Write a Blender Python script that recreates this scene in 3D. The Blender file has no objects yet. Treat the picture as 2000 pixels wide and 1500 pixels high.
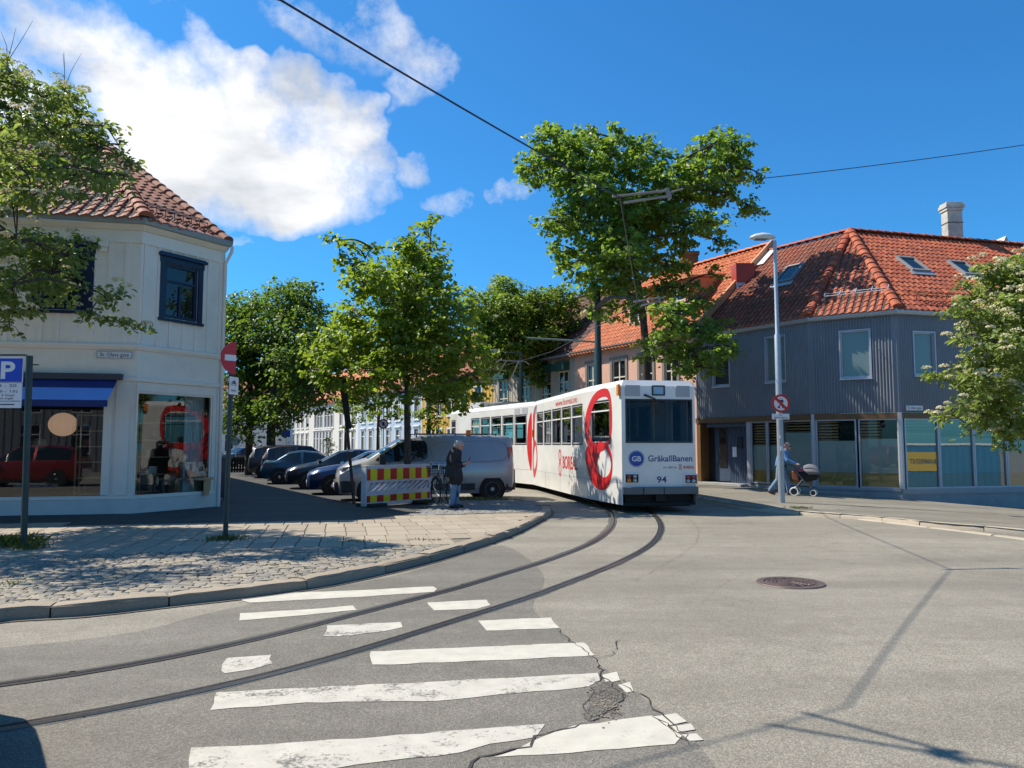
import bpy, bmesh, math, random
import numpy as np
from mathutils import Vector, Matrix
random.seed(7); RNG = np.random.default_rng(7)
SC = bpy.context.scene; COL = SC.collection
V = Vector; R = math.radians; PI = math.pi
# ---------------------------------------------------------------- camera
FPX = 1502.0; HOR = 868.0; CAMZ = 1.7
PITCH = math.atan((HOR - 750) / FPX)
cd = bpy.data.cameras.new('camera'); cam = bpy.data.objects.new('camera', cd); COL.objects.link(cam)
cam.location = (0, 0, CAMZ); cam.rotation_euler = (PI / 2 + PITCH, 0, 0)
cd.sensor_width = 36; cd.lens = 36 * FPX / 2000; cd.clip_end = 3000; cd.clip_start = .05
SC.camera = cam
CO = V((0, 0, CAMZ)); FW = V((0, math.cos(PITCH), math.sin(PITCH))); UPV = V((0, -math.sin(PITCH), math.cos(PITCH)))
def ray(px, py): return FW + V((1, 0, 0)) * ((px - 1000) / FPX) - UPV * ((py - 750) / FPX)
def G(px, py, z=0.0):
    d = ray(px, py); return CO + d * ((z - CAMZ) / d.z)
def D(px, py, Y):
    d = ray(px, py); return CO + d * (Y / d.y)
def hitplane(px, py, p0, n):
    d = ray(px, py); return CO + d * ((p0 - CO).dot(n) / d.dot(n))
def gz(x, y=0):
    t = x - 9.2
    return -.06 * max(0.0, t) if t < 30 else -1.8
# ---------------------------------------------------------------- materials
def nodes(name):
    m = bpy.data.materials.new(name); m.use_nodes = True
    nt = m.node_tree; b = nt.nodes['Principled BSDF']
    return m, nt, b
def lk(nt, a, b): nt.links.new(a, b)
def noise(nt, scale, detail=4, rough=.55, vec=None, out='Fac'):
    n = nt.nodes.new('ShaderNodeTexNoise'); n.inputs['Scale'].default_value = scale
    n.inputs['Detail'].default_value = detail; n.inputs['Roughness'].default_value = rough
    if vec is not None: lk(nt, vec, n.inputs['Vector'])
    return n.outputs[out]
def ramp(nt, fac, stops, interp='LINEAR'):
    r = nt.nodes.new('ShaderNodeValToRGB'); r.color_ramp.interpolation = interp
    e = r.color_ramp.elements
    while len(e) < len(stops): e.new(.5)
    for i, (p, c) in enumerate(stops):
        e[i].position = p; e[i].color = (*c, 1) if not isinstance(c, (int, float)) else (c, c, c, 1)
    lk(nt, fac, r.inputs['Fac']); return r.outputs['Color']
def mixc(nt, fac, a, b, mode='MIX'):
    m = nt.nodes.new('ShaderNodeMix'); m.data_type = 'RGBA'; m.blend_type = mode
    for s, v in ((m.inputs[0], fac), (m.inputs[6], a), (m.inputs[7], b)):
        if hasattr(v, 'is_output'): lk(nt, v, s)
        elif isinstance(v, (int, float)): s.default_value = v
        else: s.default_value = (*v, 1)
    return m.outputs[2]
def mth(nt, op, a, b=None, clamp=False):
    m = nt.nodes.new('ShaderNodeMath'); m.operation = op; m.use_clamp = clamp
    for i, v in enumerate((a, b)):
        if v is None: continue
        if hasattr(v, 'is_output'): lk(nt, v, m.inputs[i])
        else: m.inputs[i].default_value = v
    return m.outputs[0]
def bump(nt, b, h, strength=.3, dist=.01):
    n = nt.nodes.new('ShaderNodeBump'); n.inputs['Strength'].default_value = strength; n.inputs['Distance'].default_value = dist
    lk(nt, h, n.inputs['Height']); lk(nt, n.outputs[0], b.inputs['Normal'])
def pos(nt): return nt.nodes.new('ShaderNodeNewGeometry').outputs['Position']
def island(nt): return nt.nodes.new('ShaderNodeNewGeometry').outputs['Random Per Island']
MATS = {}
def M(name, col, rough=.6, metal=0., var=.15, scale=3., bmp=0., bscale=60., ior=1.5, coat=0., dirt=0.):
    if name in MATS: return MATS[name]
    m, nt, b = nodes(name); p = pos(nt)
    n = noise(nt, scale, 6, .6, p)
    c = ramp(nt, n, [(.25, tuple(x * (1 - var) for x in col)), (.75, tuple(min(1, x * (1 + var)) for x in col))])
    if dirt:
        d = ramp(nt, noise(nt, 1.3, 8, .7, p), [(.5, 0.), (.75, 1.)])
        c = mixc(nt, mth(nt, 'MULTIPLY', d, dirt), c, tuple(x * .45 for x in col))
    lk(nt, c, b.inputs['Base Color'])
    b.inputs['Roughness'].default_value = rough; b.inputs['Metallic'].default_value = metal; b.inputs['IOR'].default_value = ior
    b.inputs['Coat Weight'].default_value = coat; b.inputs['Coat Roughness'].default_value = .04
    if bmp: bump(nt, b, noise(nt, bscale, 3, .6, p), bmp, .01)
    MATS[name] = m; return m
def glassmat(name, tint, refl=.09, film=0., filmcol=(0, 0, 0)):
    if name in MATS: return MATS[name]
    m, nt, b = nodes(name); nt.nodes.remove(b)
    o = nt.nodes['Material Output']
    t = nt.nodes.new('ShaderNodeBsdfTransparent'); t.inputs[0].default_value = (*tint, 1)
    g = nt.nodes.new('ShaderNodeBsdfGlossy'); g.inputs['Roughness'].default_value = .005
    f = nt.nodes.new('ShaderNodeFresnel'); f.inputs[0].default_value = 1.5
    fac = mth(nt, 'ADD', mth(nt, 'MULTIPLY', f.outputs[0], 1.6), refl - .064, True)
    bm = nt.nodes.new('ShaderNodeBump'); bm.inputs['Strength'].default_value = .04; bm.inputs['Distance'].default_value = .02
    lk(nt, noise(nt, .9, 1, .4, pos(nt)), bm.inputs['Height']); lk(nt, bm.outputs[0], g.inputs['Normal'])
    mx = nt.nodes.new('ShaderNodeMixShader'); lk(nt, fac, mx.inputs[0]); lk(nt, t.outputs[0], mx.inputs[1]); lk(nt, g.outputs[0], mx.inputs[2])
    lk(nt, mx.outputs[0], o.inputs[0]); MATS[name] = m; return m
def tilemat(name, c0, c1, c2, dirt=(.12, .1, .08), damt=.5):
    m, nt, b = nodes(name); i = island(nt)
    c = ramp(nt, i, [(0, c0), (.45, c1), (1, c2)])
    p = pos(nt)
    d = ramp(nt, noise(nt, .8, 8, .7, p), [(.5, 0.), (.72, 1.)])
    c = mixc(nt, mth(nt, 'MULTIPLY', d, damt), c, dirt)
    c = mixc(nt, ramp(nt, noise(nt, 14, 4, .6, p), [(.35, 0.), (.75, .35)]), c, tuple(x * .5 for x in c1))
    lk(nt, c, b.inputs['Base Color']); b.inputs['Roughness'].default_value = .75
    bump(nt, b, noise(nt, 60, 3, .6, p), .25, .01); MATS[name] = m; return m
def leafmat(name, dark, light, trans, tw=.4, rough=.42):
    m, nt, b = nodes(name); i = island(nt); p = pos(nt)
    fac = mth(nt, 'ADD', mth(nt, 'MULTIPLY', i, .6), mth(nt, 'MULTIPLY', noise(nt, .9, 3, .5, p), .5), True)
    c = ramp(nt, fac, [(.15, dark), (.85, light)])
    lk(nt, c, b.inputs['Base Color']); b.inputs['Roughness'].default_value = rough; b.inputs['IOR'].default_value = 1.42
    t = nt.nodes.new('ShaderNodeBsdfTranslucent')
    lk(nt, mixc(nt, i, tuple(x * .75 for x in trans), tuple(x * 1.2 for x in trans)), t.inputs[0])
    mx = nt.nodes.new('ShaderNodeMixShader'); mx.inputs[0].default_value = tw
    lk(nt, b.outputs[0], mx.inputs[1]); lk(nt, t.outputs[0], mx.inputs[2])
    lk(nt, mx.outputs[0], nt.nodes['Material Output'].inputs[0]); MATS[name] = m; return m
def asphalt(name, c0, c1, speck=.5, spots=1.):
    m, nt, b = nodes(name); p = pos(nt)
    big = noise(nt, .35, 6, .65, p); mid = noise(nt, 4, 5, .6, p)
    c = ramp(nt, mth(nt, 'ADD', mth(nt, 'MULTIPLY', big, .65), mth(nt, 'MULTIPLY', mid, .35)), [(.36, c0), (.62, c1)])
    vo = nt.nodes.new('ShaderNodeTexVoronoi'); vo.inputs['Scale'].default_value = 100; lk(nt, p, vo.inputs['Vector'])
    sp = ramp(nt, vo.outputs['Color'], [(.25, .45), (.55, 1.), (.85, 1.75)])
    c = mixc(nt, speck, c, sp, 'MULTIPLY')
    st = ramp(nt, noise(nt, 1.1, 9, .75, p), [(.55, 0.), (.74, .5 * spots)])
    mp = nt.nodes.new('ShaderNodeMapping'); mp.inputs['Rotation'].default_value = (0, 0, .75); mp.inputs['Scale'].default_value = (.16, 1.1, 1); lk(nt, p, mp.inputs[0])
    c = mixc(nt, ramp(nt, noise(nt, .8, 5, .6, mp.outputs[0]), [(.42, 0.), (.66, .55)]), c, tuple(x * .68 for x in c0))
    c = mixc(nt, st, c, tuple(x * .5 for x in c0))
    lk(nt, c, b.inputs['Base Color']); b.inputs['Roughness'].default_value = .85
    h = mth(nt, 'ADD', mth(nt, 'MULTIPLY', vo.outputs['Distance'], .8), noise(nt, 160, 3, .6, p))
    bump(nt, b, h, .55, .007); MATS[name] = m; return name
def stonemat(name, cols, bs=.4, moss=0.):
    m, nt, b = nodes(name); i = island(nt); p = pos(nt)
    c = ramp(nt, i, [(k / (len(cols) - 1), q) for k, q in enumerate(cols)])
    c = mixc(nt, ramp(nt, noise(nt, 40, 5, .7, p), [(.3, .0), (.7, .5)]), c, tuple(x * .55 for x in cols[0]))
    if moss: c = mixc(nt, ramp(nt, noise(nt, .9, 6, .7, p), [(.5, 0.), (.7, moss)]), c, (.06, .08, .03))
    lk(nt, c, b.inputs['Base Color']); b.inputs['Roughness'].default_value = .8
    bump(nt, b, noise(nt, 70, 4, .65, p), bs, .008); MATS[name] = m; return m

asphalt('asphalt_road', (.212, .188, .145), (.295, .263, .206), .45, 1.0)
asphalt('asphalt_patch', (.148, .133, .107), (.213, .193, .157), .5, 1.0)
asphalt('asphalt_dark', (.05, .047, .043), (.08, .076, .07), .35)
asphalt('asphalt_walk', (.18, .160, .125), (.255, .23, .182), .35)
asphalt('tar', (.085, .077, .064), (.13, .118, .098), .4)
asphalt('crack_dark', (.035, .031, .026), (.055, .05, .042), .3)
stonemat('slab', [(.38, .315, .23), (.34, .28, .205), (.42, .35, .26), (.36, .30, .22)], .2)
stonemat('cobble', [(.30, .26, .20), (.38, .32, .23), (.24, .22, .19), (.36, .31, .23), (.20, .19, .18), (.40, .345, .265)], .7, .25)
stonemat('cobble_dark', [(.24, .23, .21), (.30, .28, .25), (.2, .2, .19), (.33, .31, .27)], .7, .3)
stonemat('granite', [(.34, .27, .19), (.40, .325, .235), (.31, .25, .18)], .8, .15)
stonemat('granite_pale', [(.46, .39, .29), (.52, .44, .34), (.42, .36, .27)], .8, .1)
M('joint_sand', (.19, .16, .115), .95, var=.4, scale=9)
def paint_worn(name, col, base, lo, hi):
    m, nt, b = nodes(name); p = pos(nt)
    f = mth(nt, 'ADD', mth(nt, 'MULTIPLY', noise(nt, 3.2, 9, .75, p), .65), mth(nt, 'MULTIPLY', noise(nt, 38, 4, .7, p), .35))
    f = ramp(nt, f, [(lo, 1.), (hi, 0.)])
    c = ramp(nt, noise(nt, 6, 6, .6, p), [(.3, tuple(x * .8 for x in col)), (.7, col)])
    lk(nt, mixc(nt, f, base, c), b.inputs['Base Color']); b.inputs['Roughness'].default_value = .7
    bump(nt, b, noise(nt, 120, 3, .6, p), .4, .004); MATS[name] = m
paint_worn('road_paint', (.56, .52, .43), (.125, .115, .095), .58, .68)
paint_worn('road_paint_old', (.54, .50, .42), (.125, .115, .095), .515, .60)
# ---------------------------------------------------------------- mesh builder
class MB:
    def __init__(s): s.v = []; s.f = []
    def add(s, vs, fs):
        k = len(s.v); s.v += [tuple(q) for q in vs]; s.f += [tuple(i + k for i in f) for f in fs]
    def quad(s, *p): s.add(p, [tuple(range(len(p)))])
    def hexa(s, p):
        s.add(p, [(0, 3, 2, 1), (4, 5, 6, 7), (0, 1, 5, 4), (1, 2, 6, 5), (2, 3, 7, 6), (3, 0, 4, 7)])
    def box(s, x0, x1, y0, y1, z0, z1):
        s.hexa([(x0, y0, z0), (x1, y0, z0), (x1, y1, z0), (x0, y1, z0), (x0, y0, z1), (x1, y0, z1), (x1, y1, z1), (x0, y1, z1)])
    def fbox(s, F, u0, u1, z0, z1, d0, d1):
        s.hexa([F.at(u0, z0, d1), F.at(u1, z0, d1), F.at(u1, z0, d0), F.at(u0, z0, d0), F.at(u0, z1, d1), F.at(u1, z1, d1), F.at(u1, z1, d0), F.at(u0, z1, d0)])
    def tube(s, pts, r, n=8, cap=True):
        pts = [V(p) for p in pts]; k = len(pts); rs = r if isinstance(r, (list, tuple)) else [r] * k
        t0 = (pts[1] - pts[0]).normalized(); a = V((0, 0, 1)) if abs(t0.z) < .9 else V((1, 0, 0))
        nx = t0.cross(a).normalized(); vs = []
        for i in range(k):
            t = (pts[min(i + 1, k - 1)] - pts[max(i - 1, 0)]).normalized()
            nx = (nx - t * nx.dot(t)).normalized(); ny = t.cross(nx)
            vs += [pts[i] + (nx * math.cos(2 * PI * j / n) + ny * math.sin(2 * PI * j / n)) * rs[i] for j in range(n)]
        fs = [(i * n + j, i * n + (j + 1) % n, (i + 1) * n + (j + 1) % n, (i + 1) * n + j) for i in range(k - 1) for j in range(n)]
        if cap: fs += [tuple(range(n))[::-1], tuple((k - 1) * n + j for j in range(n))]
        s.add(vs, fs)
    def lathe(s, prof, o=(0, 0, 0), ax=(0, 0, 1), n=20):
        o = V(o); ax = V(ax).normalized(); a = V((0, 0, 1)) if abs(ax.z) < .9 else V((1, 0, 0))
        nx = ax.cross(a).normalized(); ny = ax.cross(nx); k = len(prof); vs = []
        for r, h in prof:
            vs += [o + ax * h + (nx * math.cos(2 * PI * j / n) + ny * math.sin(2 * PI * j / n)) * max(r, 1e-4) for j in range(n)]
        fs = [(i * n + j, i * n + (j + 1) % n, (i + 1) * n + (j + 1) % n, (i + 1) * n + j) for i in range(k - 1) for j in range(n)]
        s.add(vs, fs)
    def ball(s, c, r, n=10, sc=(1, 1, 1)):
        c = V(c); vs = []; fs = []; m = n // 2 + 1
        for i in range(m + 1):
            th = PI * i / m
            for j in range(n):
                vs.append(c + V((sc[0] * r * math.sin(th) * math.cos(2 * PI * j / n), sc[1] * r * math.sin(th) * math.sin(2 * PI * j / n), sc[2] * r * math.cos(th))))
        for i in range(m):
            for j in range(n): fs.append((i * n + j, (i + 1) * n + j, (i + 1) * n + (j + 1) % n, i * n + (j + 1) % n))
        s.add(vs, fs)
    def chain(s, pts, n=10):
        """limb: list of (point, radius) joined by tapered tubes with balls at the joints"""
        s.tube([p for p, r in pts], [r for p, r in pts], n)
        for p, r in pts: s.ball(p, r, n)
    def prism(s, pts, fn, d0, d1):
        n = len(pts); vs = [fn(a, b, d0) for a, b in pts] + [fn(a, b, d1) for a, b in pts]
        s.add(vs, [tuple(range(n)), tuple(range(2 * n - 1, n - 1, -1))] + [(i, (i + 1) % n, n + (i + 1) % n, n + i) for i in range(n)])
    def build(s, name, mat, parent=None, smooth=False, bevel=0., fix=True):
        me = bpy.data.meshes.new(name); me.from_pydata(s.v, [], s.f)
        if fix:
            bm = bmesh.new(); bm.from_mesh(me)
            bmesh.ops.recalc_face_normals(bm, faces=bm.faces); bm.to_mesh(me); bm.free()
        return link(name, me, mat, parent, smooth, bevel)
def link(name, me, mat, parent=None, smooth=False, bevel=0.):
    o = bpy.data.objects.new(name, me); COL.objects.link(o)
    me.materials.append(MATS[mat] if isinstance(mat, str) else mat)
    if smooth:
        for p in me.polygons: p.use_smooth = True
        if smooth != 'all':
            try: me.set_sharp_from_angle(angle=R(42))
            except Exception: pass
    if bevel:
        b = o.modifiers.new('bevel', 'BEVEL'); b.width = bevel; b.segments = 2; b.limit_method = 'ANGLE'; b.angle_limit = R(40)
    if parent is not None:
        o.parent = parent
        if parent.type == 'EMPTY': o.matrix_parent_inverse = Matrix.Translation(-parent.location)
    return o
def tag(o, label=None, cat=None, group=None, kind=None):
    for k, v in (('label', label), ('category', cat), ('group', group), ('kind', kind)):
        if v: o[k] = v
    return o
def thing(name, label, cat, loc=(0, 0, 0), group=None):
    o = bpy.data.objects.new(name, None); COL.objects.link(o); o.location = loc; o.empty_display_size = .2
    return tag(o, label, cat, group)
def struct(o): o['kind'] = 'structure'; return o
def copy_tree(o, parent=None):
    c = o.copy(); COL.objects.link(c)
    if parent is not None: c.parent = parent
    for ch in list(o.children): copy_tree(ch, c)
    return c
class F:
    """vertical facade frame: o origin on plan, u left-to-right seen from outside, n outward"""
    def __init__(s, o, to=None, u=None):
        s.o = V((o[0], o[1], 0)); s.u = (V((to[0], to[1], 0)) - s.o) if to is not None else V((u[0], u[1], 0))
        s.L = s.u.length; s.u.normalize(); s.n = V((s.u.y, -s.u.x, 0))
    def at(s, u, z, d=0.): return s.o + s.u * u + s.n * d + V((0, 0, z))
    def hit(s, px, py, d=0.):
        p = hitplane(px, py, s.o + s.n * d, s.n); return ((p - s.o).dot(s.u), p.z)
    def rect(s, px0, py0, px1, py1):
        a = s.hit(px0, py0); b = s.hit(px1, py1); return (a[0], b[0], b[1], a[1])
def wall(mb, Fr, u0, u1, z0, z1, holes=(), prof=None, reveal=.14, zbot=None):
    """wall sheet with rectangular openings (u0,u1,z0,z1) and reveals; prof = list of (u,d) knots of its relief"""
    us = {u0, u1}
    for h in holes: us |= {min(max(h[0], u0), u1), min(max(h[1], u0), u1)}
    if prof:
        pu = np.array([p[0] for p in prof]); pd = np.array([p[1] for p in prof]); us |= {float(x) for x in pu if u0 < x < u1}
        dd = lambda u: float(np.interp(u, pu, pd))
    else: dd = lambda u: 0.
    us = sorted(us)
    for a, b in zip(us, us[1:]):
        if b - a < 1e-5: continue
        m = (a + b) / 2; cuts = sorted([(h[2], h[3]) for h in holes if h[0] <= m <= h[1]]); z = z0
        for lo, hi in cuts + [(z1, z1)]:
            if lo > z: mb.quad(Fr.at(a, z, dd(a)), Fr.at(b, z, dd(b)), Fr.at(b, lo, dd(b)), Fr.at(a, lo, dd(a)))
            z = max(z, hi)
    for h in holes:
        a, b, lo, hi = h
        mb.quad(Fr.at(a, lo, 0), Fr.at(a, hi, 0), Fr.at(a, hi, -reveal), Fr.at(a, lo, -reveal))
        mb.quad(Fr.at(b, lo, 0), Fr.at(b, lo, -reveal), Fr.at(b, hi, -reveal), Fr.at(b, hi, 0))
        mb.quad(Fr.at(a, hi, 0), Fr.at(b, hi, 0), Fr.at(b, hi, -reveal), Fr.at(a, hi, -reveal))
        mb.quad(Fr.at(a, lo, 0), Fr.at(a, lo, -reveal), Fr.at(b, lo, -reveal), Fr.at(b, lo, 0))
def rim(mb, Fr, u0, u1, z0, z1, w, d0, d1):
    mb.fbox(Fr, u0, u0 + w, z0, z1, d0, d1); mb.fbox(Fr, u1 - w, u1, z0, z1, d0, d1)
    mb.fbox(Fr, u0 + w, u1 - w, z0, z0 + w, d0, d1); mb.fbox(Fr, u0 + w, u1 - w, z1 - w, z1, d0, d1)
def window(par, Fr, h, fr, gl='glass_dark', nx=2, bars=(.68,), fw=.06, cas=None, cw=.1, cap=False, vtop=1., name='window'):
    """casement window in opening h, with bars; optional casing round it"""
    a, b, lo, hi = h; mb = MB()
    rim(mb, Fr, a + .002, b - .002, lo + .002, hi - .002, fw, -.09, -.02)
    for t in bars: z = lo + (hi - lo) * t; mb.fbox(Fr, a + fw, b - fw, z - .03, z + .03, -.085, -.025)
    for k in range(1, nx): u = a + (b - a) * k / nx; mb.fbox(Fr, u - .035, u + .035, lo + fw, lo + (hi - lo) * vtop - fw, -.082, -.028)
    w = mb.build(name, fr, par)
    p = MB(); p.quad(Fr.at(a + .01, lo + .01, -.06), Fr.at(b - .01, lo + .01, -.06), Fr.at(b - .01, hi - .01, -.06), Fr.at(a + .01, hi - .01, -.06)); p.build('pane', gl, w, fix=False)
    if cas:
        c = MB(); 
        c.fbox(Fr, a - cw, a, lo - .02, hi, 0, .045); c.fbox(Fr, b, b + cw, lo - .02, hi, 0, .045)
        c.fbox(Fr, a - cw - .02, b + cw + .02, hi, hi + cw * 1.1, 0, .055)
        c.fbox(Fr, a - cw - .03, b + cw + .03, lo - .09, lo - .02, 0, .08)
        if cap: c.fbox(Fr, a - cw - .06, b + cw + .06, hi + cw * 1.1, hi + cw * 1.1 + .07, 0, .13); c.fbox(Fr, a - cw - .03, b + cw + .03, hi + cw * 1.1 + .07, hi + cw * 1.1 + .1, 0, .1)
        c.build('casing', cas, w)
    return w
# ---------------------------------------------------------------- curves, text
def catmull(p, n=6, closed=False):
    p = [V(q) if len(q) == 3 else V((q[0], q[1], 0)) for q in p]; k = len(p); out = []
    for i in range(k if closed else k - 1):
        g = (lambda j: p[j % k]) if closed else (lambda j: p[min(max(j, 0), k - 1)])
        a, b, c, d = g(i - 1), g(i), g(i + 1), g(i + 2)
        for j in range(n):
            t = j / n
            out.append(.5 * ((2 * b) + (c - a) * t + (2 * a - 5 * b + 4 * c - d) * t * t + (3 * b - a - 3 * c + d) * t ** 3))
    if not closed: out.append(p[-1])
    return out
TXT = {}
def textdata(body, bold=0.):
    k = (body, bold)
    if k in TXT: return TXT[k]
    cu = bpy.data.curves.new('lettering', 'FONT'); cu.body = body; cu.size = 1; cu.offset = bold; cu.resolution_u = 4
    o = bpy.data.objects.new('lettering', cu); COL.objects.link(o)
    dg = bpy.context.evaluated_depsgraph_get(); me = bpy.data.meshes.new_from_object(o.evaluated_get(dg))
    vs = [(v.co.x, v.co.y) for v in me.vertices]; fs = [tuple(p.vertices) for p in me.polygons]
    bpy.data.objects.remove(o); bpy.data.curves.remove(cu); bpy.data.meshes.remove(me)
    xs = [v[0] for v in vs]; ys = [v[1] for v in vs]
    TXT[k] = (vs, fs, min(xs), max(xs), min(ys), max(ys)); return TXT[k]
for b_ in ('P', '08 - 20', '(08 - 15)', 'Maks 3 timer', 'mot avgift', 'St. Olavs gate', 'www.boreal.no', 'GråkallBanen', 'en del av', 'Gjelder', 'gjennomkjøring', 'ikke', 'bergeinteriør.no'): textdata(b_)
textdata('P', .03)
textdata('GråkallBanen', .012)
for b_ in ('BOREAL', 'GB', '94', 'RAMIRENT'): textdata(b_, .02)
def text(par, Fr, body, u0, u1, z0, z1, mat, d=.004, bold=0., name='lettering'):
    """letters filling the rectangle u0..u1, z0..z1 of a frame"""
    vs, fs, x0, x1, y0, y1 = textdata(body, bold); mb = MB()
    mb.add([Fr.at(u0 + (x - x0) / (x1 - x0) * (u1 - u0), z0 + (y - y0) / (y1 - y0) * (z1 - z0), d) for x, y in vs], fs)
    return mb.build(name, mat, par, fix=False)
def inside(poly, x, y):
    r = False; j = len(poly) - 1
    for i in range(len(poly)):
        if (poly[i][1] > y) != (poly[j][1] > y) and x < (poly[j][0] - poly[i][0]) * (y - poly[i][1]) / (poly[j][1] - poly[i][1]) + poly[i][0]: r = not r
        j = i
    return r
def sheet(name, pts, z, mat, parent=None):
    """flat ground sheet; z number or function of (x,y)"""
    from mathutils.geometry import tessellate_polygon
    zf = z if callable(z) else (lambda x, y: z)
    vs = [V((p[0], p[1], 0)) for p in pts]; mb = MB(); mb.add([(p.x, p.y, zf(p.x, p.y)) for p in vs], [tuple(t) for t in tessellate_polygon([vs])])
    me = mb; o = mb.build(name, mat, parent)
    for p in o.data.polygons:
        pass
    bm = bmesh.new(); bm.from_mesh(o.data)
    for f in bm.faces:
        if f.normal.z < 0: f.normal_flip()
    bm.to_mesh(o.data); bm.free()
    return o
def tiles(name, mat, par, O, U, Vd, poly, tw=.25, tc=.34, amp=.03, lift=.028):
    """pantiled roof slope: O origin, U along the eave, Vd up the slope, poly in (u,v); every tile its own island"""
    O = V(O); U = V(U).normalized(); Vd = V(Vd).normalized(); N = U.cross(Vd).normalized()
    if N.z < 0: N = -N
    us = [p[0] for p in poly]; vv = [p[1] for p in poly]; mb = MB(); nc = 6
    for j in range(int(math.floor(min(vv) / tc)), int(math.ceil(max(vv) / tc))):
        for i in range(int(math.floor(min(us) / tw)), int(math.ceil(max(us) / tw))):
            cols = [k for k in range(nc) if inside(poly, (i + (k + .5) / nc) * tw, (j + .5) * tc)]
            if not cols: continue
            jit = random.uniform(-.006, .006); k0, k1 = cols[0], cols[-1] + 1; vs = []
            for k in range(k0, k1 + 1):
                t = k / nc; u = (i + t) * tw; h = amp * (math.cos(2 * PI * t) * .8 + .35 * math.sin(4 * PI * t)) + jit
                vs += [O + U * u + Vd * (j * tc - .04) + N * (h + lift), O + U * u + Vd * ((j + 1) * tc) + N * (h - .004), O + U * u + Vd * (j * tc - .04) + N * (h - .012)]
            n = k1 - k0
            mb.add(vs, [(3 * q, 3 * q + 3, 3 * q + 4, 3 * q + 1) for q in range(n)] + [(3 * q + 2, 3 * q + 5, 3 * q + 3, 3 * q) for q in range(n)])
    return mb.build(name, mat, par, smooth=True, fix=False)
def ridge(mb, a, b, r=.13, step=.36):
    a = V(a); b = V(b); L = (b - a).length; t = (b - a) / L; n = max(1, int(L / step)); side = t.cross(V((0, 0, 1))).normalized(); up = side.cross(t)
    for i in range(n):
        p = a + t * (i * L / n - .03); q = a + t * ((i + 1) * L / n + .02); vs = []
        for pt, rr, lf in ((p, r * 1.08, .02), (q, r * .92, -.005)):
            for k in range(7):
                an = PI * k / 6; vs.append(pt + side * math.cos(an) * rr + up * (math.sin(an) * rr * .75 + lf - .02))
        mb.add(vs, [(k, k + 1, k + 8, k + 7) for k in range(6)] + [tuple(range(7))])
# ---------------------------------------------------------------- sky and sun
SUNH = V((.75, -.255, -1.0)).normalized()          # direction the light travels
ELEV = math.asin(-SUNH.z); AZ = math.atan2(-SUNH.x, -SUNH.y)
sl = bpy.data.lights.new('sun', 'SUN'); so = bpy.data.objects.new('sun', sl); COL.objects.link(so)
sl.energy = 5.0; sl.angle = R(.55); sl.color = (1, .925, .80)
so.rotation_euler = SUNH.to_track_quat('-Z', 'Y').to_euler(); so.location = (-30, 10, 40)
W = bpy.data.worlds.new('World'); SC.world = W; W.use_nodes = True
nt = W.node_tree; bg = nt.nodes['Background']
sky = nt.nodes.new('ShaderNodeTexSky'); sky.sky_type = 'NISHITA'; sky.sun_disc = False
sky.sun_elevation = ELEV; sky.sun_rotation = AZ; sky.air_density = 1.0; sky.dust_density = .7; sky.ozone_density = 2.2
SKYS = .100
tc = nt.nodes.new('ShaderNodeTexCoord').outputs['Generated']
sx = nt.nodes.new('ShaderNodeSeparateXYZ'); lk(nt, tc, sx.inputs[0]); X, Y, Z = sx.outputs
az = mth(nt, 'ARCTAN2', X, Y); el = mth(nt, 'ARCSINE', Z)
w1 = mth(nt, 'MULTIPLY', mth(nt, 'SUBTRACT', noise(nt, 4, 5, .6, tc), .5), .22)
sh = nt.nodes.new('ShaderNodeVectorMath'); sh.operation = 'ADD'; lk(nt, tc, sh.inputs[0]); sh.inputs[1].default_value = (3.1, 1.7, 5.2)
w2 = mth(nt, 'MULTIPLY', mth(nt, 'SUBTRACT', noise(nt, 4, 5, .6, sh.outputs[0]), .5), .16)
azw = mth(nt, 'ADD', az, w1); elw = mth(nt, 'ADD', el, w2)
def ang(px, py):
    d = ray(px, py).normalized(); return math.atan2(d.x, d.y), math.asin(d.z)
blobs = [((350, 225), .24, .085, -.30, .95), ((500, 310), .21, .085, -.14, 1.0), ((150, 120), .13, .05, -.25, .75), ((640, 260), .11, .07, .1, .75), ((330, 330), .16, .06, -.1, .8), ((430, 390), .16, .04, 0, .5), ((610, 412), .07, .022, -.1, .32), ((20, 90), .07, .035, .1, .4),
         ((330, 20), .10, .022, -.5, .12), ((640, 60), .10, .03, -.4, .14), ((770, 70), .05, .05, -.6, .18), ((830, 150), .045, .05, -.9, .22), ((500, 190), .13, .055, -.3, .75), ((620, 200), .08, .05, -.4, .55), ((720, 270), .07, .05, -.5, .6),
         ((835, 325), .03, .025, -.5, .33), ((905, 398), .055, .024, .2, .34), ((1035, 375), .03, .02, 0, .26), ((465, 470), .03, .01, 0, .22), ((-300, 200), .3, .1, 0, .8), ((2900, 300), .3, .1, 0, .7)]
dens = None
for (pp, ra, re, rot, st) in blobs:
    a0, e0 = ang(*pp); da = mth(nt, 'SUBTRACT', azw, a0); de = mth(nt, 'SUBTRACT', elw, e0); c, s = math.cos(rot), math.sin(rot)
    p = mth(nt, 'ADD', mth(nt, 'MULTIPLY', da, c / ra), mth(nt, 'MULTIPLY', de, s / ra))
    q = mth(nt, 'ADD', mth(nt, 'MULTIPLY', da, -s / re), mth(nt, 'MULTIPLY', de, c / re))
    r2 = mth(nt, 'ADD', mth(nt, 'MULTIPLY', p, p), mth(nt, 'MULTIPLY', q, q))
    m = mth(nt, 'MULTIPLY', mth(nt, 'SUBTRACT', 1.0, r2, True), st)
    dens = m if dens is None else mth(nt, 'MAXIMUM', dens, m)
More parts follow.
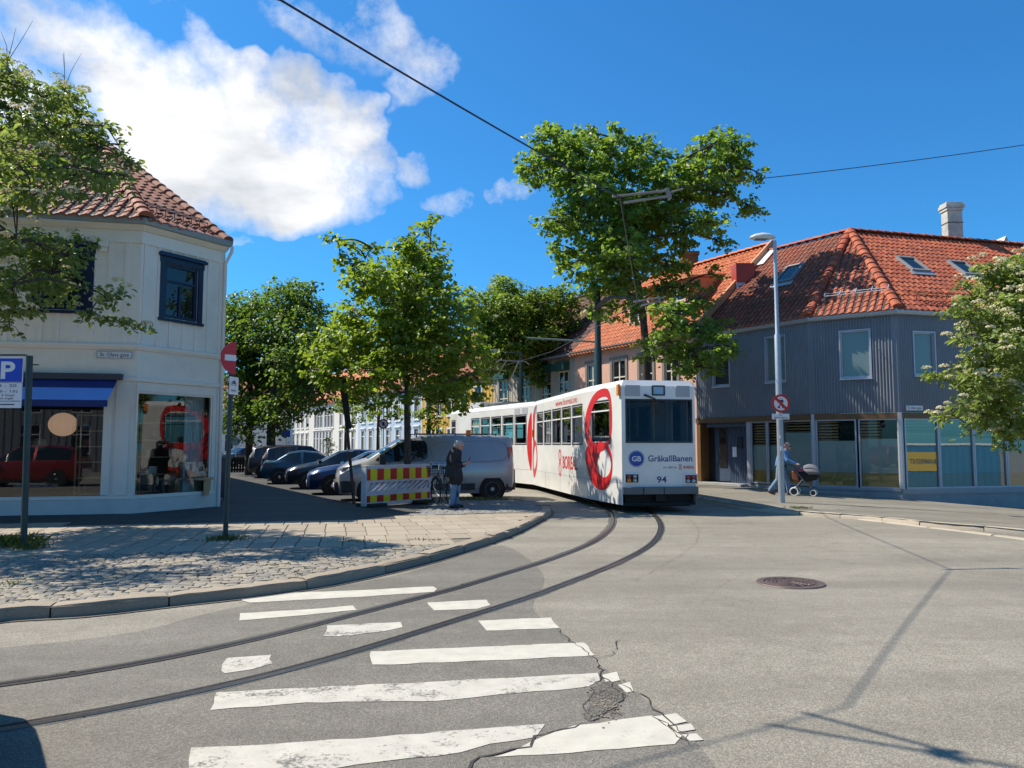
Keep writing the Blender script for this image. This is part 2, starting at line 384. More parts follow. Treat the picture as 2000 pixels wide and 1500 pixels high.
back = mth(nt, 'MULTIPLY', mth(nt, 'LESS_THAN', Y, -.1), mth(nt, 'MULTIPLY', mth(nt, 'SUBTRACT', noise(nt, 2.2, 3, .5, tc), .55), 1.6, True))   # broken cloud behind
dens = mth(nt, 'MAXIMUM', dens, back)
fb = noise(nt, 12, 11, .66, tc)
cl = mth(nt, 'ADD', mth(nt, 'MULTIPLY', dens, 1.5), mth(nt, 'MULTIPLY', mth(nt, 'SUBTRACT', fb, .5), 2.3))
alpha = ramp(nt, mth(nt, 'MULTIPLY', cl, mth(nt, 'MULTIPLY', dens, 12, True)), [(.05, 0.), (.4, .38), (.8, .82), (1.15, 1.)])
v2 = nt.nodes.new('ShaderNodeMapping'); lk(nt, tc, v2.inputs[0]); v2.inputs['Scale'].default_value = (1, 1, 2.6)
grey = ramp(nt, noise(nt, 5.5, 7, .55, v2.outputs[0]), [(.36, (.46, .49, .53)), (.50, (.64, .655, .68)), (.62, (.80, .80, .80))])
skc = nt.nodes.new('ShaderNodeVectorMath'); skc.operation = 'MULTIPLY'; lk(nt, sky.outputs[0], skc.inputs[0]); skc.inputs[1].default_value = (SKYS * .25, SKYS * .82, SKYS * 1.26)
lk(nt, mixc(nt, alpha, skc.outputs[0], grey), bg.inputs['Color']); bg.inputs['Strength'].default_value = 1.0
vs_ = SC.view_settings; vs_.view_transform = 'Standard'; vs_.look = 'None'; vs_.exposure = .48; vs_.gamma = 1; vs_.use_curve_mapping = False
SC.cycles.use_denoising = True; SC.cycles.max_bounces = 6; SC.cycles.transparent_max_bounces = 10; SC.cycles.diffuse_bounces = 3; SC.cycles.glossy_bounces = 3; SC.cycles.transmission_bounces = 3
SC.cycles.caustics_reflective = False; SC.cycles.caustics_refractive = False; SC.cycles.sample_clamp_indirect = 6

# ---------------------------------------------------------------- common plain materials
M('steel_rail', (.16, .14, .125), .35, .9, .25, 20); M('rail_dark', (.022, .02, .02), .8, var=.4, scale=20)
M('white_paint', (.78, .77, .74), .45, var=.05); M('black_plastic', (.02, .02, .021), .5, var=.2); M('rubber', (.022, .021, .02), .8, var=.3, scale=20)
M('galv', (.42, .45, .48), .45, .5, .12, 12); M('green_pole', (.022, .05, .048), .4, var=.2, scale=6, dirt=.3)
M('chrome', (.6, .6, .6), .2, 1.); M('grey_paint', (.25, .255, .26), .5, var=.1)
M('red_sign', (.58, .015, .02), .4, var=.06); M('white_sign', (.78, .78, .78), .4, var=.04); M('blue_sign', (.01, .06, .5), .4, var=.06); M('ink', (.015, .015, .018), .5, var=.1)
M('iron', (.15, .11, .095), .6, .5, .35, 14, .4); M('wire', (.025, .027, .04), .5, .3); M('galv_old', (.28, .26, .24), .6, .4)
m, n_, b_ = nodes('glass_dark'); b_.inputs['Base Color'].default_value = (.012, .016, .018, 1); b_.inputs['Roughness'].default_value = .015; b_.inputs['IOR'].default_value = 1.62
bump(n_, b_, noise(n_, .8, 1, .4, pos(n_)), .06, .03); MATS['glass_dark'] = m
m, n_, b_ = nodes('glass_car'); b_.inputs['Base Color'].default_value = (.012, .018, .022, 1); b_.inputs['Roughness'].default_value = .03; b_.inputs['IOR'].default_value = 1.6; MATS['glass_car'] = m
glassmat('glass_shop', (.8, .84, .82), .10); glassmat('glass_tram', (.66, .71, .72), .09)

# ---------------------------------------------------------------- ground
mb = MB(); gx = [-400, -100, -40, -20, -10, 0, 5, 9.2, 12, 16, 20, 30, 39, 60, 120, 400]; gy = [-200, -40, -10, 0, 10, 20, 30, 45, 70, 120, 250, 900]
mb.add([(x, y, gz(x)) for y in gy for x in gx], [(j * len(gx) + i, j * len(gx) + i + 1, (j + 1) * len(gx) + i + 1, (j + 1) * len(gx) + i) for j in range(len(gy) - 1) for i in range(len(gx) - 1)])
struct(mb.build('road', 'asphalt_road'))
P2 = lambda px, py, z=0.: tuple(G(px, py, z)[:2])
# darker resurfaced asphalt round the crossing
seam = [(-400, 1300), (200, 1245), (420, 1195), (640, 1150), (800, 1118), (900, 1085), (985, 1066), (1060, 1120), (1040, 1185), (1090, 1228), (1150, 1280), (1210, 1330), (1290, 1390), (1350, 1440), (1420, 1530), (1700, 1900), (-900, 1900)]
struct(sheet('road_patch', [(p.x, p.y) for p in catmull([P2(*p) for p in seam[:15]], 5)] + [P2(*p) for p in seam[15:]], .003, 'asphalt_patch'))

# track: centre line in metres
ctr = [(-14, 1.2), (-9, 2.75), (-6, 3.85), (-4.4, 4.55), (-3.35, 5.17), (-2.8, 5.55), (-2.2, 6.13), (-1.6, 6.9), (-1.02, 7.78), (-.31, 8.86), (0.0, 9.41), (.31, 9.98), (1.02, 11.33), (1.87, 13.33), (2.48, 15.6), (2.82, 17.7), (3.0, 20), (2.9, 23), (2.3, 27), (1.0, 32), (-1.6, 38), (-6, 47), (-14, 63)]
cp = catmull(ctr, 8)
for _ in range(6): cp = [cp[0]] + [(a + b * 2 + c) / 4 for a, b, c in zip(cp, cp[1:], cp[2:])] + [cp[-1]]
def offset(path, d, z=0.):
    out = []
    for i, p in enumerate(path):
        t = (path[min(i + 1, len(path) - 1)] - path[max(i - 1, 0)]).normalized(); out.append(V((p.x + t.y * d, p.y - t.x * d, z)))
    return out
def ribbon(mb, path, d0, d1, z0, z1=None):
    a = offset(path, d0, z0); b = offset(path, d1, z0 if z1 is None else z1); n = len(path)
    mb.add(a + b, [(i, n + i, n + i + 1, i + 1) for i in range(n - 1)])
def wobble(path, amp, seed):
    r = random.Random(seed); return [p + V((r.uniform(-amp, amp), r.uniform(-amp, amp), 0)) for p in path]
bed = MB()
for sgn in (-.53, .53):
    a = offset(wobble(cp, .012, 3), sgn - .085, .0042); b = offset(wobble(cp, .012, 9), sgn + .05, .0042); n = len(cp)
    bed.add(a + b, [(i, n + i, n + i + 1, i + 1) for i in range(n - 1)])
struct(bed.build('track_bed', 'tar'))
for sgn in (-1, 1):
    t = MB()
    d = .5 * sgn; e = sgn
    t_ = MB(); ribbon(t_, cp, d, d + .055 * e, .0095); ribbon(t_, cp, d - .062 * e, d - .04 * e, .0090); ribbon(t_, cp, d + .055 * e, d + .057 * e, .0095, .002)
    o = struct(t_.build('tram_rail', 'steel_rail')); 
    ribbon(t, cp, d - .04 * e, d, .0065); struct(t.build('rail_groove', 'rail_dark'))

# crossing stripes, each painted shape its own sheet
def rough_poly(pts, amp, seed, step=.12):
    r = random.Random(seed); out = []
    for a, b in zip(pts, pts[1:] + pts[:1]):
        a = V(a); b = V(b); n = max(1, int((b - a).length / step))
        for k in range(n): out.append(tuple(a + (b - a) * (k / n) + V((r.uniform(-amp, amp), r.uniform(-amp, amp)))))
    return out
stripes = [([(470, 1168), (500, 1161), (700, 1154), (846, 1146), (853, 1151), (846, 1157), (700, 1167), (560, 1174), (490, 1178), (472, 1174)], 0),
 ([(470, 1199), (600, 1191), (690, 1184), (695, 1192), (600, 1202), (466, 1213)], 0), ([(832, 1178), (950, 1172), (957, 1183), (930, 1190), (848, 1193)], 0),
 ([(640, 1223), (780, 1216), (785, 1226), (740, 1236), (660, 1244), (632, 1243)], 1), ([(935, 1213), (1076, 1207), (1092, 1228), (950, 1233)], 0),
 ([(442, 1287), (528, 1281), (530, 1297), (490, 1308), (440, 1316), (432, 1312)], 1), ([(722, 1274), (1140, 1256), (1163, 1282), (960, 1291), (728, 1300), (724, 1290)], 0),
 ([(425, 1353), (800, 1335), (1166, 1316), (1174, 1330), (1150, 1343), (980, 1358), (850, 1371), (600, 1374), (414, 1388)], 1),
 ([(374, 1464), (700, 1444), (1062, 1416), (1050, 1440), (960, 1456), (900, 1472), (700, 1496), (560, 1520), (372, 1530)], 1),
 ([(1066, 1438), (1130, 1418), (1272, 1399), (1333, 1440), (1318, 1456), (1160, 1468), (968, 1482)], 0),
 ([(1276, 1401), (1320, 1394), (1340, 1412), (1298, 1419)], 0), ([(1312, 1421), (1346, 1415), (1358, 1427), (1326, 1432)], 0), ([(1332, 1437), (1358, 1433), (1378, 1447), (1350, 1450)], 1),
 ([(1178, 1320), (1204, 1314), (1213, 1330), (1186, 1335)], 0), ([(1210, 1340), (1230, 1334), (1239, 1351), (1222, 1355)], 0)]
for k, (pp, old) in enumerate(stripes):
    struct(sheet('crosswalk_stripe', rough_poly([P2(*p) for p in pp], .012 if k else .012, k), .0062 if k not in (13, 14) else .0066, 'road_paint_old' if old else 'road_paint'))
# cracks: thin jagged ribbons and a broken patch of crazed asphalt
ck = MB(); rr = random.Random(5)
def crack(pts, w, seed, z=.0082):
    r = random.Random(seed); p = [V(P2(*q)) for q in pts]; q = []
    for a, b in zip(p, p[1:]):
        n = max(2, int((b - a).length / .06))
        for k in range(n): q.append(a + (b - a) * (k / n) + V((r.gauss(0, .018), r.gauss(0, .018))))
    q.append(p[-1]); l, rt = [], []
    for i, c in enumerate(q):
        t = (q[min(i + 1, len(q) - 1)] - q[max(i - 1, 0)]).normalized(); ww = w * .34 * r.uniform(.25, 1.3) * (1 if 0 < i < len(q) - 1 else .1)
        l.append((c.x - t.y * ww, c.y + t.x * ww, z)); rt.append((c.x + t.y * ww, c.y - t.x * ww, z))
    n = len(q); ck.add(l + rt, [(i, n + i, n + i + 1, i + 1) for i in range(n - 1)])
crack([(1090, 1230), (1120, 1258), (1165, 1290), (1172, 1320), (1160, 1345), (1145, 1385), (1150, 1410)], .014, 1)
crack([(1150, 1410), (1100, 1425), (1050, 1440), (1030, 1460), (980, 1472), (930, 1490), (905, 1515)], .022, 2)
crack([(1165, 1290), (1190, 1282), (1205, 1262), (1212, 1250)], .012, 3); crack([(1172, 1320), (1200, 1345), (1215, 1360), (1200, 1385), (1170, 1400), (1148, 1408)], .02, 4)
crack([(1215, 1335), (1235, 1350), (1260, 1365), (1290, 1395), (1320, 1420), (1345, 1455)], .014, 5); crack([(1278, 1400), (1300, 1415), (1330, 1440), (1350, 1462)], .014, 12)
crack([(1240, 1135), (1330, 1085), (1360, 1060), (1365, 1035), (1345, 1012)], .007, 6); crack([(1370, 1180), (1400, 1150), (1450, 1120)], .004, 7)
crack([(1600, 1012), (1700, 1062), (1800, 1100)], .004, 17)
for k in range(9):
    x, y = rr.uniform(1150, 1215), rr.uniform(1345, 1402)
    if x + (y - 1345) * .3 > 1225: continue
    crack([(x, y), (x + rr.uniform(-22, 22), y + rr.uniform(-9, 9)), (x + rr.uniform(-30, 30), y + rr.uniform(-14, 14))], .008, 20 + k)
dmg = [(1168, 1338), (1196, 1332), (1212, 1344), (1226, 1358), (1214, 1376), (1196, 1386), (1176, 1402), (1150, 1412), (1142, 1398), (1150, 1378), (1146, 1362), (1160, 1350)]
struct(sheet('road_damage', rough_poly([P2(*p) for p in dmg], .022, 77, .05), .0072, asphalt('asphalt_broken', (.085, .076, .062), (.18, .163, .133), .9)))
st_ = MB(); r = random.Random(9)
for k in range(150):
    px, py = (r.gauss(1184, 16), r.gauss(1376, 15)) if k < 150 else (0, 0); q_ = G(px, py); d = r.uniform(.004, .010); st_.ball((q_.x, q_.y, .009), d, 5, (1, r.uniform(.6, 1.2), .6))
o = st_.build('grit', 'granite', fix=False); o['kind'] = 'stuff'
struct(ck.build('crack', 'crack_dark'))
# ---------------------------------------------------------------- left pavement (island)
LK = [(-900, 1330), (-400, 1262), (-150, 1222), (0, 1190), (170, 1179), (350, 1160), (500, 1144), (650, 1123), (800, 1092), (900, 1066), (1000, 1034), (1050, 1011), (1073, 997), (1072, 988), (1050, 979), (1000, 974), (940, 972), (850, 971)]
LKm = [V(G(*p, .12)) for p in LK]; kp = catmull([(p.x, p.y) for p in LKm], 10)
isl = [(p.x, p.y) for p in kp] + [P2(840, 990, .12), P2(800, 1003, .12), P2(640, 1014, .12), P2(430, 1021, .12), P2(0, 1022, .12), P2(-400, 1024, .12), P2(-900, 1030, .12)]
struct(sheet('pavement_base', isl, .104, 'joint_sand'))
def kerb(path, zb, zt, w, mat, seed, L=1.25, name='kerb'):
    """granite kerbstones along a path; road side is on the right of the path"""
    mb = MB(); r = random.Random(seed); cum = [0]
    for a, b in zip(path, path[1:]): cum.append(cum[-1] + (b - a).length)
    def pt(s):
        s = min(max(s, 0), cum[-1] - 1e-4); i = int(np.searchsorted(cum, s, 'right')) - 1; i = min(i, len(path) - 2); t = (s - cum[i]) / max(1e-6, cum[i + 1] - cum[i])
        return path[i] + (path[i + 1] - path[i]) * t, (path[i + 1] - path[i]).normalized()
    s = 0
    while s < cum[-1] - .2:
        ln = L * r.uniform(.7, 1.3); e = min(s + ln - .018, cum[-1]); k = max(2, int((e - s) / .16)); sec = []; jz = r.uniform(-.008, .008); jo = r.uniform(-.012, .012)
        for i in range(k + 1):
            p, t = pt(s + (e - s) * i / k); n = V((t.y, -t.x)); p = V((p.x, p.y)); g = lambda a: r.gauss(0, a); end = .012 if i in (0, k) else 0
            zo = zt(p.x) if callable(zt) else zt; bo = zb(p.x) if callable(zb) else zb
            row = [p + n * (jo + .012 + g(.003)), p + n * (jo + .004 + g(.005)), p + n * (jo - .02 + g(.006)), p + n * (jo - w * .5), p + n * (jo - w)]
            zz = [bo, zo - .045 + jz, zo - .004 + jz - end + g(.003), zo + .006 + jz - end + g(.004), zo + jz - end + g(.002)]
            sec += [(q.x, q.y, z) for q, z in zip(row, zz)]
        mb.add(sec, [(i * 5 + j, i * 5 + j + 1, i * 5 + j + 6, i * 5 + j + 5) for i in range(k) for j in range(4)] + [(0, 1, 2, 3, 4), tuple(k * 5 + j for j in (4, 3, 2, 1, 0))])
        s += ln
    return struct(mb.build(name, mat, smooth=True))
kerb([V((p.x, p.y)) for p in kp], -.03, .125, .21, 'granite', 1)
gut = MB(); gp = [V((p.x, p.y, 0)) for p in kp]; ribbon(gut, gp, .0, .10, .0085); struct(gut.build('gutter_dirt', 'tar'))
kin = offset([V((p.x, p.y, 0)) for p in kp], -.21)
# cobbles between kerb and slabs
cob_top = [P2(*p, .12) for p in [(-900, 1110), (-300, 1095), (0, 1087), (300, 1078), (500, 1072), (700, 1063), (830, 1063), (925, 1058)]]
ix = min(range(len(kin)), key=lambda i: (kin[i].x - cob_top[-1][0]) ** 2 + (kin[i].y - cob_top[-1][1]) ** 2)
cobpoly = [(p.x, p.y) for p in kin[:ix]] + cob_top[::-1]
def stones(name, poly, mat, d, sx, sy, z, seed, h=.013, gap=.009, rough=1.):
    """rows of hand-cut setts with domed tops laid along direction d"""
    d = V(d).normalized(); e = V((-d.y, d.x)); r = random.Random(seed); mb = MB()
    uv = [(V(p).dot(d), V(p).dot(e)) for p in poly]; v = min(q[1] for q in uv); v1 = max(q[1] for q in uv); u0 = min(q[0] for q in uv); u1 = max(q[0] for q in uv)
    while v < v1:
        hh = sy * r.uniform(1 - .15 * rough, 1 + .15 * rough); u = u0 - r.uniform(0, sx) * (1 if rough > .5 else 0)
        while u < u1:
            ww = sx * r.uniform(1 - .3 * rough, 1 + .35 * rough)
            c = d * (u + ww / 2) + e * (v + hh / 2)
            if inside(poly, c.x, c.y):
                jz = r.uniform(-.006, .006) * rough; cs = []
                for ins, dz in ((gap / 2, -.03), (gap / 2 + .004, h * .45), (gap / 2 + .022 * (rough * .8 + .2), h)):
                    for a, b in ((0, 0), (1, 0), (1, 1), (0, 1)):
                        q = d * (u + (ins if a == 0 else ww - ins)) + e * (v + (ins if b == 0 else hh - ins)) + V((r.gauss(0, .005 * rough), r.gauss(0, .005 * rough)))
                        cs.append((q.x, q.y, z + dz + jz + (r.gauss(0, .002 * rough) if dz > 0 else 0)))
                mb.add(cs, [(0, 1, 5, 4), (1, 2, 6, 5), (2, 3, 7, 6), (3, 0, 4, 7), (4, 5, 9, 8), (5, 6, 10, 9), (6, 7, 11, 10), (7, 4, 8, 11), (8, 9, 10, 11)])
            u += ww
        v += hh
    return struct(mb.build(name, mat, smooth=True))
stones('cobblestones', cobpoly, 'cobble', (.98, .2), .155, .11, .108, 3)
# concrete slabs
slab_line = cob_top + [(p.x, p.y) for p in kin[ix:]]
iend = min(range(len(kin)), key=lambda i: (kin[i].x - P2(1066, 1000, .12)[0]) ** 2 + (kin[i].y - P2(1066, 1000, .12)[1]) ** 2)
slabpoly = cob_top + [(p.x, p.y) for p in kin[ix:iend]] + [P2(*p, .12) for p in [(1040, 1000), (960, 1003), (860, 1007), (800, 1009), (640, 1017), (430, 1023), (0, 1024), (-400, 1026), (-900, 1032)]]
stones('paving_slabs', slabpoly, 'slab', (.977, .215), .36, .72, .1, 8, .02, .010, .12)
tip = [(p.x, p.y) for p in kin[iend:]] + [P2(*p, .12) for p in [(850, 974), (835, 990), (800, 1007), (860, 1005), (960, 1001), (1040, 998)]]
stones('cobblestones', tip, 'cobble_dark', (.97, .24), .2, .13, .108, 5)
# asphalt yard between the shop and the parked cars
lotz = lambda x, y: .1 * max(0., min(1., (24 - y) / 4)) + .006
mbl = MB(); xs = [-45, -25, -15, -10, -6, -3, -1.2]; ys = [13, 15.2, 17, 19, 20.0, 21, 22, 23, 24, 26, 30, 36, 44, 55]
mbl.add([(x - max(0, y - 24) * .42 * (1 if x > -3 else 0), y, lotz(x, y)) for y in ys for x in xs], [(j * 7 + i, j * 7 + i + 1, (j + 1) * 7 + i + 1, (j + 1) * 7 + i) for j in range(len(ys) - 1) for i in range(6) if not (ys[j] < 15 and xs[i] > -30)])
struct(mbl.build('parking_lot', 'asphalt_dark'))
# ---------------------------------------------------------------- right pavement
wz = lambda x, y=0: gz(x) + .10
RK = [(1340, 966), (1372, 974), (1450, 987), (1500, 993), (1600, 1001), (1700, 1008), (1800, 1018), (1900, 1026), (2050, 1040), (2300, 1062)]
rk = []
for p in RK:
    q = G(*p, .1)
    for _ in range(5): q = G(*p, wz(q.x))
    rk.append((q.x, q.y))
rk = [(-3, 48), (0.5, 40), (3.4, 33), (4.75, 28.0), (5.3, 25.5)] + rk
rkp = catmull(rk, 8)
wk = MB(); far = [(p.x * 1 + 5.5 + max(0, 24 - p.y) * .35, p.y + 6.5) for p in rkp]; n = len(rkp)
mid = [((p.x + f[0]) / 2, (p.y + f[1]) / 2) for p, f in zip(rkp, far)]
wk.add([(p.x, p.y, wz(p.x)) for p in rkp] + [(p[0], p[1], wz(p[0])) for p in mid] + [(p[0], p[1], wz(p[0])) for p in far], [(k * n + i, k * n + i + 1, (k + 1) * n + i + 1, (k + 1) * n + i) for k in (0, 1) for i in range(n - 1)])
struct(wk.build('pavement', 'asphalt_walk'))
kerb([V((p.x, p.y)) for p in rkp], lambda x: gz(x) - .03, lambda x: wz(x) + .006, .16, 'granite_pale', 4)
old = []
for p in [(1600, 1007), (1700, 1018), (1800, 1030), (1900, 1042), (2000, 1055), (2200, 1084)]:
    q = G(*p, 0.)
    for _ in range(5): q = G(*p, gz(q.x))
    old.append((q.x, q.y))
olp = catmull(old, 8)
kerb([V((p.x, p.y)) for p in olp], lambda x: gz(x) - .03, lambda x: gz(x) + .02, .17, 'granite_pale', 14, .9, 'kerb_strip')
# manhole
c0 = G(1544, 1139)
mh = thing('manhole_cover', 'round rusty brown manhole cover with ring pattern in the open asphalt', 'manhole cover', (c0.x, c0.y, 0))
q = MB(); q.lathe([(0, .012), (.30, .012), (.302, .0)], (c0.x, c0.y, 0), n=40)
for k in range(6): r_ = .05 + k * .045; q.lathe([(r_ - .009, .011), (r_ - .007, .02), (r_ + .007, .02), (r_ + .009, .011)], (c0.x, c0.y, 0), n=40)
for k in range(16): a = 2 * PI * k / 16; q.tube([(c0.x + math.cos(a) * .06, c0.y + math.sin(a) * .06, .015), (c0.x + math.cos(a + .25) * .28, c0.y + math.sin(a + .25) * .28, .015)], .007, 5)
q.build('lid', 'iron', mh, smooth=True)
q = MB(); q.lathe([(.315, .004), (.315, .016), (.40, .014), (.41, .004)], (c0.x, c0.y, 0), n=44); q.build('rim', 'iron', mh, smooth=True)
# ---------------------------------------------------------------- houses
def sweep(mb, path, prof):
    """closed (d,z) profile swept with mitres along a plan path; d outward (right of path)"""
    path = [V((p[0], p[1])) for p in path]; n = len(path); k = len(prof); vs = []
    for i in range(n):
        a = (path[i] - path[i - 1]).normalized() if i else (path[1] - path[0]).normalized()
        b = (path[i + 1] - path[i]).normalized() if i < n - 1 else a
        n1 = V((a.y, -a.x)); n2 = V((b.y, -b.x)); m = (n1 + n2) / (1 + n1.dot(n2))
        vs += [(path[i].x + m.x * d, path[i].y + m.y * d, z) for d, z in prof]
    mb.add(vs, [(i * k + j, (i + 1) * k + j, (i + 1) * k + (j + 1) % k, i * k + (j + 1) % k) for i in range(n - 1) for j in range(k)] + [tuple(range(k)), tuple((n - 1) * k + j for j in range(k))[::-1]])
def rect_prof(d0, d1, z0, z1): return [(d0, z0), (d1, z0), (d1, z1), (d0, z1)]
def corner(p, n1, n2, d): return V((p[0], p[1], 0)) + (n1 + n2) / (1 + n1.dot(n2)) * d
def slope_frame(a, b, top):
    a, b, top = V(a), V(b), V(top); U = (b - a).normalized(); w = top - a; wv = w - U * w.dot(U)
    return a, U, wv.normalized(), (b - a).length, w.dot(U), wv.length

M('cream_wall', (.87, .795, .68), .55, var=.06, scale=1.5, dirt=.22, bmp=.08, bscale=40); M('cream_trim', (.89, .815, .70), .5, var=.05, scale=2)
M('navy_paint', (.006, .014, .05), .35, var=.15); M('plinth_white', (.72, .68, .62), .7, var=.08, dirt=.25); M('fascia_grey', (.32, .36, .38), .5, .2, .1)
M('awning_lit_blue', (.17, .36, .80), .7, var=.06); M('room_dark', (.10, .085, .07), .8, var=.2); M('room_floor', (.2, .14, .09), .6, var=.2); M('pale_wood', (.5, .36, .2), .5, var=.1, scale=12)
tilemat('tile_old', (.25, .075, .04), (.33, .105, .052), (.40, .145, .075), (.11, .07, .055), .65)
tilemat('tile_orange', (.32, .062, .026), (.42, .09, .034), (.52, .135, .052), (.12, .06, .042), .6)
tilemat('tile_bright', (.5, .12, .04), (.6, .16, .05), (.68, .2, .07), (.2, .09, .05), .3)
tilemat('tile_brown', (.12, .045, .03), (.15, .055, .038), (.19, .075, .05), (.07, .04, .03), .4)
# --- cream corner shop
C2 = D(262, 868, 18.0); C2.z = 0; uL = V((.98, .2, 0)).normalized(); uR = V((.5, .865, 0)).normalized()
LL = 13.0; A0 = C2 - uL * LL; E2 = C2 + uR * 2.38; B2 = E2 + V((-.5, .866, 0)) * 27
FL = F(A0, to=C2); FR = F(C2, to=E2); FB = F(E2, to=B2)
shop = thing('corner_shop_house', 'cream two storey wooden corner house with navy windows and a large shop window below', 'house', (C2.x, C2.y, 0))
hL = FL.rect(-150, 790, 208, 971); hL = (hL[0], hL[1], .47, 2.95); hR = FR.rect(266, 764, 411, 966); hR = (hR[0], hR[1], .47, 2.95)
wuL = FL.rect(82, 492, 166, 606); wuR = FR.rect(322, 512, 384, 630)
zt = 6.5
w_ = MB()
wall(w_, FL, 0, FL.L, 0, 4.0, [hL], reveal=.12); wall(w_, FR, 0, FR.L, 0, 4.0, [hR], reveal=.12); wall(w_, FB, 0, FB.L, 0, 7.)
def battens(L, step, w, d, off=.1):
    p = [(0, 0)]; u = off
    while u + w < L: p += [(u - .004, 0), (u, d), (u + w, d), (u + w + .004, 0)]; u += step
    return p + [(L, 0)]
wall(w_, FL, 0, FL.L, 4.0, zt, [wuL], battens(FL.L, .36, .09, .025, .05)); wall(w_, FR, 0, FR.L, 4.0, zt, [wuR], battens(FR.L, .36, .09, .025, .07))
w_.build('wall', 'cream_wall', shop)
q = MB(); pth = [A0, C2, E2]; ex = E2 + uR * .02
sweep(q, pth, rect_prof(0.003, .03, .44, .52)); sweep(q, pth, [(.002, 3.9), (.05, 3.92), (.09, 3.99), (.09, 4.03), (.03, 4.06), (.002, 4.06)])
sweep(q, [C2 - uL * .9, C2, E2], [(.002, 3.16), (.06, 3.18), (.07, 3.25), (.03, 3.28), (.002, 3.28)])
sweep(q, pth, rect_prof(.003, .045, 6.47, 6.76)); sweep(q, pth, [(.002, 6.76), (.08, 6.77), (.16, 6.83), (.20, 6.88), (.002, 6.88)])
q.fbox(FL, FL.L - .42, FL.L - .12, .53, 3.2, .002, .035); q.fbox(FL, FL.L - .68, FL.L - .5, .53, 3.2, .002, .02); q.fbox(FR, .0, .045, .53, 3.15, .002, .03)
q.fbox(FR, FR.L - .11, FR.L, .53, 3.15, .002, .04); q.fbox(FR, FR.L - .1, FR.L, 4.07, 6.46, .002, .04)
q.build('moulding', 'cream_trim', shop)
q = MB(); sweep(q, pth, rect_prof(.002, .05, 0, .43)); q.build('plinth', 'plinth_white', shop)
q = MB(); sweep(q, pth, [(.19, 6.885), (.30, 6.885), (.34, 7.0), (.32, 7.03), (.19, 7.03)]); q.build('gutter', 'fascia_grey', shop)
window(shop, FL, wuL, 'navy_paint', cas='navy_paint', cw=.17, cap=True, vtop=.68, fw=.08); window(shop, FR, wuR, 'navy_paint', cas='navy_paint', cw=.13, cap=True, vtop=.68, fw=.08)
for Fr, h in ((FL, hL), (FR, hR)):
    q = MB(); rim(q, Fr, h[0] + .002, h[1] - .002, h[2] + .002, h[3] - .002, .045, -.1, -.03); sw = q.build('shop_window', 'navy_paint' if Fr is FL else 'cream_trim', shop)
    q = MB(); q.quad(*[Fr.at(u, z, -.06) for u, z in ((h[0], h[2]), (h[1], h[2]), (h[1], h[3]), (h[0], h[3]))]); q.build('pane', 'glass_shop', sw, fix=False)
    if Fr is FL:
        a = Fr.hit(25, 955); b = Fr.hit(112, 940); text(sw, Fr, 'bergeinteriør.no', a[0], b[0] + .0, a[1], b[1] - .02, M('etched', (.28, .22, .2), .6), d=-.05)
# room behind the shop windows
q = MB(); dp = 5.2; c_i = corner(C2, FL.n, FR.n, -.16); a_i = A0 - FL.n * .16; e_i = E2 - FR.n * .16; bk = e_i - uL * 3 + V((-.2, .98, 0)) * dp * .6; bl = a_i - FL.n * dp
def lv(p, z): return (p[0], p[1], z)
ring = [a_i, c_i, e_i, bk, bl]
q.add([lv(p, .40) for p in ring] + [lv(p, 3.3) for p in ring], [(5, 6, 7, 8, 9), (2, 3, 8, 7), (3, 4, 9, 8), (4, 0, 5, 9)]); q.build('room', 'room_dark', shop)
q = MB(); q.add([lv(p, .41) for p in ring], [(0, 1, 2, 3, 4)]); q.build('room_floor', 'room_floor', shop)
# awning
aw = MB(); u0, u1 = -.0, FL.hit(232, 760)[0]
z1 = FL.hit(150, 740)[1]; aw.fbox(FL, u0, u1 + .1, z1 - .02, z1 + .12, .03, .2); o_ = MB()
zA, zB = FL.hit(150, 757, .25)[1], FL.hit(150, 781, .75)[1]
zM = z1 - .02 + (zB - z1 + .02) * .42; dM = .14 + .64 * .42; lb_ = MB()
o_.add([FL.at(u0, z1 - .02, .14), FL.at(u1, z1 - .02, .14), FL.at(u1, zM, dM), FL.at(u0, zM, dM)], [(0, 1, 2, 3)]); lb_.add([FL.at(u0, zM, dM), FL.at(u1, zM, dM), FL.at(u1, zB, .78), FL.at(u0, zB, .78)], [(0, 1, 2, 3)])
o_.add([FL.at(u0, zB, .785), FL.at(u1, zB, .785), FL.at(u1, zB - .15, .79), FL.at(u0, zB - .15, .79)], [(0, 1, 2, 3)])
cas_ = aw.build('awning', M('awning_case', (.05, .055, .07), .5), shop); o_.build('canopy', M('awning_navy', (.012, .028, .16), .7), cas_); lb_.build('painted_light_band', 'awning_lit_blue', cas_)  # blue band: brightness of the sky-lit canopy put into its colour
# street name plates
def plate(par, Fr, px0, py0, px1, py1, body, d=.03, name='street_sign'):
    a = Fr.hit(px0, py1); b = Fr.hit(px1, py0); q = MB(); q.fbox(Fr, a[0], b[0], a[1], b[1], d, d + .012); s = q.build(name, 'white_sign', par)
    W_, H_ = b[0] - a[0], b[1] - a[1]; q = MB(); rim(q, Fr, a[0] + .01, b[0] - .01, a[1] + .01, b[1] - .01, .008, d + .013, d + .015); q.build('border', 'ink', s)
    text(s, Fr, body, a[0] + W_ * .1, b[0] - W_ * .1, a[1] + H_ * .12, b[1] - H_ * .22, 'ink', d=d + .016); return s
plate(shop, FL, 189, 687, 260, 700, 'St. Olavs gate')
q = MB(); a = FL.hit(204, 482); q.fbox(FL, a[0] - .1, a[0] + .1, a[1] - .02, a[1] + .12, .002, .12); q.fbox(FL, a[0] - .08, a[0] + .08, a[1] - .12, a[1] - .03, .002, .09); q.build('vent', 'cream_trim', shop)
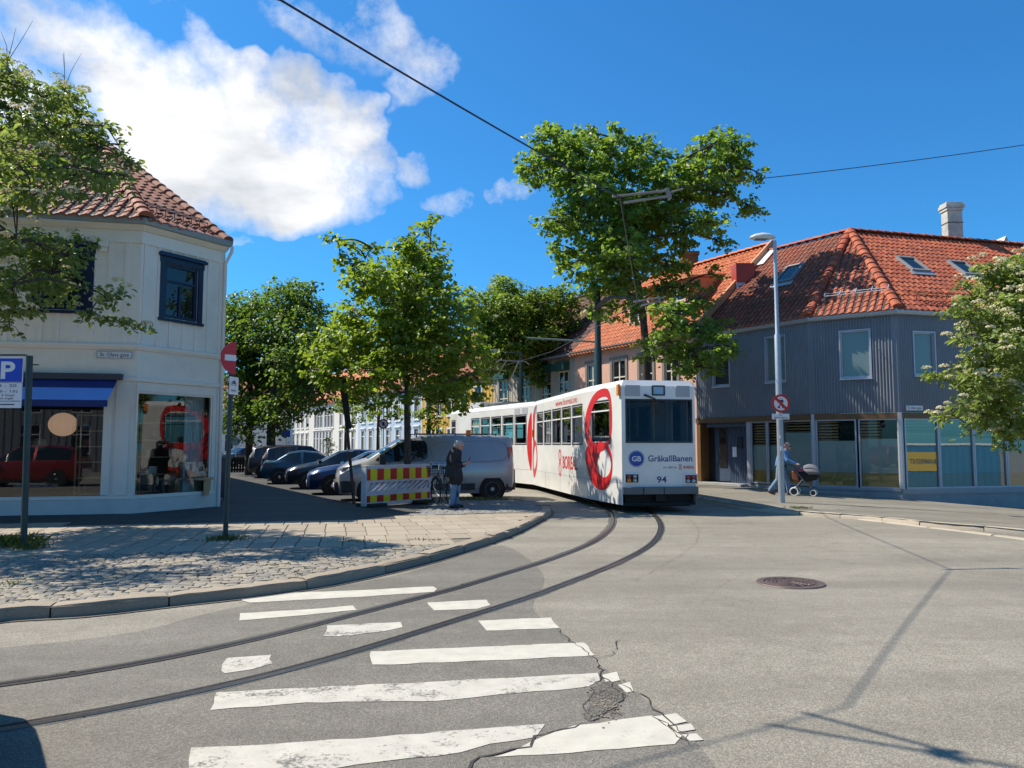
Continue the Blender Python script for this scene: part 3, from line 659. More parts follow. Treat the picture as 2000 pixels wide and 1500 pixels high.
# roof with hips
AP = D(188, 270, 22.6); ez = 7.0; Ce = corner(C2, FL.n, FR.n, .34); Ce.z = ez; Ae = A0 + FL.n * .34; Ae.z = ez; Ee = E2 + FR.n * .26 - uR * .12; Ee.z = ez
O, U, Vd, L, au, av = slope_frame(Ae, Ce, AP); rf = tiles('roof', 'tile_old', shop, O, U, Vd, [(0, 0), (L, 0), (au, av), (0, av)], .27, .36, .036)
O, U, Vd, L, au, av = slope_frame(Ce, Ee, AP); rf2 = tiles('roof', 'tile_old', shop, O, U, Vd, [(0, 0), (L, 0), (au, av)], .27, .36, .036)
q = MB(); AL = AP - uL * 14; back = AP + V((-2, 6, -4.5)); q.add([Ae, Ce, AP, AL], [(0, 1, 2, 3)]); q.add([Ce, Ee, AP], [(0, 1, 2)]); Be = B2 + FB.n * .3; Be.z = ez; q.add([Ee, Be, AP + (B2 - E2)], [(0, 1, 2)]); q.add([Ee, AP + (B2 - E2), AP], [(0, 1, 2)])
q.build('roof_deck', M('deck', (.06, .05, .045), .9), rf)
q = MB(); ridge(q, Ce + V((0, 0, .06)), AP + V((0, 0, .06)), .16, .36); ridge(q, Ee + V((0, 0, .05)), AP + V((0, 0, .05)), .15, .36); ridge(q, AL + V((0, 0, .05)), AP + V((0, 0, .05)), .15, .36); q.build('ridge_tiles', 'tile_old', rf, smooth=True)
q = MB()   # snow guard
for j in range(3): q.tube([Ce + (Ee - Ce) * .12 + Vd * (.55 + j * .13) + V((0, 0, .17)), Ce + (Ee - Ce) * .88 + Vd * (.55 + j * .13) + V((0, 0, .17))], .012, 5)
for k in range(8): p = Ce + (Ee - Ce) * (.14 + k * .105) + Vd * .5; q.tube([p + V((0, 0, .04)), p + V((0, 0, .2)), p + Vd * .4 + V((0, 0, .16))], .011, 5)
q.build('snow_guard', 'wire', rf)
O, U, Vl, L, au, av = slope_frame(Ae, Ce, AP); q = MB()
for j in range(2): q.tube([Ae + Vl * (.75 + j * .16) + V((0, 0, .2)), Ce - U * 1.1 + Vl * (.75 + j * .16) + V((0, 0, .2))], .012, 5)
for k in range(14): p = Ae + U * (k * .95) + Vl * .72; q.tube([p + V((0, 0, .0)), p + V((0, 0, .22)), p + Vl * .3 + V((0, 0, .16))], .011, 5)
q.build('snow_guard', 'wire', rf)
q = MB(); pe = E2 + FR.n * .08 - uR * .02; q.tube([E2 + FR.n * .3 + V((0, 0, 6.9)), E2 + FR.n * .28 + V((0, 0, 6.75)), pe + V((0, 0, 6.45)), pe + V((0, 0, .1))], .045, 8); q.build('downpipe', 'cream_trim', shop, smooth=True)

# --- grey corrugated corner house
K1 = V((13.1, 26.0, 0)); K2 = V((10.82, 27.65, 0)); K3 = V((7.75, 32.3, 0)); K4 = K1 + V((.966, .26, 0)).normalized() * 17
G1, G2, G3 = F(K3, to=K2), F(K2, to=K1), F(K1, to=K4)
grey = thing('grey_corner_house', 'dark grey corrugated corner house with orange tiled hip roof and glazed ground floor', 'house', (K1.x, K1.y, gz(K1.x)))
m, nt2, b2 = nodes('corrugated'); p2 = pos(nt2)
c2 = ramp(nt2, noise(nt2, .7, 6, .6, p2), [(.3, (.175, .188, .21)), (.7, (.22, .234, .255))]); lk(nt2, c2, b2.inputs['Base Color']); b2.inputs['Roughness'].default_value = .5; b2.inputs['IOR'].default_value = 1.55; MATS['corrugated'] = m
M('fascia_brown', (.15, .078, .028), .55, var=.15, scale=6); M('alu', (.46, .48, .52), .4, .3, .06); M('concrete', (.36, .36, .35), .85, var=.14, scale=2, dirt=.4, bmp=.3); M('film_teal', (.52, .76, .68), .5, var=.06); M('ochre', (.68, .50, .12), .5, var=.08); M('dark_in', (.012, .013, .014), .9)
M('blind_slat', (.52, .41, .18), .6, var=.1); M('sill_pale', (.36, .36, .36), .6, var=.08, dirt=.2); M('brown_wood', (.16, .075, .02), .6, var=.2, scale=8); M('door_blue', (.05, .075, .12), .5, var=.1)
zb = 2.79; zg = 6.12
def corr(L, p=.1, d=.036):
    o = [(0, 0)]; u = .02
    while u + p < L: o += [(u, 0), (u + p * .42, d), (u + p * .58, d), (u + p * .9, 0)]; u += p
    return o + [(L, 0)]
up = {'a': G1.rect(1393, 679, 1426, 752), 'b': G1.rect(1495, 660, 1536, 743), 'c': G2.rect(1640, 648, 1702, 736), 'd': G3.rect(1782, 648, 1827, 733)}
up['e'] = (up['d'][0] + 2.55, up['d'][1] + 2.55, up['d'][2], up['d'][3]); up['f'] = (up['d'][0] + 5.2, up['d'][1] + 5.2, up['d'][2], up['d'][3]); up['g'] = (up['d'][0] + 7.9, up['d'][1] + 7.9, up['d'][2], up['d'][3])
q = MB()
for Fr, hs in ((G1, 'ab'), (G2, 'c'), (G3, 'defg')): wall(q, Fr, 0, Fr.L, zb, zg, [up[k] for k in hs], corr(Fr.L), reveal=.1)
q.build('cladding', 'corrugated', grey)
m = MATS['glass_dark'].copy(); m.name = 'glass_blind'; m.node_tree.nodes['Principled BSDF'].inputs['Base Color'].default_value = (.17, .22, .2, 1); MATS['glass_blind'] = m
for k, Fr in zip('abcdefg', (G1, G1, G2, G3, G3, G3, G3)):
    w = window(grey, Fr, up[k], 'alu', 'glass_dark' if k in 'ae' else 'glass_blind', 1, (), .055)
    a, b, lo, hi = up[k]; q = MB(); rim(q, Fr, a - .03, b + .03, lo - .03, hi + .03, .045, -.02, .05); q.fbox(Fr, a - .05, b + .05, lo - .08, lo - .032, .0, .09); q.build('casing', 'alu', w)
gp_ = [K3, K2, K1, K4]
q = MB(); sweep(q, gp_, rect_prof(-.05, .07, 2.58, 2.785)); q.build('fascia', 'fascia_brown', grey)
q = MB(); sweep(q, gp_, [(-.02, 6.11), (.16, 6.13), (.20, 6.20), (.21, 6.33), (.16, 6.34), (.1, 6.25), (-.02, 6.25)]); q.build('gutter', 'galv', grey)
q = MB(); wall(q, G1, 0, G1.L, -1, .17, reveal=0); wall(q, G2, 0, G2.L, -1, .2); wall(q, G3, 0, G3.L, -2, .02); q.build('plinth', 'concrete', grey)
q = MB(); sweep(q, [K1, K4], rect_prof(-.1, .03, .021, .21)); sweep(q, [K2, K1], rect_prof(-.1, .03, .12, .21)); q.build('sill', 'sill_pale', grey)
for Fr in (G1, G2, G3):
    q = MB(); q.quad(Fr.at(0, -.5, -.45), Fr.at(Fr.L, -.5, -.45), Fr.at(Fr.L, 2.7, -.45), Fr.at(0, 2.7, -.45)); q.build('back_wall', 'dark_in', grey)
glassmat('glass_mirror', (.7, .74, .74), .22); glassmat('glass_front', (.95, .96, .96), .07)
def shopfront(Fr, px0, px1, ftop, blind=(0, 1), gl='glass_front', mir=False):
    u0 = Fr.hit(px0, 880)[0]; u1 = Fr.hit(px1, 880)[0]; q = MB(); lo, hi = .21, 2.58
    rim(q, Fr, u0, u1, lo, hi, .05, -.08, .02); w = q.build('shop_window', 'alu', grey)
    q = MB(); q.quad(*[Fr.at(u, z, -.03) for u, z in ((u0 + .05, lo + .05), (u1 - .05, lo + .05), (u1 - .05, hi - .05), (u0 + .05, hi - .05))]); q.build('pane', gl, w, fix=False)
    fz = Fr.hit((px0 + px1) / 2, ftop)[1]
    q = MB(); q.fbox(Fr, u0 + .02, u1 - .02, .72, fz, -.12, -.1); q.build('frosted_film', 'film_teal', w)
    q = MB(); q.fbox(Fr, u0 + .02, u1 - .02, .1, .715, -.13, -.1); q.build('ochre_panel', 'ochre', w)
    if blind:
        q = MB(); z = fz - .1; a = u0 + (u1 - u0) * blind[0]; b = u0 + (u1 - u0) * blind[1]
        while z < hi - .06: q.hexa([Fr.at(a, z, -.2), Fr.at(b, z, -.2), Fr.at(b, z + .02, -.28), Fr.at(a, z + .02, -.28), Fr.at(a, z + .042, -.195), Fr.at(b, z + .042, -.195), Fr.at(b, z + .062, -.275), Fr.at(a, z + .062, -.275)]); z += .105
        q.build('window_blind', 'blind_slat', w)
    return w
X6 = lambda x: 1340 + x / 3.03
for a, b, ft, bl in ((385, 482, 870, (0, 1)), (484, 572, 870, (0, 1)), (574, 752, 845, (.0, 1))): shopfront(G1, X6(a), X6(b), ft, bl)
for a, b, ft, bl in ((772, 1012, 861, (0, .52)), (1024, 1276, 857, (0, .5))): shopfront(G2, X6(a), X6(b), ft, bl)
for a, b, ft, bl in ((1296, 1497, 845, (0, 1)), (1499, 1703, 853, None), (1705, 1895, 857, (.3, .65)), (1897, 2080, 862, (.0, 1))): shopfront(G3, X6(a), X6(b), ft, bl, 'glass_mirror')
for p, w in ((K2, .09), (K1, .09)): q = MB(); q.lathe([(w, 0), (w, 2.58)], (p.x, p.y, .2), n=6); q.build('mullion', 'alu', grey)
q = MB(); q.fbox(G1, G1.hit(X6(362), 880)[0], G1.hit(X6(384), 880)[0], .1, 2.58, -.1, .03); q.build('mullion', 'alu', grey)
# entrance
ua, ub, uc, ud = [G1.hit(X6(x), 880)[0] for x in (60, 130, 232, 362)]
q = MB(); q.fbox(G1, 0.05, ua + .28, 0, 2.58, -.5, .04); q.build('door_post', 'brown_wood', grey)
q = MB(); q.fbox(G1, ub, uc - .02, .2, 2.5, -.5, -.42); q.fbox(G1, ub - .1, ud, 2.4, 2.58, -.45, -.05); dr = q.build('door', 'door_blue', grey)
q = MB(); q.fbox(G1, ub + .25, uc - .25, .75, 2.35, -.415, -.405); q.build('door_glass', 'glass_dark', dr)
q = MB(); q.tube([G1.at(ub + .15, 1.0, -.37), G1.at(ub + .15, 1.5, -.37)], .018, 8); q.build('handle', 'chrome', dr)
q = MB(); wall(q, G1, uc, ud, .1, 2.45, (), corr(G1.L, .09, .02)); pn = q.build('entrance_panel', 'door_blue', grey)
for v in pn.data.vertices: v.co -= G1.n * .3
q = MB(); q.fbox(G1, uc + .4, uc + .65, 1.55, 2.0, -.29, -.24); q.build('doorbell_panel', 'black_plastic', grey)
q = MB(); q.fbox(G1, uc + .15, uc + .35, 1.2, 1.6, -.29, -.25); q.build('notice', 'white_sign', grey)
q = MB(); q.fbox(G1, ua, ud, -.3, .16, -.3, .35); q.build('doorstep', 'concrete', grey)
plate(grey, G3, 1767, 792, 1800, 802, 'St. Olavs gate', d=.05)
# roof
AG = D(1660, 452, 31.0); ezg = 6.3
e3 = K3 + G1.n * .22; e2 = corner(K2, G1.n, G2.n, .22); e1 = corner(K1, G2.n, G3.n, .22); e4 = K4 + G3.n * .22
for e in (e1, e2, e3, e4): e.z = ezg
GP = {}
O, U, Vd, L, au, av = slope_frame(e3, e2, AG); r1 = tiles('roof', 'tile_orange', grey, O, U, Vd, [(0, 0), (L, 0), (au, av), (0, av)], .24, .34, .032); GP[1] = (O, U, Vd); rl = O + Vd * av
O, U, Vd, L, au, av = slope_frame(e2, e1, AG); r2 = tiles('roof', 'tile_orange', grey, O, U, Vd, [(0, 0), (L, 0), (au, av)], .24, .34, .032); GP[2] = (O, U, Vd)
O, U, Vd, L, au, av = slope_frame(e1, e4, AG); r3 = tiles('roof', 'tile_orange', grey, O, U, Vd, [(0, 0), (L, 0), (L, av), (au, av)], .24, .34, .032); GP[3] = (O, U, Vd); rr4 = O + U * L + Vd * av
q = MB(); q.add([e3, e2, AG, rl], [(0, 1, 2, 3)]); q.add([e2, e1, AG], [(0, 1, 2)]); q.add([e1, e4, rr4, AG], [(0, 1, 2, 3)])
bk1 = rl + V((.866, .5, -.9)) * 5; bk2 = rr4 + V((-.26, .966, -.9)) * 5; q.add([rl, AG, AG + V((.4, .9, -.9)) * 5, bk1], [(0, 1, 2, 3)]); q.add([AG, rr4, bk2, AG + V((.4, .9, -.9)) * 5], [(0, 1, 2, 3)]); q.build('roof_deck', 'deck', r1)
q = MB(); up_ = V((0, 0, .06)); ridge(q, e2 + up_, AG + up_, .17, .4); ridge(q, e1 + up_, AG + up_, .17, .4); ridge(q, rl + up_, AG + up_, .13, .4); ridge(q, AG + up_, rr4 + up_, .13, .4); q.build('ridge_tiles', 'tile_orange', r2, smooth=True)
def on_roof(k, px, py):
    O, U, Vd = GP[k]; n = U.cross(Vd); return hitplane(px, py, O, n)
def skylight(par, k, px, py, w, h):
    O, U, Vd = GP[k]; n = U.cross(Vd).normalized(); n = n if n.z > 0 else -n; c = on_roof(k, px, py); q = MB()
    def bx(u0, u1, v0, v1, h0, h1): q.hexa([c + U * u + Vd * v + n * z for z in (h0, h1) for u, v in ((u0, v0), (u1, v0), (u1, v1), (u0, v1))])
    bx(-w, -w + .08, -h, h, 0, .13); bx(w - .08, w, -h, h, 0, .13); bx(-w + .08, w - .08, -h, -h + .1, 0, .12); bx(-w + .08, w - .08, h - .1, h, 0, .14)
    s = q.build('skylight', 'grey_paint', par); q = MB(); bx(-w + .08, w - .08, -h + .1, h - .1, .04, .09); q.build('pane', 'glass_dark', s)
    q = MB(); bx(-w - .1, w + .1, -h - .25, -h, .03, .06); q.build('flashing', 'galv', s)
skylight(r3, 3, 1781, 519, .42, .55); skylight(r3, 3, 1882, 527, .42, .55); skylight(r1, 1, 1543, 537, .42, .62)
for k, (pa, pb) in {1: ((1465, 610), (1580, 590)), 2: ((1612, 588), (1735, 580)), 3: ((1785, 585), (1860, 588))}.items():
    O, U, Vd = GP[k]; n = U.cross(Vd).normalized(); n = n if n.z > 0 else -n; a = on_roof(k, *pa); b = on_roof(k, *pb); b = a + U * (b - a).dot(U); q = MB()
    for j in range(2): q.tube([a + n * .2 + Vd * j * .16, b + n * .2 + Vd * j * .16], .016, 5)
    for j in range(5): p = a + (b - a) * j / 4; q.tube([p - Vd * .1, p + n * .22, p + Vd * .3 + n * .22, p + Vd * .4], .014, 5)
    q.build('snow_guard', 'fascia_brown' if k != 2 else 'galv', r2)
q = MB(); c = on_roof(1, 1455, 552); q.box(c.x - .4, c.x + .4, c.y - .1, c.y + .6, c.z + .0, c.z + .85); vt = q.build('roof_vent', M('red_tin', (.38, .05, .03), .5, var=.08), r1)
q = MB(); q.box(c.x - .4, c.x + .4, c.y - .06, c.y + .8, c.z - .6, c.z - .003); q.build('vent_base', 'galv', vt)
q = MB(); O, U, Vd = GP[1]; nn = U.cross(Vd).normalized(); nn = nn if nn.z > 0 else -nn; c = on_roof(1, 1492, 506); q.hexa([c + U * u + Vd * v + nn * z for z in (.05, .09) for u, v in ((-.35, -.6), (.35, -.6), (.35, .7), (-.35, .7))]); q.build('roof_flashing', 'white_paint', r1)
M('chimney_wash', (.55, .50, .43), .85, var=.2, scale=2.5, dirt=.75, bmp=.5, bscale=25)
cc = D(1861, 470, 33.0); q = MB(); q.box(cc.x - .33, cc.x + .33, cc.y - .25, cc.y + .25, 8.5, 11.85); q.box(cc.x - .37, cc.x + .37, cc.y - .29, cc.y + .29, 11.85, 11.97); q.box(cc.x - .41, cc.x + .41, cc.y - .33, cc.y + .33, 11.97, 12.12); q.box(cc.x - .37, cc.x + .37, cc.y - .29, cc.y + .29, 12.12, 12.22)
ch = q.build('chimney', 'chimney_wash', grey, bevel=.02)
q = MB(); q.box(cc.x - .343, cc.x + .343, cc.y - .263, cc.y + .263, 11.3, 11.34); q.build('iron_band', 'iron', ch)
g0 = D(1966, 483, 35.5); q = MB(); q.add([(g0.x - .5, g0.y, g0.z - .6), (g0.x + .55, g0.y, g0.z - .6), (g0.x, g0.y, g0.z + .55), (g0.x - .5, g0.y + 1.5, g0.z - .6), (g0.x + .55, g0.y + 1.5, g0.z - .6), (g0.x, g0.y + 1.5, g0.z + .55)], [(0, 1, 2), (3, 5, 4), (0, 2, 5, 3), (1, 4, 5, 2)]); q.build('dormer', 'chimney_wash', grey)

# --- terrace along the tram street
def rowhouse(name, label, pl, pr, ze, run, rise, wallm, roofm, fr, holes, cas=None, tw=.26, tc=.34, zfoot=-.3, gl='glass_dark', prof=None, bars=(.66,), nx=2, gut='grey_paint', cap=False, cw=.1, trim=None):
    Fr = F(pl, to=pr); L = Fr.L; h = thing(name, label, 'house', (pr[0], pr[1], 0)); q = MB(); wall(q, Fr, 0, L, zfoot, ze, holes, prof(L) if prof else None)
    bk = -2 * run
    for u in (0, L): q.quad(Fr.at(u, zfoot, 0), Fr.at(u, ze, 0), Fr.at(u, ze + rise, -run), Fr.at(u, ze, bk), Fr.at(u, zfoot, bk))
    q.quad(Fr.at(0, zfoot, bk), Fr.at(L, zfoot, bk), Fr.at(L, ze, bk), Fr.at(0, ze, bk)); q.build('wall', wallm, h)
    for w in holes: window(h, Fr, w, fr, gl, nx, bars, .06, cas, cw, cap)
    s = rise / run; a = Fr.at(-.1, ze - .3 * s + .1, .3); b = Fr.at(L + .1, ze - .3 * s + .1, .3); top = Fr.at(-.1, ze + rise + .1, -run)
    O, U, Vd, LL_, au, av = slope_frame(a, b, top); rf = tiles('roof', roofm, h, O, U, Vd, [(0, 0), (LL_, 0), (LL_, av), (0, av)], tw, tc, .032)
    q = MB(); q.quad(a, b, Fr.at(L + .1, ze + rise + .08, -run), top - V((0, 0, .02))); q.quad(top, Fr.at(L + .1, ze + rise + .1, -run), Fr.at(L + .1, ze, bk - .2), Fr.at(-.1, ze, bk - .2)); q.build('roof_deck', 'deck', rf)
    q = MB(); ridge(q, top + V((0, 0, .05)), Fr.at(L + .1, ze + rise + .15, -run), .14, .45); q.build('ridge_tiles', roofm, rf, smooth=True)
    q = MB(); sweep(q, [pl, pr], [(.01, ze - .18), (.28, ze - .16), (.36, ze - .07), (.36, ze - .02), (.01, ze - .02)]); q.build('gutter', gut, h)
    return h, Fr, rf, (O, U, Vd, av)
def hz(Fr, *pxs, lo, hi):
    return [(Fr.hit(a, 800)[0], Fr.hit(b, 800)[0], lo, hi) for a, b in pxs]
K5 = V((3.3, 40, 0)); K6 = V((-1.1, 47.6, 0)); K7 = V((-6.7, 57.3, 0)); K8 = V((-14, 70, 0)); K9 = V((-26.5, 92, 0))
M('pink_wall', (.68, .39, .28), .7, var=.06, scale=1.2, dirt=.15); M('win_cream', (.68, .62, .5), .5, var=.05); M('trim_taupe', (.22, .19, .165), .6, var=.08); M('pink_trim', (.56, .26, .13), .6, var=.08)
FP = F(K5, to=K3)
hp = hz(FP, (1148, 1168), (1197, 1223), (1251, 1276), (1300, 1324), lo=4.1, hi=5.75) + hz(FP, (1148, 1168), (1197, 1223), (1300, 1324), lo=1.1, hi=2.9)
pink, FP, rp, gp = rowhouse('pink_house', 'salmon pink plastered house with two roof dormers behind the tram', K5, K3, 6.5, 4.6, 4.2, 'pink_wall', 'tile_bright', 'win_cream', hp, 'trim_taupe', cw=.16, gut='trim_taupe', bars=(.5,))
q = MB(); L = FP.L   # orange bargeboard on the near gable
for u0, u1 in ((L + .1, L + .22),):
    q.hexa([FP.at(u0, 6.15, .35), FP.at(u1, 6.15, .35), FP.at(u1, 10.55, -4.62), FP.at(u0, 10.55, -4.62), FP.at(u0, 6.55, .35), FP.at(u1, 6.55, .35), FP.at(u1, 11.0, -4.62), FP.at(u0, 11.0, -4.62)])
    q.hexa([FP.at(u0, 10.55, -4.63), FP.at(u1, 10.55, -4.63), FP.at(u1, 6.2, -9.5), FP.at(u0, 6.2, -9.5), FP.at(u0, 11.0, -4.63), FP.at(u1, 11.0, -4.63), FP.at(u1, 6.6, -9.5), FP.at(u0, 6.6, -9.5)])
q.build('bargeboard', 'pink_trim', rp)
q = MB(); q.quad(FP.at(L + .005, 5.5, -.1), FP.at(L + .005, 6.45, -.1), FP.at(L + .005, 10.6, -4.6), FP.at(L + .005, 6.4, -9.1), FP.at(L + .005, 5.5, -9.1)); q.build('gable', 'pink_trim', pink)
for px0, px1 in ((1190, 1236), (1262, 1312)):
    ua = FP.hit(px0, 700)[0]; ub = ua + 1.75; d0 = -1.1; dm = MB(); D1 = F(FP.at(ua, 0, d0), to=FP.at(ub, 0, d0)); z0, z1 = 7.3, 9.15; wh = (.35, 1.4, 7.65, 8.85)
    wall(dm, D1, 0, D1.L, z0, z1, [wh]); 
    for u in (0, D1.L): dm.quad(D1.at(u, z0, 0), D1.at(u, z1, 0), D1.at(u, z1 + .3, -1.9), D1.at(u, z0, -1.9))
    do = dm.build('dormer', 'pink_trim', pink); window(do, D1, wh, 'win_cream', nx=2, bars=(.5,), cas='pink_wall', cw=.12)
    q = MB(); q.hexa([D1.at(-.15, z1, .2), D1.at(D1.L + .15, z1, .2), D1.at(D1.L + .15, z1 + .35, -2.2), D1.at(-.15, z1 + .35, -2.2), D1.at(-.15, z1 + .1, .2), D1.at(D1.L + .15, z1 + .1, .2), D1.at(D1.L + .15, z1 + .45, -2.2), D1.at(-.15, z1 + .45, -2.2)]); q.build('dormer_roof', 'pink_trim', do)
q = MB(); c = FP.at(F(FP.at(0, 0, -4.7), to=FP.at(FP.L, 0, -4.7)).hit(1345, 500)[0], 0, -4.7); q.box(c.x - .4, c.x + .4, c.y - .4, c.y + .4, 9.5, 11.4); q.box(c.x - .46, c.x + .46, c.y - .46, c.y + .46, 11.4, 11.6); q.build('chimney', 'brown_wood', pink)
M('beige_wall', (.46, .40, .31), .6, var=.06, dirt=.15); M('green_trim', (.015, .07, .05), .5, var=.1)
FBe = F(K6, to=K5)
hb = hz(FBe, (975, 992), (1018, 1035), (1057, 1077), (1091, 1111), lo=3.9, hi=5.6) + hz(FBe, (975, 992), (1018, 1035), (1057, 1077), (1091, 1111), lo=1, hi=2.8)
bg_, FBe, rb, _ = rowhouse('beige_house', 'beige panelled house with green window hoods and brown roof', K6, K5, 6.45, 4.6, 4.3, 'beige_wall', 'tile_brown', 'win_cream', hb, 'beige_wall', prof=lambda L: battens(L, .3, .07, .02), bars=(.33, .66), cw=.08)
for h in hb[:4]:
    q = MB(); q.hexa([FBe.at(h[0] - .12, h[3] + .02, .05), FBe.at(h[1] + .12, h[3] + .02, .05), FBe.at(h[1] + .12, h[3] + .02, .4), FBe.at(h[0] - .12, h[3] + .02, .4), FBe.at(h[0] - .12, h[3] + .5, .05), FBe.at(h[1] + .12, h[3] + .5, .05), FBe.at(h[1] + .12, h[3] + .42, .4), FBe.at(h[0] - .12, h[3] + .42, .4)]); q.build('window_hood', 'green_trim', bg_)
M('yellow_wall', (.62, .36, .06), .6, var=.08); M('pale_blue_wall', (.42, .50, .58), .55, var=.04); M('white_wall', (.72, .67, .58), .55, var=.05); M('win_white', (.76, .74, .7), .5, var=.04); M('pinkish', (.45, .2, .16), .6)
FY = F(K7, to=K6); L = FY.L
hy = [(u, u + .95, lo, hi) for lo, hi in ((3.7, 5.4), (1., 2.75)) for u in (.8, 2.6, 4.5, 6.6, 8.6)]
rowhouse('yellow_house', 'ochre yellow wooden house half hidden by small trees past the van', K7, K6, 6.2, 4.6, 4.0, 'yellow_wall', 'tile_orange', 'win_white', hy, 'win_white', tw=.4, tc=.5, prof=lambda L: battens(L, .4, .08, .02))
L = F(K8, to=K7).L; hb2 = [(u, u + .9, lo, hi) for lo, hi in ((3.6, 5.3), (.9, 2.9)) for u in (1.0, 3.0, 5.0, 7.2, 9.4, 11.4, 13.2)]
bh, FBl, _, _ = rowhouse('pale_blue_house', 'pale blue wooden house with white windows beyond the van windscreen', K8, K7, 6.1, 4.6, 4.0, 'pale_blue_wall', 'tile_orange', 'win_white', hb2, 'win_white', tw=.5, tc=.6, bars=(.75,), cw=.14, cap=True)
FWh = F(K9, to=K8); L = FWh.L; hw = []
for u in (L - 1.8, L - 3.6, L - 5.6): hw += [(u, u + .9, 3.5, 5.2), (u, u + .9, .9, 2.9)]
for u in (L - 8.6, L - 9.7, L - 10.8, L - 12.4, L - 13.5, L - 14.6): hw += [(u, u + .95, 3.4, 5.2)]
for k in range(6): u = L - 9 - k * 1.15; hw += [(u, u + .85, .7, 3.0)]
for u in (L - 18, L - 20, L - 22, L - 24): hw += [(u, u + .9, 3.5, 5.1), (u, u + .9, .9, 2.8)]
rowhouse('white_house', 'bright white wooden house with a row of tall windows behind the parked cars', K9, K8, 6.0, 4.6, 4.0, 'white_wall', 'tile_bright', 'win_white', hw, 'win_white', tw=.5, tc=.6, bars=(.7,), cw=.12, cap=True)
K10 = V((-52, 84, 0)); L = F(K10, to=K9).L
hf = [(u, u + 1.0, lo, hi) for lo, hi in ((3.5, 5.2), (.9, 2.9)) for u in np.arange(1, L - 2, 2.3)]
rowhouse('cream_house', 'long cream house seen under the dark trees at the far end of the street', K10, K9, 6.0, 4.6, 3.8, 'white_wall', 'tile_orange', 'win_white', hf, None, tw=.6, tc=.7)
# house across the junction: only the shop windows show it, as a reflection
hr_ = [(u, u + 1.1, lo, hi) for lo, hi in ((3.6, 5.2), (1.1, 2.9)) for u in np.arange(1.2, 34, 2.6)]
rowhouse('boarded_grey_house', 'grey boarded house reflected in the shop windows of the cream corner house', V((9, -15, 0)), V((-27, -15, 0)), 6.3, 4.5, 4.0, 'grey_paint', 'tile_brown', 'win_white', hr_, None, tw=.6, tc=.7, prof=lambda L: battens(L, .4, .1, .03))
# ---------------------------------------------------------------- tram
m, nt3, b3 = nodes('tram_white'); b3.inputs['Base Color'].default_value = (.74, .74, .73, 1); b3.inputs['Roughness'].default_value = .28; b3.inputs['Coat Weight'].default_value = .4; b3.inputs['Coat Roughness'].default_value = .08
c3 = ramp(nt3, noise(nt3, 1.1, 7, .65, pos(nt3)), [(.35, (.70, .68, .63)), (.6, (.80, .78, .73))]); lk(nt3, c3, b3.inputs['Base Color']); MATS['tram_white'] = m
M('logo_red', (.66, .018, .02), .35, var=.04, coat=.3); M('logo_blue', (.012, .055, .33), .35, var=.04); M('letter_navy', (.02, .035, .2), .4, var=.05); M('letter_grey', (.1, .1, .11), .5)
M('tram_in', (.15, .15, .15), .6, var=.1); M('seat_blue', (.03, .06, .16), .8, var=.2); M('bumper_grey', (.13, .135, .14), .6, var=.1); M('under_black', (.014, .013, .013), .8, var=.3); M('amber', (.75, .22, .01), .3, var=.05); M('lamp_red', (.35, .01, .01), .15, var=.1, coat=.6); M('lamp_clear', (.35, .35, .36), .12, .6); M('vent_grey', (.40, .41, .42), .6, var=.05)
FL3 = V((2.72, 19.10, 0)); FR3 = V((4.62, 19.43, 0)); c0 = (FL3 + FR3) / 2; rA = (FR3 - FL3).normalized(); bA = V((-rA.y, rA.x, 0)); HW = .965; BW = 1.2; TP = 2.35; LA = 10.0
pA = lambda s, w: c0 + bA * s + rA * w
c1 = pA(10.12, 0); bB = V((-.415, .91, 0)).normalized(); rB = V((bB.y, -bB.x, 0)); LB = 8.3
pB = lambda s, w: c1 + bB * s + rB * w
tram = thing('tram', 'white two section tram with red figure eight logos turning the corner', 'tram', (c0.x, c0.y, 0))
ZB, ZS, ZR, INS = .21, 3.16, 3.31, .10
TF = F(pA(0, -HW), to=pA(0, HW)); TT = F(pA(TP, -BW), to=pA(0, -HW)); TA = F(pA(LA, -BW), to=pA(TP, -BW)); TB = F(pB(LB, -BW), to=pB(.1, -BW)); TBt = F(pB(LB + 1.6, -HW), to=pB(LB, -BW)); TBe = F(pB(LB + 1.6, HW), to=pB(LB + 1.6, -HW))
RA_ = F(pA(TP, BW), to=pA(LA, BW)); RT = F(pA(0, HW), to=pA(TP, BW)); RB_ = F(pB(.1, BW), to=pB(LB, BW)); RBt = F(pB(LB, BW), to=pB(LB + 1.6, HW))
X4 = lambda x: 890 + x / 3.92
Y4 = lambda y: 720 + y / 3.92
def trect(Fr, x0, x1, y0, y1):   # opening from the middle of its pixel box
    ua = Fr.hit(X4(x0), 850)[0]; ub = Fr.hit(X4(x1), 850)[0]; xm = (x0 + x1) / 2; return (ua, ub, Fr.hit(X4(xm), Y4(y1))[1], Fr.hit(X4(xm), Y4(y0))[1])
wA = [trect(TA, 622, 669, 335, 583), trect(TA, 677, 731, 325, 581), trect(TA, 740, 805, 308, 580), trect(TA, 814, 882, 295, 578), trect(TA, 892, 971, 275, 576)]
za = sum(w[2] for w in wA) / 5; zb_ = sum(w[3] for w in wA) / 5; wA = [(w[0], w[1], za, zb_) for w in wA]
glassmat('glass_windscreen', (.95, .97, .97), .03)
wT = [trect(TT, 1033, 1183, 248, 573)]
wB = [trect(TB, 120, 182, 395, 580), trect(TB, 192, 261, 390, 580), trect(TB, 273, 347, 380, 580), trect(TB, 360, 441, 370, 582), trect(TB, 453, 542, 360, 583)]
zc = sum(w[2] for w in wB) / 5; zd = sum(w[3] for w in wB) / 5; zc, zd = za, zb_; wB = [(w[0], w[1], zc, zd) for w in wB]
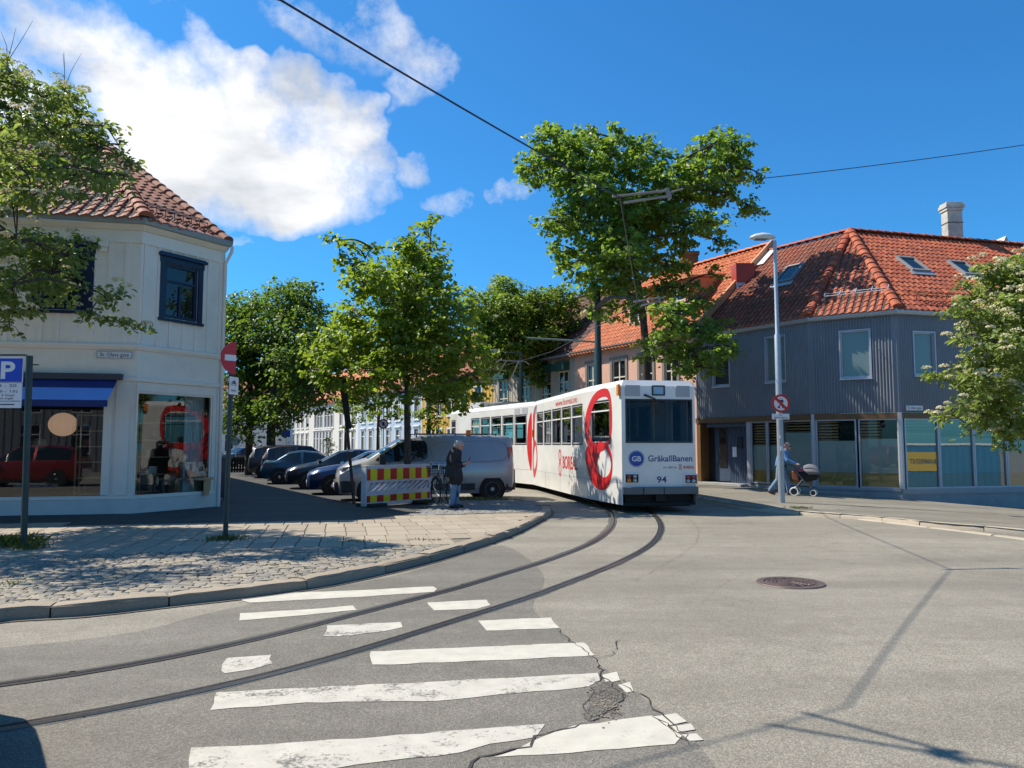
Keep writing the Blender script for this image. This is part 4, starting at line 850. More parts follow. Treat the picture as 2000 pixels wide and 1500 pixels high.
wF = [TF.rect(1222, 780, 1352, 864)]
wsm = trect(TBt, 62, 86, 410, 560); wBt = [(.4, TBt.L - .3, za, zb_)]; wBe = [(.25, TBe.L - .25, za, zb_)]
gridw = lambda Fr, n, m=.25: [(m + (Fr.L - 2 * m) * k / n + .07, m + (Fr.L - 2 * m) * (k + 1) / n - .07, za, zb_) for k in range(n)]
holes = {'F': wF, 'T': wT, 'A': wA, 'B': wB, 'Bt': wBt, 'Be': wBe, 'RA': gridw(RA_, 6), 'RT': [(.5, RT.L - .4, za, zb_)], 'RB': gridw(RB_, 6), 'RBt': [(.4, RBt.L - .3, za, zb_)]}
frs = {'F': TF, 'T': TT, 'A': TA, 'B': TB, 'Bt': TBt, 'Be': TBe, 'RA': RA_, 'RT': RT, 'RB': RB_, 'RBt': RBt}
def roofring(ring, mb):
    n = len(ring); ctr_ = sum(ring, V()) / n; top = []
    for i, p in enumerate(ring):
        a = (p - ring[i - 1]).normalized(); b = (ring[(i + 1) % n] - p).normalized(); n1 = V((a.y, -a.x, 0)); n2 = V((b.y, -b.x, 0)); top.append(p - (n1 + n2) / (1 + n1.dot(n2)) * INS)
    vs = [lv(p, ZS) for p in ring] + [lv(p, ZR) for p in top] + [lv(ctr_ + (p - ctr_) * V((1, 1, 1)).x * .6, ZR + .07) for p in top]
    mb.add(vs, [(i, (i + 1) % n, n + (i + 1) % n, n + i) for i in range(n)] + [(n + i, n + (i + 1) % n, 2 * n + (i + 1) % n, 2 * n + i) for i in range(n)] + [tuple(range(2 * n, 3 * n))])
body = MB()
for k, Fr in frs.items(): wall(body, Fr, 0, Fr.L, .48 if k == 'F' else ZB, ZS, holes[k], reveal=.06)
ringA = [pA(TP, -BW), pA(0, -HW), pA(0, HW), pA(TP, BW), pA(LA, BW), pA(LA, -BW)]; ringB = [pB(LB, -BW), pB(.1, -BW), pB(.1, BW), pB(LB, BW), pB(LB + 1.6, HW), pB(LB + 1.6, -HW)]
roofring(ringA, body); roofring(ringB, body)
tb = body.build('body', 'tram_white', tram)
for k, Fr in frs.items():
    for h in holes[k]:
        q = MB(); rim(q, Fr, h[0] - .015, h[1] + .015, h[2] - .015, h[3] + .015, .045, -.03, .006)
        if k != 'F': z = h[2] + (h[3] - h[2]) * (.76 if k == 'T' else .70); 
        w = q.build('windscreen' if k == 'F' else 'window', 'black_plastic', tram)
        if k != 'F': q = MB(); rim(q, Fr, h[0] + .03, h[1] - .03, h[2] + .03, h[3] - .03, .016, -.025, .002); q.fbox(Fr, h[0] + .03, h[1] - .03, z - .018, z + .018, -.02, .008); q.build('sash', 'chrome' if 0 else 'white_paint', w)
        tl = .075 if k == 'F' else 0; q = MB(); q.quad(*[Fr.at(u, z_, -.035 + (tl if z_ == h[2] else -tl * .4)) for u, z_ in ((h[0], h[2]), (h[1], h[2]), (h[1], h[3]), (h[0], h[3]))]); q.build('pane', 'glass_windscreen' if k == 'F' else 'glass_tram', w, fix=False)
q = MB()
for ring in (ringA, ringB):
    r_ = [p + (sum(ring, V()) / 6 - p) * .02 for p in ring]
    q.add([lv(p, .85) for p in r_], [tuple(range(6))]); q.add([lv(p, 3.05) for p in r_], [tuple(range(6))])
for pf, bw, s0, s1 in ((pA, 1.14, 2.5, 9.9), (pB, 1.14, .3, 8.2)):
    for w in (-bw, bw): q.quad(lv(pf(s0, w), .85), lv(pf(s1, w), .85), lv(pf(s1, w), za - .03), lv(pf(s0, w), za - .03))
q.quad(lv(pA(.08, -.9), .85), lv(pA(.08, .9), .85), lv(pA(.08, .9), wF[0][2] - .03), lv(pA(.08, -.9), wF[0][2] - .03))
q.build('interior', 'tram_in', tram)
for pf, ss in ((pA, (3.4, 4.3, 5.2, 6.1, 7.0, 7.9)), (pB, (1.2, 2.1, 3.0, 3.9, 4.8, 5.7, 6.6))):
    for s in ss:
        for w in (-.75, .75):
            q = MB(); P = lambda a, b: pf(s + a, w + b)
            q.hexa([lv(P(0, -.35), 1.2), lv(P(0, .35), 1.2), lv(P(.45, .35), 1.2), lv(P(.45, -.35), 1.2), lv(P(0, -.35), 1.3), lv(P(0, .35), 1.3), lv(P(.45, .35), 1.3), lv(P(.45, -.35), 1.3)])
            q.hexa([lv(P(.45, -.35), 1.2), lv(P(.45, .35), 1.2), lv(P(.53, .35), 1.2), lv(P(.53, -.35), 1.2), lv(P(.5, -.33), 1.95), lv(P(.5, .33), 1.95), lv(P(.58, .33), 1.95), lv(P(.58, -.33), 1.95)])
            q.build('seat', 'seat_blue', tram)
for s, w in ((1.7, -.5), (1.7, .5), (3.0, .25), (5.6, -.3), (7.5, .3)):
    q = MB(); q.tube([lv(pA(s, w), .85), lv(pA(s, w), 3.04)], .02, 8); q.build('pole', M('pole_yellow', (.5, .4, .05), .4), tram, smooth=True)
q = MB(); q.hexa([lv(pA(.35, -.8), .85), lv(pA(.35, .8), .85), lv(pA(.7, .8), .85), lv(pA(.7, -.8), .85), lv(pA(.3, -.8), 1.72), lv(pA(.3, .8), 1.72), lv(pA(.6, .8), 1.62), lv(pA(.6, -.8), 1.62)]); q.build('dashboard', 'under_black', tram)
q = MB(); q.hexa([lv(pA(1.9, .5), .86), lv(pA(1.9, .9), .86), lv(pA(1.96, .9), .86), lv(pA(1.96, .5), .86), lv(pA(1.9, .5), 2.9), lv(pA(1.9, .9), 2.9), lv(pA(1.96, .9), 2.9), lv(pA(1.96, .5), 2.9)]); q.build('cab_partition', 'tram_in', tram)
# underframe, articulation, wheels
q = MB()
for pf, s0, s1, w in ((pA, .12, 9.95, .86), (pB, .2, 9.6, .86)): q.hexa([lv(pf(s0, -w), .16), lv(pf(s0, w), .16), lv(pf(s1, w), .16), lv(pf(s1, -w), .16), lv(pf(s0, -w), .8), lv(pf(s0, w), .8), lv(pf(s1, w), .8), lv(pf(s1, -w), .8)])
q.fbox(TF, .02, TF.L - .02, .19, .26, -.3, -.03); q.fbox(TF, TF.L / 2 - .12, TF.L / 2 + .12, .3, .46, -.2, .06); q.build('underframe', 'under_black', tram)
for sd in (-.5, .5):
    for pf, ss in ((pA, (2.2, 3.9)), (pB, (-.6, .8, 6.2, 7.9))):
        for s in ss:
            q = MB(); c = pf(s, sd); q.lathe([(0, -.06), (.30, -.06), (.33, -.02), (.33, .05), (0, .05)], lv(c, .34), rA if pf is pA else rB, 24); q.build('wheel', 'rail_dark', tram, smooth=True)
q = MB()
for k in range(5): t = k / 4; a = pA(LA, 0) * (1 - t) + pB(.1, 0) * t; r_ = (rA * (1 - t) + rB * t).normalized(); w = 1.1 if k % 2 else 1.17; q.hexa([lv(a + r_ * x + bA * y, z) for z in (.3, 3.12) for x, y in ((-w, -.03), (w, -.03), (w, .03), (-w, .03))])
q.build('bellows', 'under_black', tram)
# front fittings
q = MB()
for a, b in ((.03, .50), (.52, 1.03), (1.05, TF.L + .01)): q.fbox(TF, TF.L * (a / 1.94), TF.L * (b / 1.93), .47, .65, .0, .13)
q.build('bumper', 'bumper_grey', tram, bevel=.015)
q = MB(); q.fbox(TF, -.012, 0.01, ZB, .66, -.3, .01); q.build('corner_skirt', 'tram_white', tram)
XF = lambda x: 1200 + x / 5.77; YF = lambda y: 740 + y / 5.77
def frect(x0, x1, y0, y1): return TF.rect(XF(x0), YF(y0), XF(x1), YF(y1))
for x0, x1 in ((118, 285), (692, 845)):
    h = frect(x0, x1, 70, 195) if x0 < 300 else frect(x0, x1, 78, 205); q = MB(); q.fbox(TF, *h, 0.001, .025); v_ = q.build('vent_panel', 'vent_grey', tram)
h = frect(420, 568, 72, 190); q = MB(); rim(q, TF, *h, .035, .001, .03); dw = q.build('destination_window', 'black_plastic', tram, bevel=.01); q = MB(); q.fbox(TF, h[0] + .03, h[1] - .03, h[2] + .03, h[3] - .03, .001, .012); q.build('pane', M('pane_sky', (.25, .33, .45), .1, ior=1.8), dw)
q = MB(); a = TF.hit(XF(330), YF(180)); b = TF.hit(XF(455), YF(228)); c = TF.hit(XF(490), YF(400)); q.tube([TF.at(*a, .05), TF.at(*b, .05)], [.03, .015], 7); q.tube([TF.at(*b, .045), TF.at(*c, .03)], .014, 6); q.build('wiper', 'black_plastic', tram)
for x0, x1, red in ((108, 280, 0), (780, 935, 1)):
    h = frect(x0, x1, 1062, 1180) if not red else frect(x0, x1, 1070, 1185); q = MB(); q.fbox(TF, *h, .001, .035); hl = q.build('headlight', 'white_paint', tram, bevel=.012)
    q = MB(); q.fbox(TF, h[0] + .03, h[1] - .03, h[2] + .03, h[3] - .03, .03, .04); q.build('lamp_bed', 'under_black', hl)
    mu = (h[0] + h[1]) / 2; mz = (h[2] + h[3]) / 2; du = (h[1] - h[0]) * .2; dz = (h[3] - h[2]) * .2
    for sx_, sz_, mt in ((-1, 1, 'lamp_red'), (1, 1, 'lamp_clear'), (-1, -1, 'amber'), (1, -1, 'lamp_clear')):
        if red and mt == 'amber': mt = 'lamp_clear'
        if red: sx_ = -sx_; mt = 'lamp_red' if (mt == 'lamp_clear' and sz_ == 1) else mt
        q = MB(); q.lathe([(0, .055), (.03, .053), (.05, .045), (.056, .036)], TF.at(mu + sx_ * du, mz + sz_ * dz, 0), TF.n, 14); q.build('lamp', mt, hl, smooth=True)
c_ = TF.hit(XF(248), YF(900)); q = MB(); q.lathe([(0, .004), (.185, .004)], TF.at(*c_, 0), TF.n, 36); q.lathe([(.197, .004), (.207, .004)], TF.at(*c_, 0), TF.n, 36); ro = q.build('round_logo', 'logo_blue', tram); text(ro, TF, 'GB', c_[0] - .12, c_[0] + .12, c_[1] - .065, c_[1] + .065, 'white_paint', .007, .02)
def ft(body, x0, x1, y0, y1, mat, bold=0.): h = frect(x0, x1, y0, y1); return text(tram, TF, body, h[0], h[1], h[2], h[3], mat, .005, bold)
ft('GråkallBanen', 378, 878, 862, 930, 'letter_navy', .012); ft('en del av', 550, 705, 982, 1008, 'letter_grey'); ft('BOREAL', 778, 897, 980, 1010, 'logo_red', .02); ft('94', 478, 588, 1098, 1170, 'letter_navy', .02)
def ring2(par, Fr, outer, inner, mat, d, name='logo', n=40):
    """flat ring between two closed outlines given in (u,z)"""
    def rs(p):
        c = catmull(p, 8, True); ctr_ = sum((V((a.x, a.y)) for a in c), V((0, 0))) / len(c); out = []
        cum = [0]
        for a, b in zip(c, c[1:] + c[:1]): cum.append(cum[-1] + (b - a).length)
        for k in range(n): s = cum[-1] * k / n; i = int(np.searchsorted(cum, s, 'right')) - 1; t = (s - cum[i]) / max(1e-9, cum[i + 1] - cum[i]); q_ = c[i] + (c[(i + 1) % len(c)] - c[i]) * t; out.append((q_.x, q_.y))
        return out
    o = rs(outer); mb = MB()
    if inner: i_ = rs(inner); mb.add([Fr.at(*p, d) for p in o + i_], [(k, (k + 1) % n, n + (k + 1) % n, n + k) for k in range(n)])
    else: mb.add([Fr.at(*p, d) for p in o], [tuple(range(n))])
    return mb.build(name, mat, par, fix=False)
def ph(Fr, pts): return [Fr.hit(X4(x), Y4(y)) for x, y in pts]
# small ring next to BOREAL on the front
c_ = TF.hit(XF(742), YF(990)); 
for dz in (.035, -.04): ring2(tram, TF, [(c_[0] + math.cos(a) * .035, c_[1] + dz + math.sin(a) * .04) for a in np.arange(0, 6.28, .8)], [(c_[0] + math.cos(a) * .022, c_[1] + dz + math.sin(a) * .027) for a in np.arange(0, 6.28, .8)], 'logo_red', .006 + dz * .01, 'small_logo')
# figure eight on the taper (top start points match between outline and hole)
up_o = [(1150, 150), (1105, 160), (1055, 205), (1015, 290), (992, 390), (990, 500), (1012, 590), (1060, 640), (1130, 625), (1175, 575), (1195, 480), (1197, 330), (1188, 220), (1172, 165)]
up_i = [(1140, 213), (1110, 220), (1075, 250), (1045, 320), (1030, 400), (1028, 480), (1040, 540), (1080, 585), (1135, 580), (1170, 545), (1183, 470), (1184, 350), (1180, 260), (1162, 222)]
ring2(tram, TT, ph(TT, up_o), ph(TT, up_i), 'logo_red', .008)
lo_o = [(1105, 560), (1050, 580), (1005, 600), (994, 680), (1008, 760), (1035, 850), (1070, 905), (1115, 928), (1160, 912), (1190, 840), (1201, 740), (1194, 650), (1170, 590), (1140, 565)]
lo_i = [(1130, 580), (1114, 620), (1098, 665), (1087, 710), (1084, 750), (1094, 790), (1112, 817), (1140, 833), (1166, 818), (1184, 785), (1191, 735), (1186, 690), (1168, 640), (1148, 605)]
ring2(tram, TT, ph(TT, lo_o), ph(TT, lo_i), 'logo_red', .0095)
# second eight across the articulation
ring2(tram, TB, ph(TB, [(580, 335), (567, 370), (556, 430), (550, 500), (547, 570), (550, 640), (558, 700), (567, 745), (578, 785), (583, 700), (583, 560), (583, 440)]), None, 'logo_red', .008)
ring2(tram, TA, ph(TA, [(620, 275), (606, 300), (594, 350), (592, 420), (592, 500), (595, 570), (605, 590), (603, 540), (604, 470), (606, 400), (611, 340), (620, 300)]), None, 'logo_red', .008)
ring2(tram, TA, ph(TA, [(606, 545), (597, 560), (592, 620), (591, 700), (593, 770), (597, 815), (603, 834), (614, 800), (623, 740), (626, 680), (623, 620), (616, 570)]), ph(TA, [(610, 585), (604, 610), (598, 650), (596, 690), (596, 730), (599, 760), (604, 770), (612, 755), (618, 720), (621, 680), (619, 640), (615, 605)]), 'logo_red', .0095)
a = TA.hit(X4(765), Y4(262)); b = TA.hit(X4(930), Y4(240)); text(tram, TA, 'www.boreal.no', a[0], b[0], 2.93, 3.13, 'logo_red', .006)
a = TA.hit(X4(820), Y4(715)); b = TA.hit(X4(932), Y4(710)); zt_ = a[1]; text(tram, TA, 'BOREAL', a[0], b[0], zt_ - .2, zt_ + .2, 'logo_red', .006, .02)
a = TA.hit(X4(797), 800)[0]
for dz, rz_ in ((.2, .2), (-.22, .24)): ring2(tram, TA, [(a + math.cos(t) * .17, zt_ + dz + math.sin(t) * rz_) for t in np.arange(0, 6.28, .6)], [(a + math.cos(t) * .11, zt_ + dz + math.sin(t) * rz_ * .7) for t in np.arange(0, 6.28, .6)], 'logo_red', .006 + .001 * (dz > 0), 'small_logo')
q = MB()
for Fr in (TT, TA, TB, TBt): q.fbox(Fr, .02, Fr.L - .02, .745, .757, -.01, .004)
for u in (2.2, 4.4): q.fbox(TA, u, u + .01, .25, .745, -.01, .004); q.fbox(TB, u, u + .01, .25, .745, -.01, .004)
q.build('panel_joint', 'vent_grey', tram)
for Fr, u, z in ((TT, TT.L - .16, 3.0), (TA, .12, 2.05)):
    q = MB(); q.fbox(Fr, u, u + .12, z - .08, z + .2, 0, .07); q.build('indicator_lamp', 'amber', tram, bevel=.01)
q = MB()
for u in (.5, 1.2): q.fbox(TB, TB.L - u - .5, TB.L - u, 2.85, 3.1, .001, .008)
q.fbox(TA, .25, .8, 2.85, 3.1, .001, .008); q.build('vent_grille', 'vent_grey', tram)
# pantograph on the rear section
q = MB(); c = pB(5.2, 0); zt2 = 5.35
for w in (-.5, .5):
    q.tube([lv(pB(5.0, w), 3.5), lv(pB(5.9, w * .8), 4.45), lv(pB(4.6, w * .6), zt2)], .03, 6)
for s in (4.3, 5.9): q.tube([lv(pB(s, -.6), 3.5), lv(pB(s, .6), 3.5)], .04, 6)
for w in (-.6, .6): q.tube([lv(pB(4.2, w), 3.5), lv(pB(6.0, w), 3.5)], .035, 6); q.tube([lv(pB(4.3, w), 3.36), lv(pB(4.3, w), 3.52)], .05, 6); q.tube([lv(pB(5.9, w), 3.36), lv(pB(5.9, w), 3.52)], .05, 6)
q.tube([lv(pB(4.6, -.8), zt2 - .12), lv(pB(4.6, -.6), zt2), lv(pB(4.6, .6), zt2), lv(pB(4.6, .8), zt2 - .12)], .03, 6); q.build('pantograph', 'bumper_grey', tram)
q = MB(); q.hexa([lv(pB(6.6, -.7), 3.38), lv(pB(6.6, .7), 3.38), lv(pB(7.9, .7), 3.38), lv(pB(7.9, -.7), 3.38), lv(pB(6.6, -.7), 3.62), lv(pB(6.6, .7), 3.62), lv(pB(7.9, .7), 3.62), lv(pB(7.9, -.7), 3.62)]); q.build('roof_box', 'vent_grey', tram, bevel=.03)

# ---------------------------------------------------------------- cars and van (local space, nose at -x)
def paint(name, col, metal=.35):
    m, n, b = nodes(name); b.inputs['Base Color'].default_value = (*col, 1); b.inputs['Metallic'].default_value = metal; b.inputs['Roughness'].default_value = .32
    b.inputs['Coat Weight'].default_value = .8; b.inputs['Coat Roughness'].default_value = .05
    c = ramp(n, noise(n, 1.4, 6, .6, pos(n)), [(.3, tuple(x * .85 for x in col)), (.7, col)]); lk(n, c, b.inputs['Base Color']); MATS[name] = m
for nm, c in (('car_navy', (.012, .035, .12)), ('car_black', (.016, .02, .028)), ('car_teal', (.02, .075, .13)), ('car_maroon', (.035, .02, .035)), ('car_grey', (.05, .058, .065)), ('car_red', (.35, .015, .02)), ('car_silver', (.48, .465, .45)), ('car_dark', (.03, .03, .035))): paint(nm, c)
def loft(mb, glass, st, side, top, sub=4):
    """st rows: x, zlow, zbelt, ztop, wlow, wbelt, wtop; faces of glazed spans go to the glass mesh"""
    A = np.array(st, float); n = len(A); rows = []; seg = []
    for i in range(n - 1):
        a, b, c, d = A[max(i - 1, 0)], A[i], A[i + 1], A[min(i + 2, n - 1)]
        for j in range(sub):
            t = j / sub; tt = t * t * (3 - 2 * t) * .35 + t * .65; rows.append(b + (c - b) * tt); seg.append(i)
    rows.append(A[-1]); secs = []
    for x, zl, zb, zt, wl, wb, wt in rows:
        h = [(wl * .93, zl), (wl, zl + (zb - zl) * .22), (wb * 1.012, zl + (zb - zl) * .62), (wb, zb - .03), (wb * .985, zb), (wt, zt - .05), (wt - .05, zt - .012), (wt * .55, zt + .012), (0, zt + .02)]
        secs.append([(x, -y, z) for y, z in h] + [(x, y, z) for y, z in h[-2::-1]])
    k = len(secs[0]); vs = [p for s in secs for p in s]; bf, gf = [], []
    for i in range(len(secs) - 1):
        for j in range(k - 1):
            f = (i * k + j, i * k + j + 1, (i + 1) * k + j + 1, (i + 1) * k + j); sd = j in (4, k - 6); tp = 6 <= j <= k - 8
            (gf if (sd and seg[i] in side) or (tp and seg[i] in top) else bf).append(f)
    bf += [tuple(range(k)), tuple((len(secs) - 1) * k + j for j in range(k))[::-1], ]
    bf += [(i * k, (i + 1) * k, (i + 1) * k + k - 1, i * k + k - 1) for i in range(len(secs) - 1)]
    mb.add(vs, bf); used = sorted({i for f in gf for i in f}); mp_ = {i: j for j, i in enumerate(used)}; glass.add([vs[i] for i in used], [tuple(mp_[i] for i in f) for f in gf])
def wheel(par, x, y, r, wd, rim_m='chrome', spokes=5, label='wheel'):
    s = 1 if y > 0 else -1; o = (x, y, r); ax = (0, s, 0); q = MB()
    q.lathe([(r * .62, -wd), (r * .95, -wd), (r, -wd * .7), (r, -.03), (r * .95, 0), (r * .66, .004), (r * .62, -.02)], o, ax, 26); t = q.build('wheel', 'rubber', par, smooth=True)
    q = MB(); q.lathe([(0, -.05), (r * .5, -.06), (r * .62, -.015), (r * .64, .004), (r * .66, 0)], o, ax, 26)
    for k in range(spokes):
        a = 2 * PI * k / spokes; c, sn = math.cos(a), math.sin(a)
        q.hexa([(x + c * rr_ - sn * w, y + s * d, r + sn * rr_ + c * w) for d in (-.05, -.012) for rr_, w in ((.04, -.03), (.04, .03), (r * .6, .022), (r * .6, -.022))])
    q.lathe([(0, .004), (.06, -.002), (.065, -.05)], o, ax, 14); q.build('rim', rim_m, t, smooth=True); return t
def arch(par, x, y, r, mat='under_black'):
    s = 1 if y > 0 else -1; q = MB(); q.lathe([(0, 0), (r, 0), (r, -.5)], (x, y, r * .86), (0, s, 0), 28); return q.build('wheel_arch', mat, par)
ST_HATCH = [(-2.1, .35, .58, .64, .58, .6, .5), (-2.03, .24, .68, .76, .74, .74, .62), (-1.75, .2, .76, .88, .83, .83, .72), (-1.25, .19, .85, .97, .86, .87, .76), (-.9, .19, .9, 1.02, .87, .88, .74), (-.1, .19, .93, 1.43, .88, .885, .6), (.55, .19, .94, 1.5, .88, .885, .6), (.66, .19, .945, 1.5, .88, .885, .6), (1.4, .2, .97, 1.45, .87, .87, .59), (1.78, .22, .99, 1.36, .84, .84, .57), (2.02, .3, .98, 1.06, .8, .8, .66), (2.1, .42, .6, .72, .7, .7, .6)]
ST_SEDAN = [(-2.25, .35, .56, .62, .6, .62, .5), (-2.18, .24, .66, .73, .75, .75, .62), (-1.9, .2, .73, .83, .83, .83, .72), (-1.3, .19, .8, .9, .86, .87, .76), (-.9, .19, .85, .97, .87, .88, .74), (-.1, .19, .88, 1.36, .88, .885, .58), (.5, .19, .9, 1.42, .88, .885, .58), (.6, .19, .9, 1.42, .88, .885, .58), (1.1, .2, .92, 1.36, .87, .87, .57), (1.65, .21, .94, 1.02, .86, .86, .7), (2.1, .24, .92, .99, .8, .8, .66), (2.25, .42, .6, .72, .72, .72, .6)]
ST_SUV = [(-2.15, .4, .66, .74, .62, .64, .52), (-2.08, .3, .8, .92, .78, .78, .64), (-1.75, .25, .9, 1.02, .86, .86, .75), (-1.2, .24, .98, 1.1, .89, .9, .78), (-.85, .24, 1.0, 1.14, .9, .91, .76), (-.15, .24, 1.03, 1.6, .91, .91, .64), (.5, .24, 1.04, 1.66, .91, .91, .64), (.6, .24, 1.04, 1.66, .91, .91, .64), (1.4, .25, 1.06, 1.62, .9, .9, .63), (1.85, .27, 1.06, 1.52, .88, .88, .62), (2.08, .35, 1.04, 1.14, .85, .85, .72), (2.15, .5, .7, .82, .76, .76, .62)]
def car(name, label, st, mat, loc, rz, group=None, wr=.32):
    c = thing(name, label, 'car', (0, 0, 0), group); b, g = MB(), MB(); loft(b, g, st, (4, 5, 7, 8), (4, 9) if st is not ST_SEDAN else (4, 8))
    b.build('body', mat, c, smooth=True); g.build('window', 'glass_car', c, smooth=True)
    nose = st[0][0]; tail = st[-1][0]; xf, xr = nose + .82, tail - .78; w = st[5][5]
    for x in (xf, xr):
        for y in (-w - .012, w + .012): arch(c, x, y * 1.0, wr + .055); wheel(c, x, y * 1.004, wr, .2, 'chrome', 7)
    for s in (-1, 1):
        q = MB(); y0 = .42 * s; y1 = .74 * s; zz = st[1][2]
        q.hexa([(nose + .06, y0, zz - .1), (nose + .16, y1, zz - .09), (nose + .4, y1 * 1.06, zz), (nose + .2, y0, zz), (nose + .05, y0, zz + .01), (nose + .13, y1, zz + .03), (nose + .46, y1 * 1.07, zz + .075), (nose + .2, y0, zz + .07)]); q.build('headlight', 'lamp_clear', c, smooth=True)
        q = MB(); zr = st[-3][2] - .1; q.hexa([(tail - .03, .5 * s, zr - .14), (tail - .06, .72 * s, zr - .14), (tail - .32, .84 * s, zr - .1), (tail - .2, .5 * s, zr - .1), (tail - .06, .5 * s, zr + .05), (tail - .09, .73 * s, zr + .06), (tail - .38, .845 * s, zr + .04), (tail - .2, .5 * s, zr + .04)]); q.build('tail_light', 'lamp_red', c)
        q = MB(); q.hexa([(-.92, s * (w - .02), .95), (-.8, s * (w - .02), .95), (-.8, s * (w + .17), .97), (-.9, s * (w + .17), .97), (-.92, s * (w - .02), 1.0), (-.8, s * (w - .02), 1.04), (-.78, s * (w + .18), 1.1), (-.9, s * (w + .18), 1.09)]); q.build('mirror', mat, c, bevel=.02)
    q = MB(); q.box(nose - .015, nose + .06, -.26, .26, st[0][1] + .02, st[0][1] + .13); q.build('number_plate', 'white_sign', c); q = MB(); q.box(tail - .05, tail + .012, -.26, .26, st[-1][1] + .1, st[-1][1] + .21); q.build('number_plate', 'white_sign', c)
    q = MB(); q.box(nose - .004, nose + .12, -.5, .5, st[0][1] - .08, st[0][1] + .01); q.box(nose + .03, nose + .16, -.34, .34, st[0][2] - .03, st[0][2] + .07); q.build('grille', 'under_black', c)
    q = MB()
    for s in (-1, 1): q.box(xf + .4, xr - .4, s * (w - .05) - .02, s * (w - .05) + .05 * s, .17, .27)
    q.build('sill', 'under_black', c)
    c.location = loc; c.rotation_euler = (0, 0, rz); return c
def place(nx_, ny_, ang_, L): return (nx_ + math.cos(ang_) * L, ny_ + math.sin(ang_) * L, 0)
A15 = R(16)
grp = None
car('parked_car', 'dark blue parked car nose out right beside the silver van', ST_HATCH, 'car_navy', place(-7.05, 26.6, A15, 2.1), A15)
car('parked_car', 'black parked car with pale headlight, nose out beside the dark blue car', ST_HATCH, 'car_black', place(-8.75, 29.9, A15, 2.1), A15)
car('parked_car', 'blue teal parked saloon showing its red tail light', ST_SEDAN, 'car_teal', place(-10.9, 33.6, A15, 2.25), A15 + PI)
car('parked_car', 'dark maroon parked car in the row between the saloon and the grey estate', ST_SUV, 'car_maroon', place(-12.0, 37.0, A15, 2.15), A15 + PI)
car('parked_car', 'dark grey parked estate car, farthest of the parked row', ST_SUV, 'car_grey', place(-13.5, 39.6, A15, 2.15), A15 + PI)
car('parked_car', 'small black car with lights on far off behind the trees', ST_HATCH, 'car_black', (-21.2, 60, 0), R(60))
car('red_car', 'red car seen only as a reflection in the large shop window', ST_SUV, 'car_red', (-13.6, 1.2, 0), R(12))
car('dark_car', 'dark car whose roof casts the round shadow at the lower left corner', ST_SUV, 'car_dark', (-5.02, 3.3, 0), R(34.8))
# silver van
VSC = 1.1
van = thing('silver_van', 'silver panel van parked behind the striped barrier', 'van')
ST_VAN = [(-2.42, .42, .68, .78, .72, .74, .6), (-2.36, .26, .82, .95, .86, .88, .72), (-2.1, .22, 1.0, 1.14, .93, .94, .8), (-1.62, .21, 1.1, 1.27, .95, .955, .82), (-.72, .21, 1.16, 1.86, .955, .96, .72), (-.12, .21, 1.16, 1.97, .955, .96, .76), (.6, .21, 1.16, 1.99, .955, .96, .78), (2.25, .22, 1.16, 1.97, .955, .96, .78), (2.38, .26, 1.16, 1.93, .95, .95, .76), (2.42, .4, 1.1, 1.86, .93, .93, .72)]
b, g = MB(), MB(); loft(b, g, ST_VAN, (99,), (3,), 5); b.build('body', 'car_silver', van, smooth=True); g.build('windscreen', 'glass_car', van, smooth=True)
def vy(z): return -(.96 - max(0, (z - 1.16)) * .235) - .006
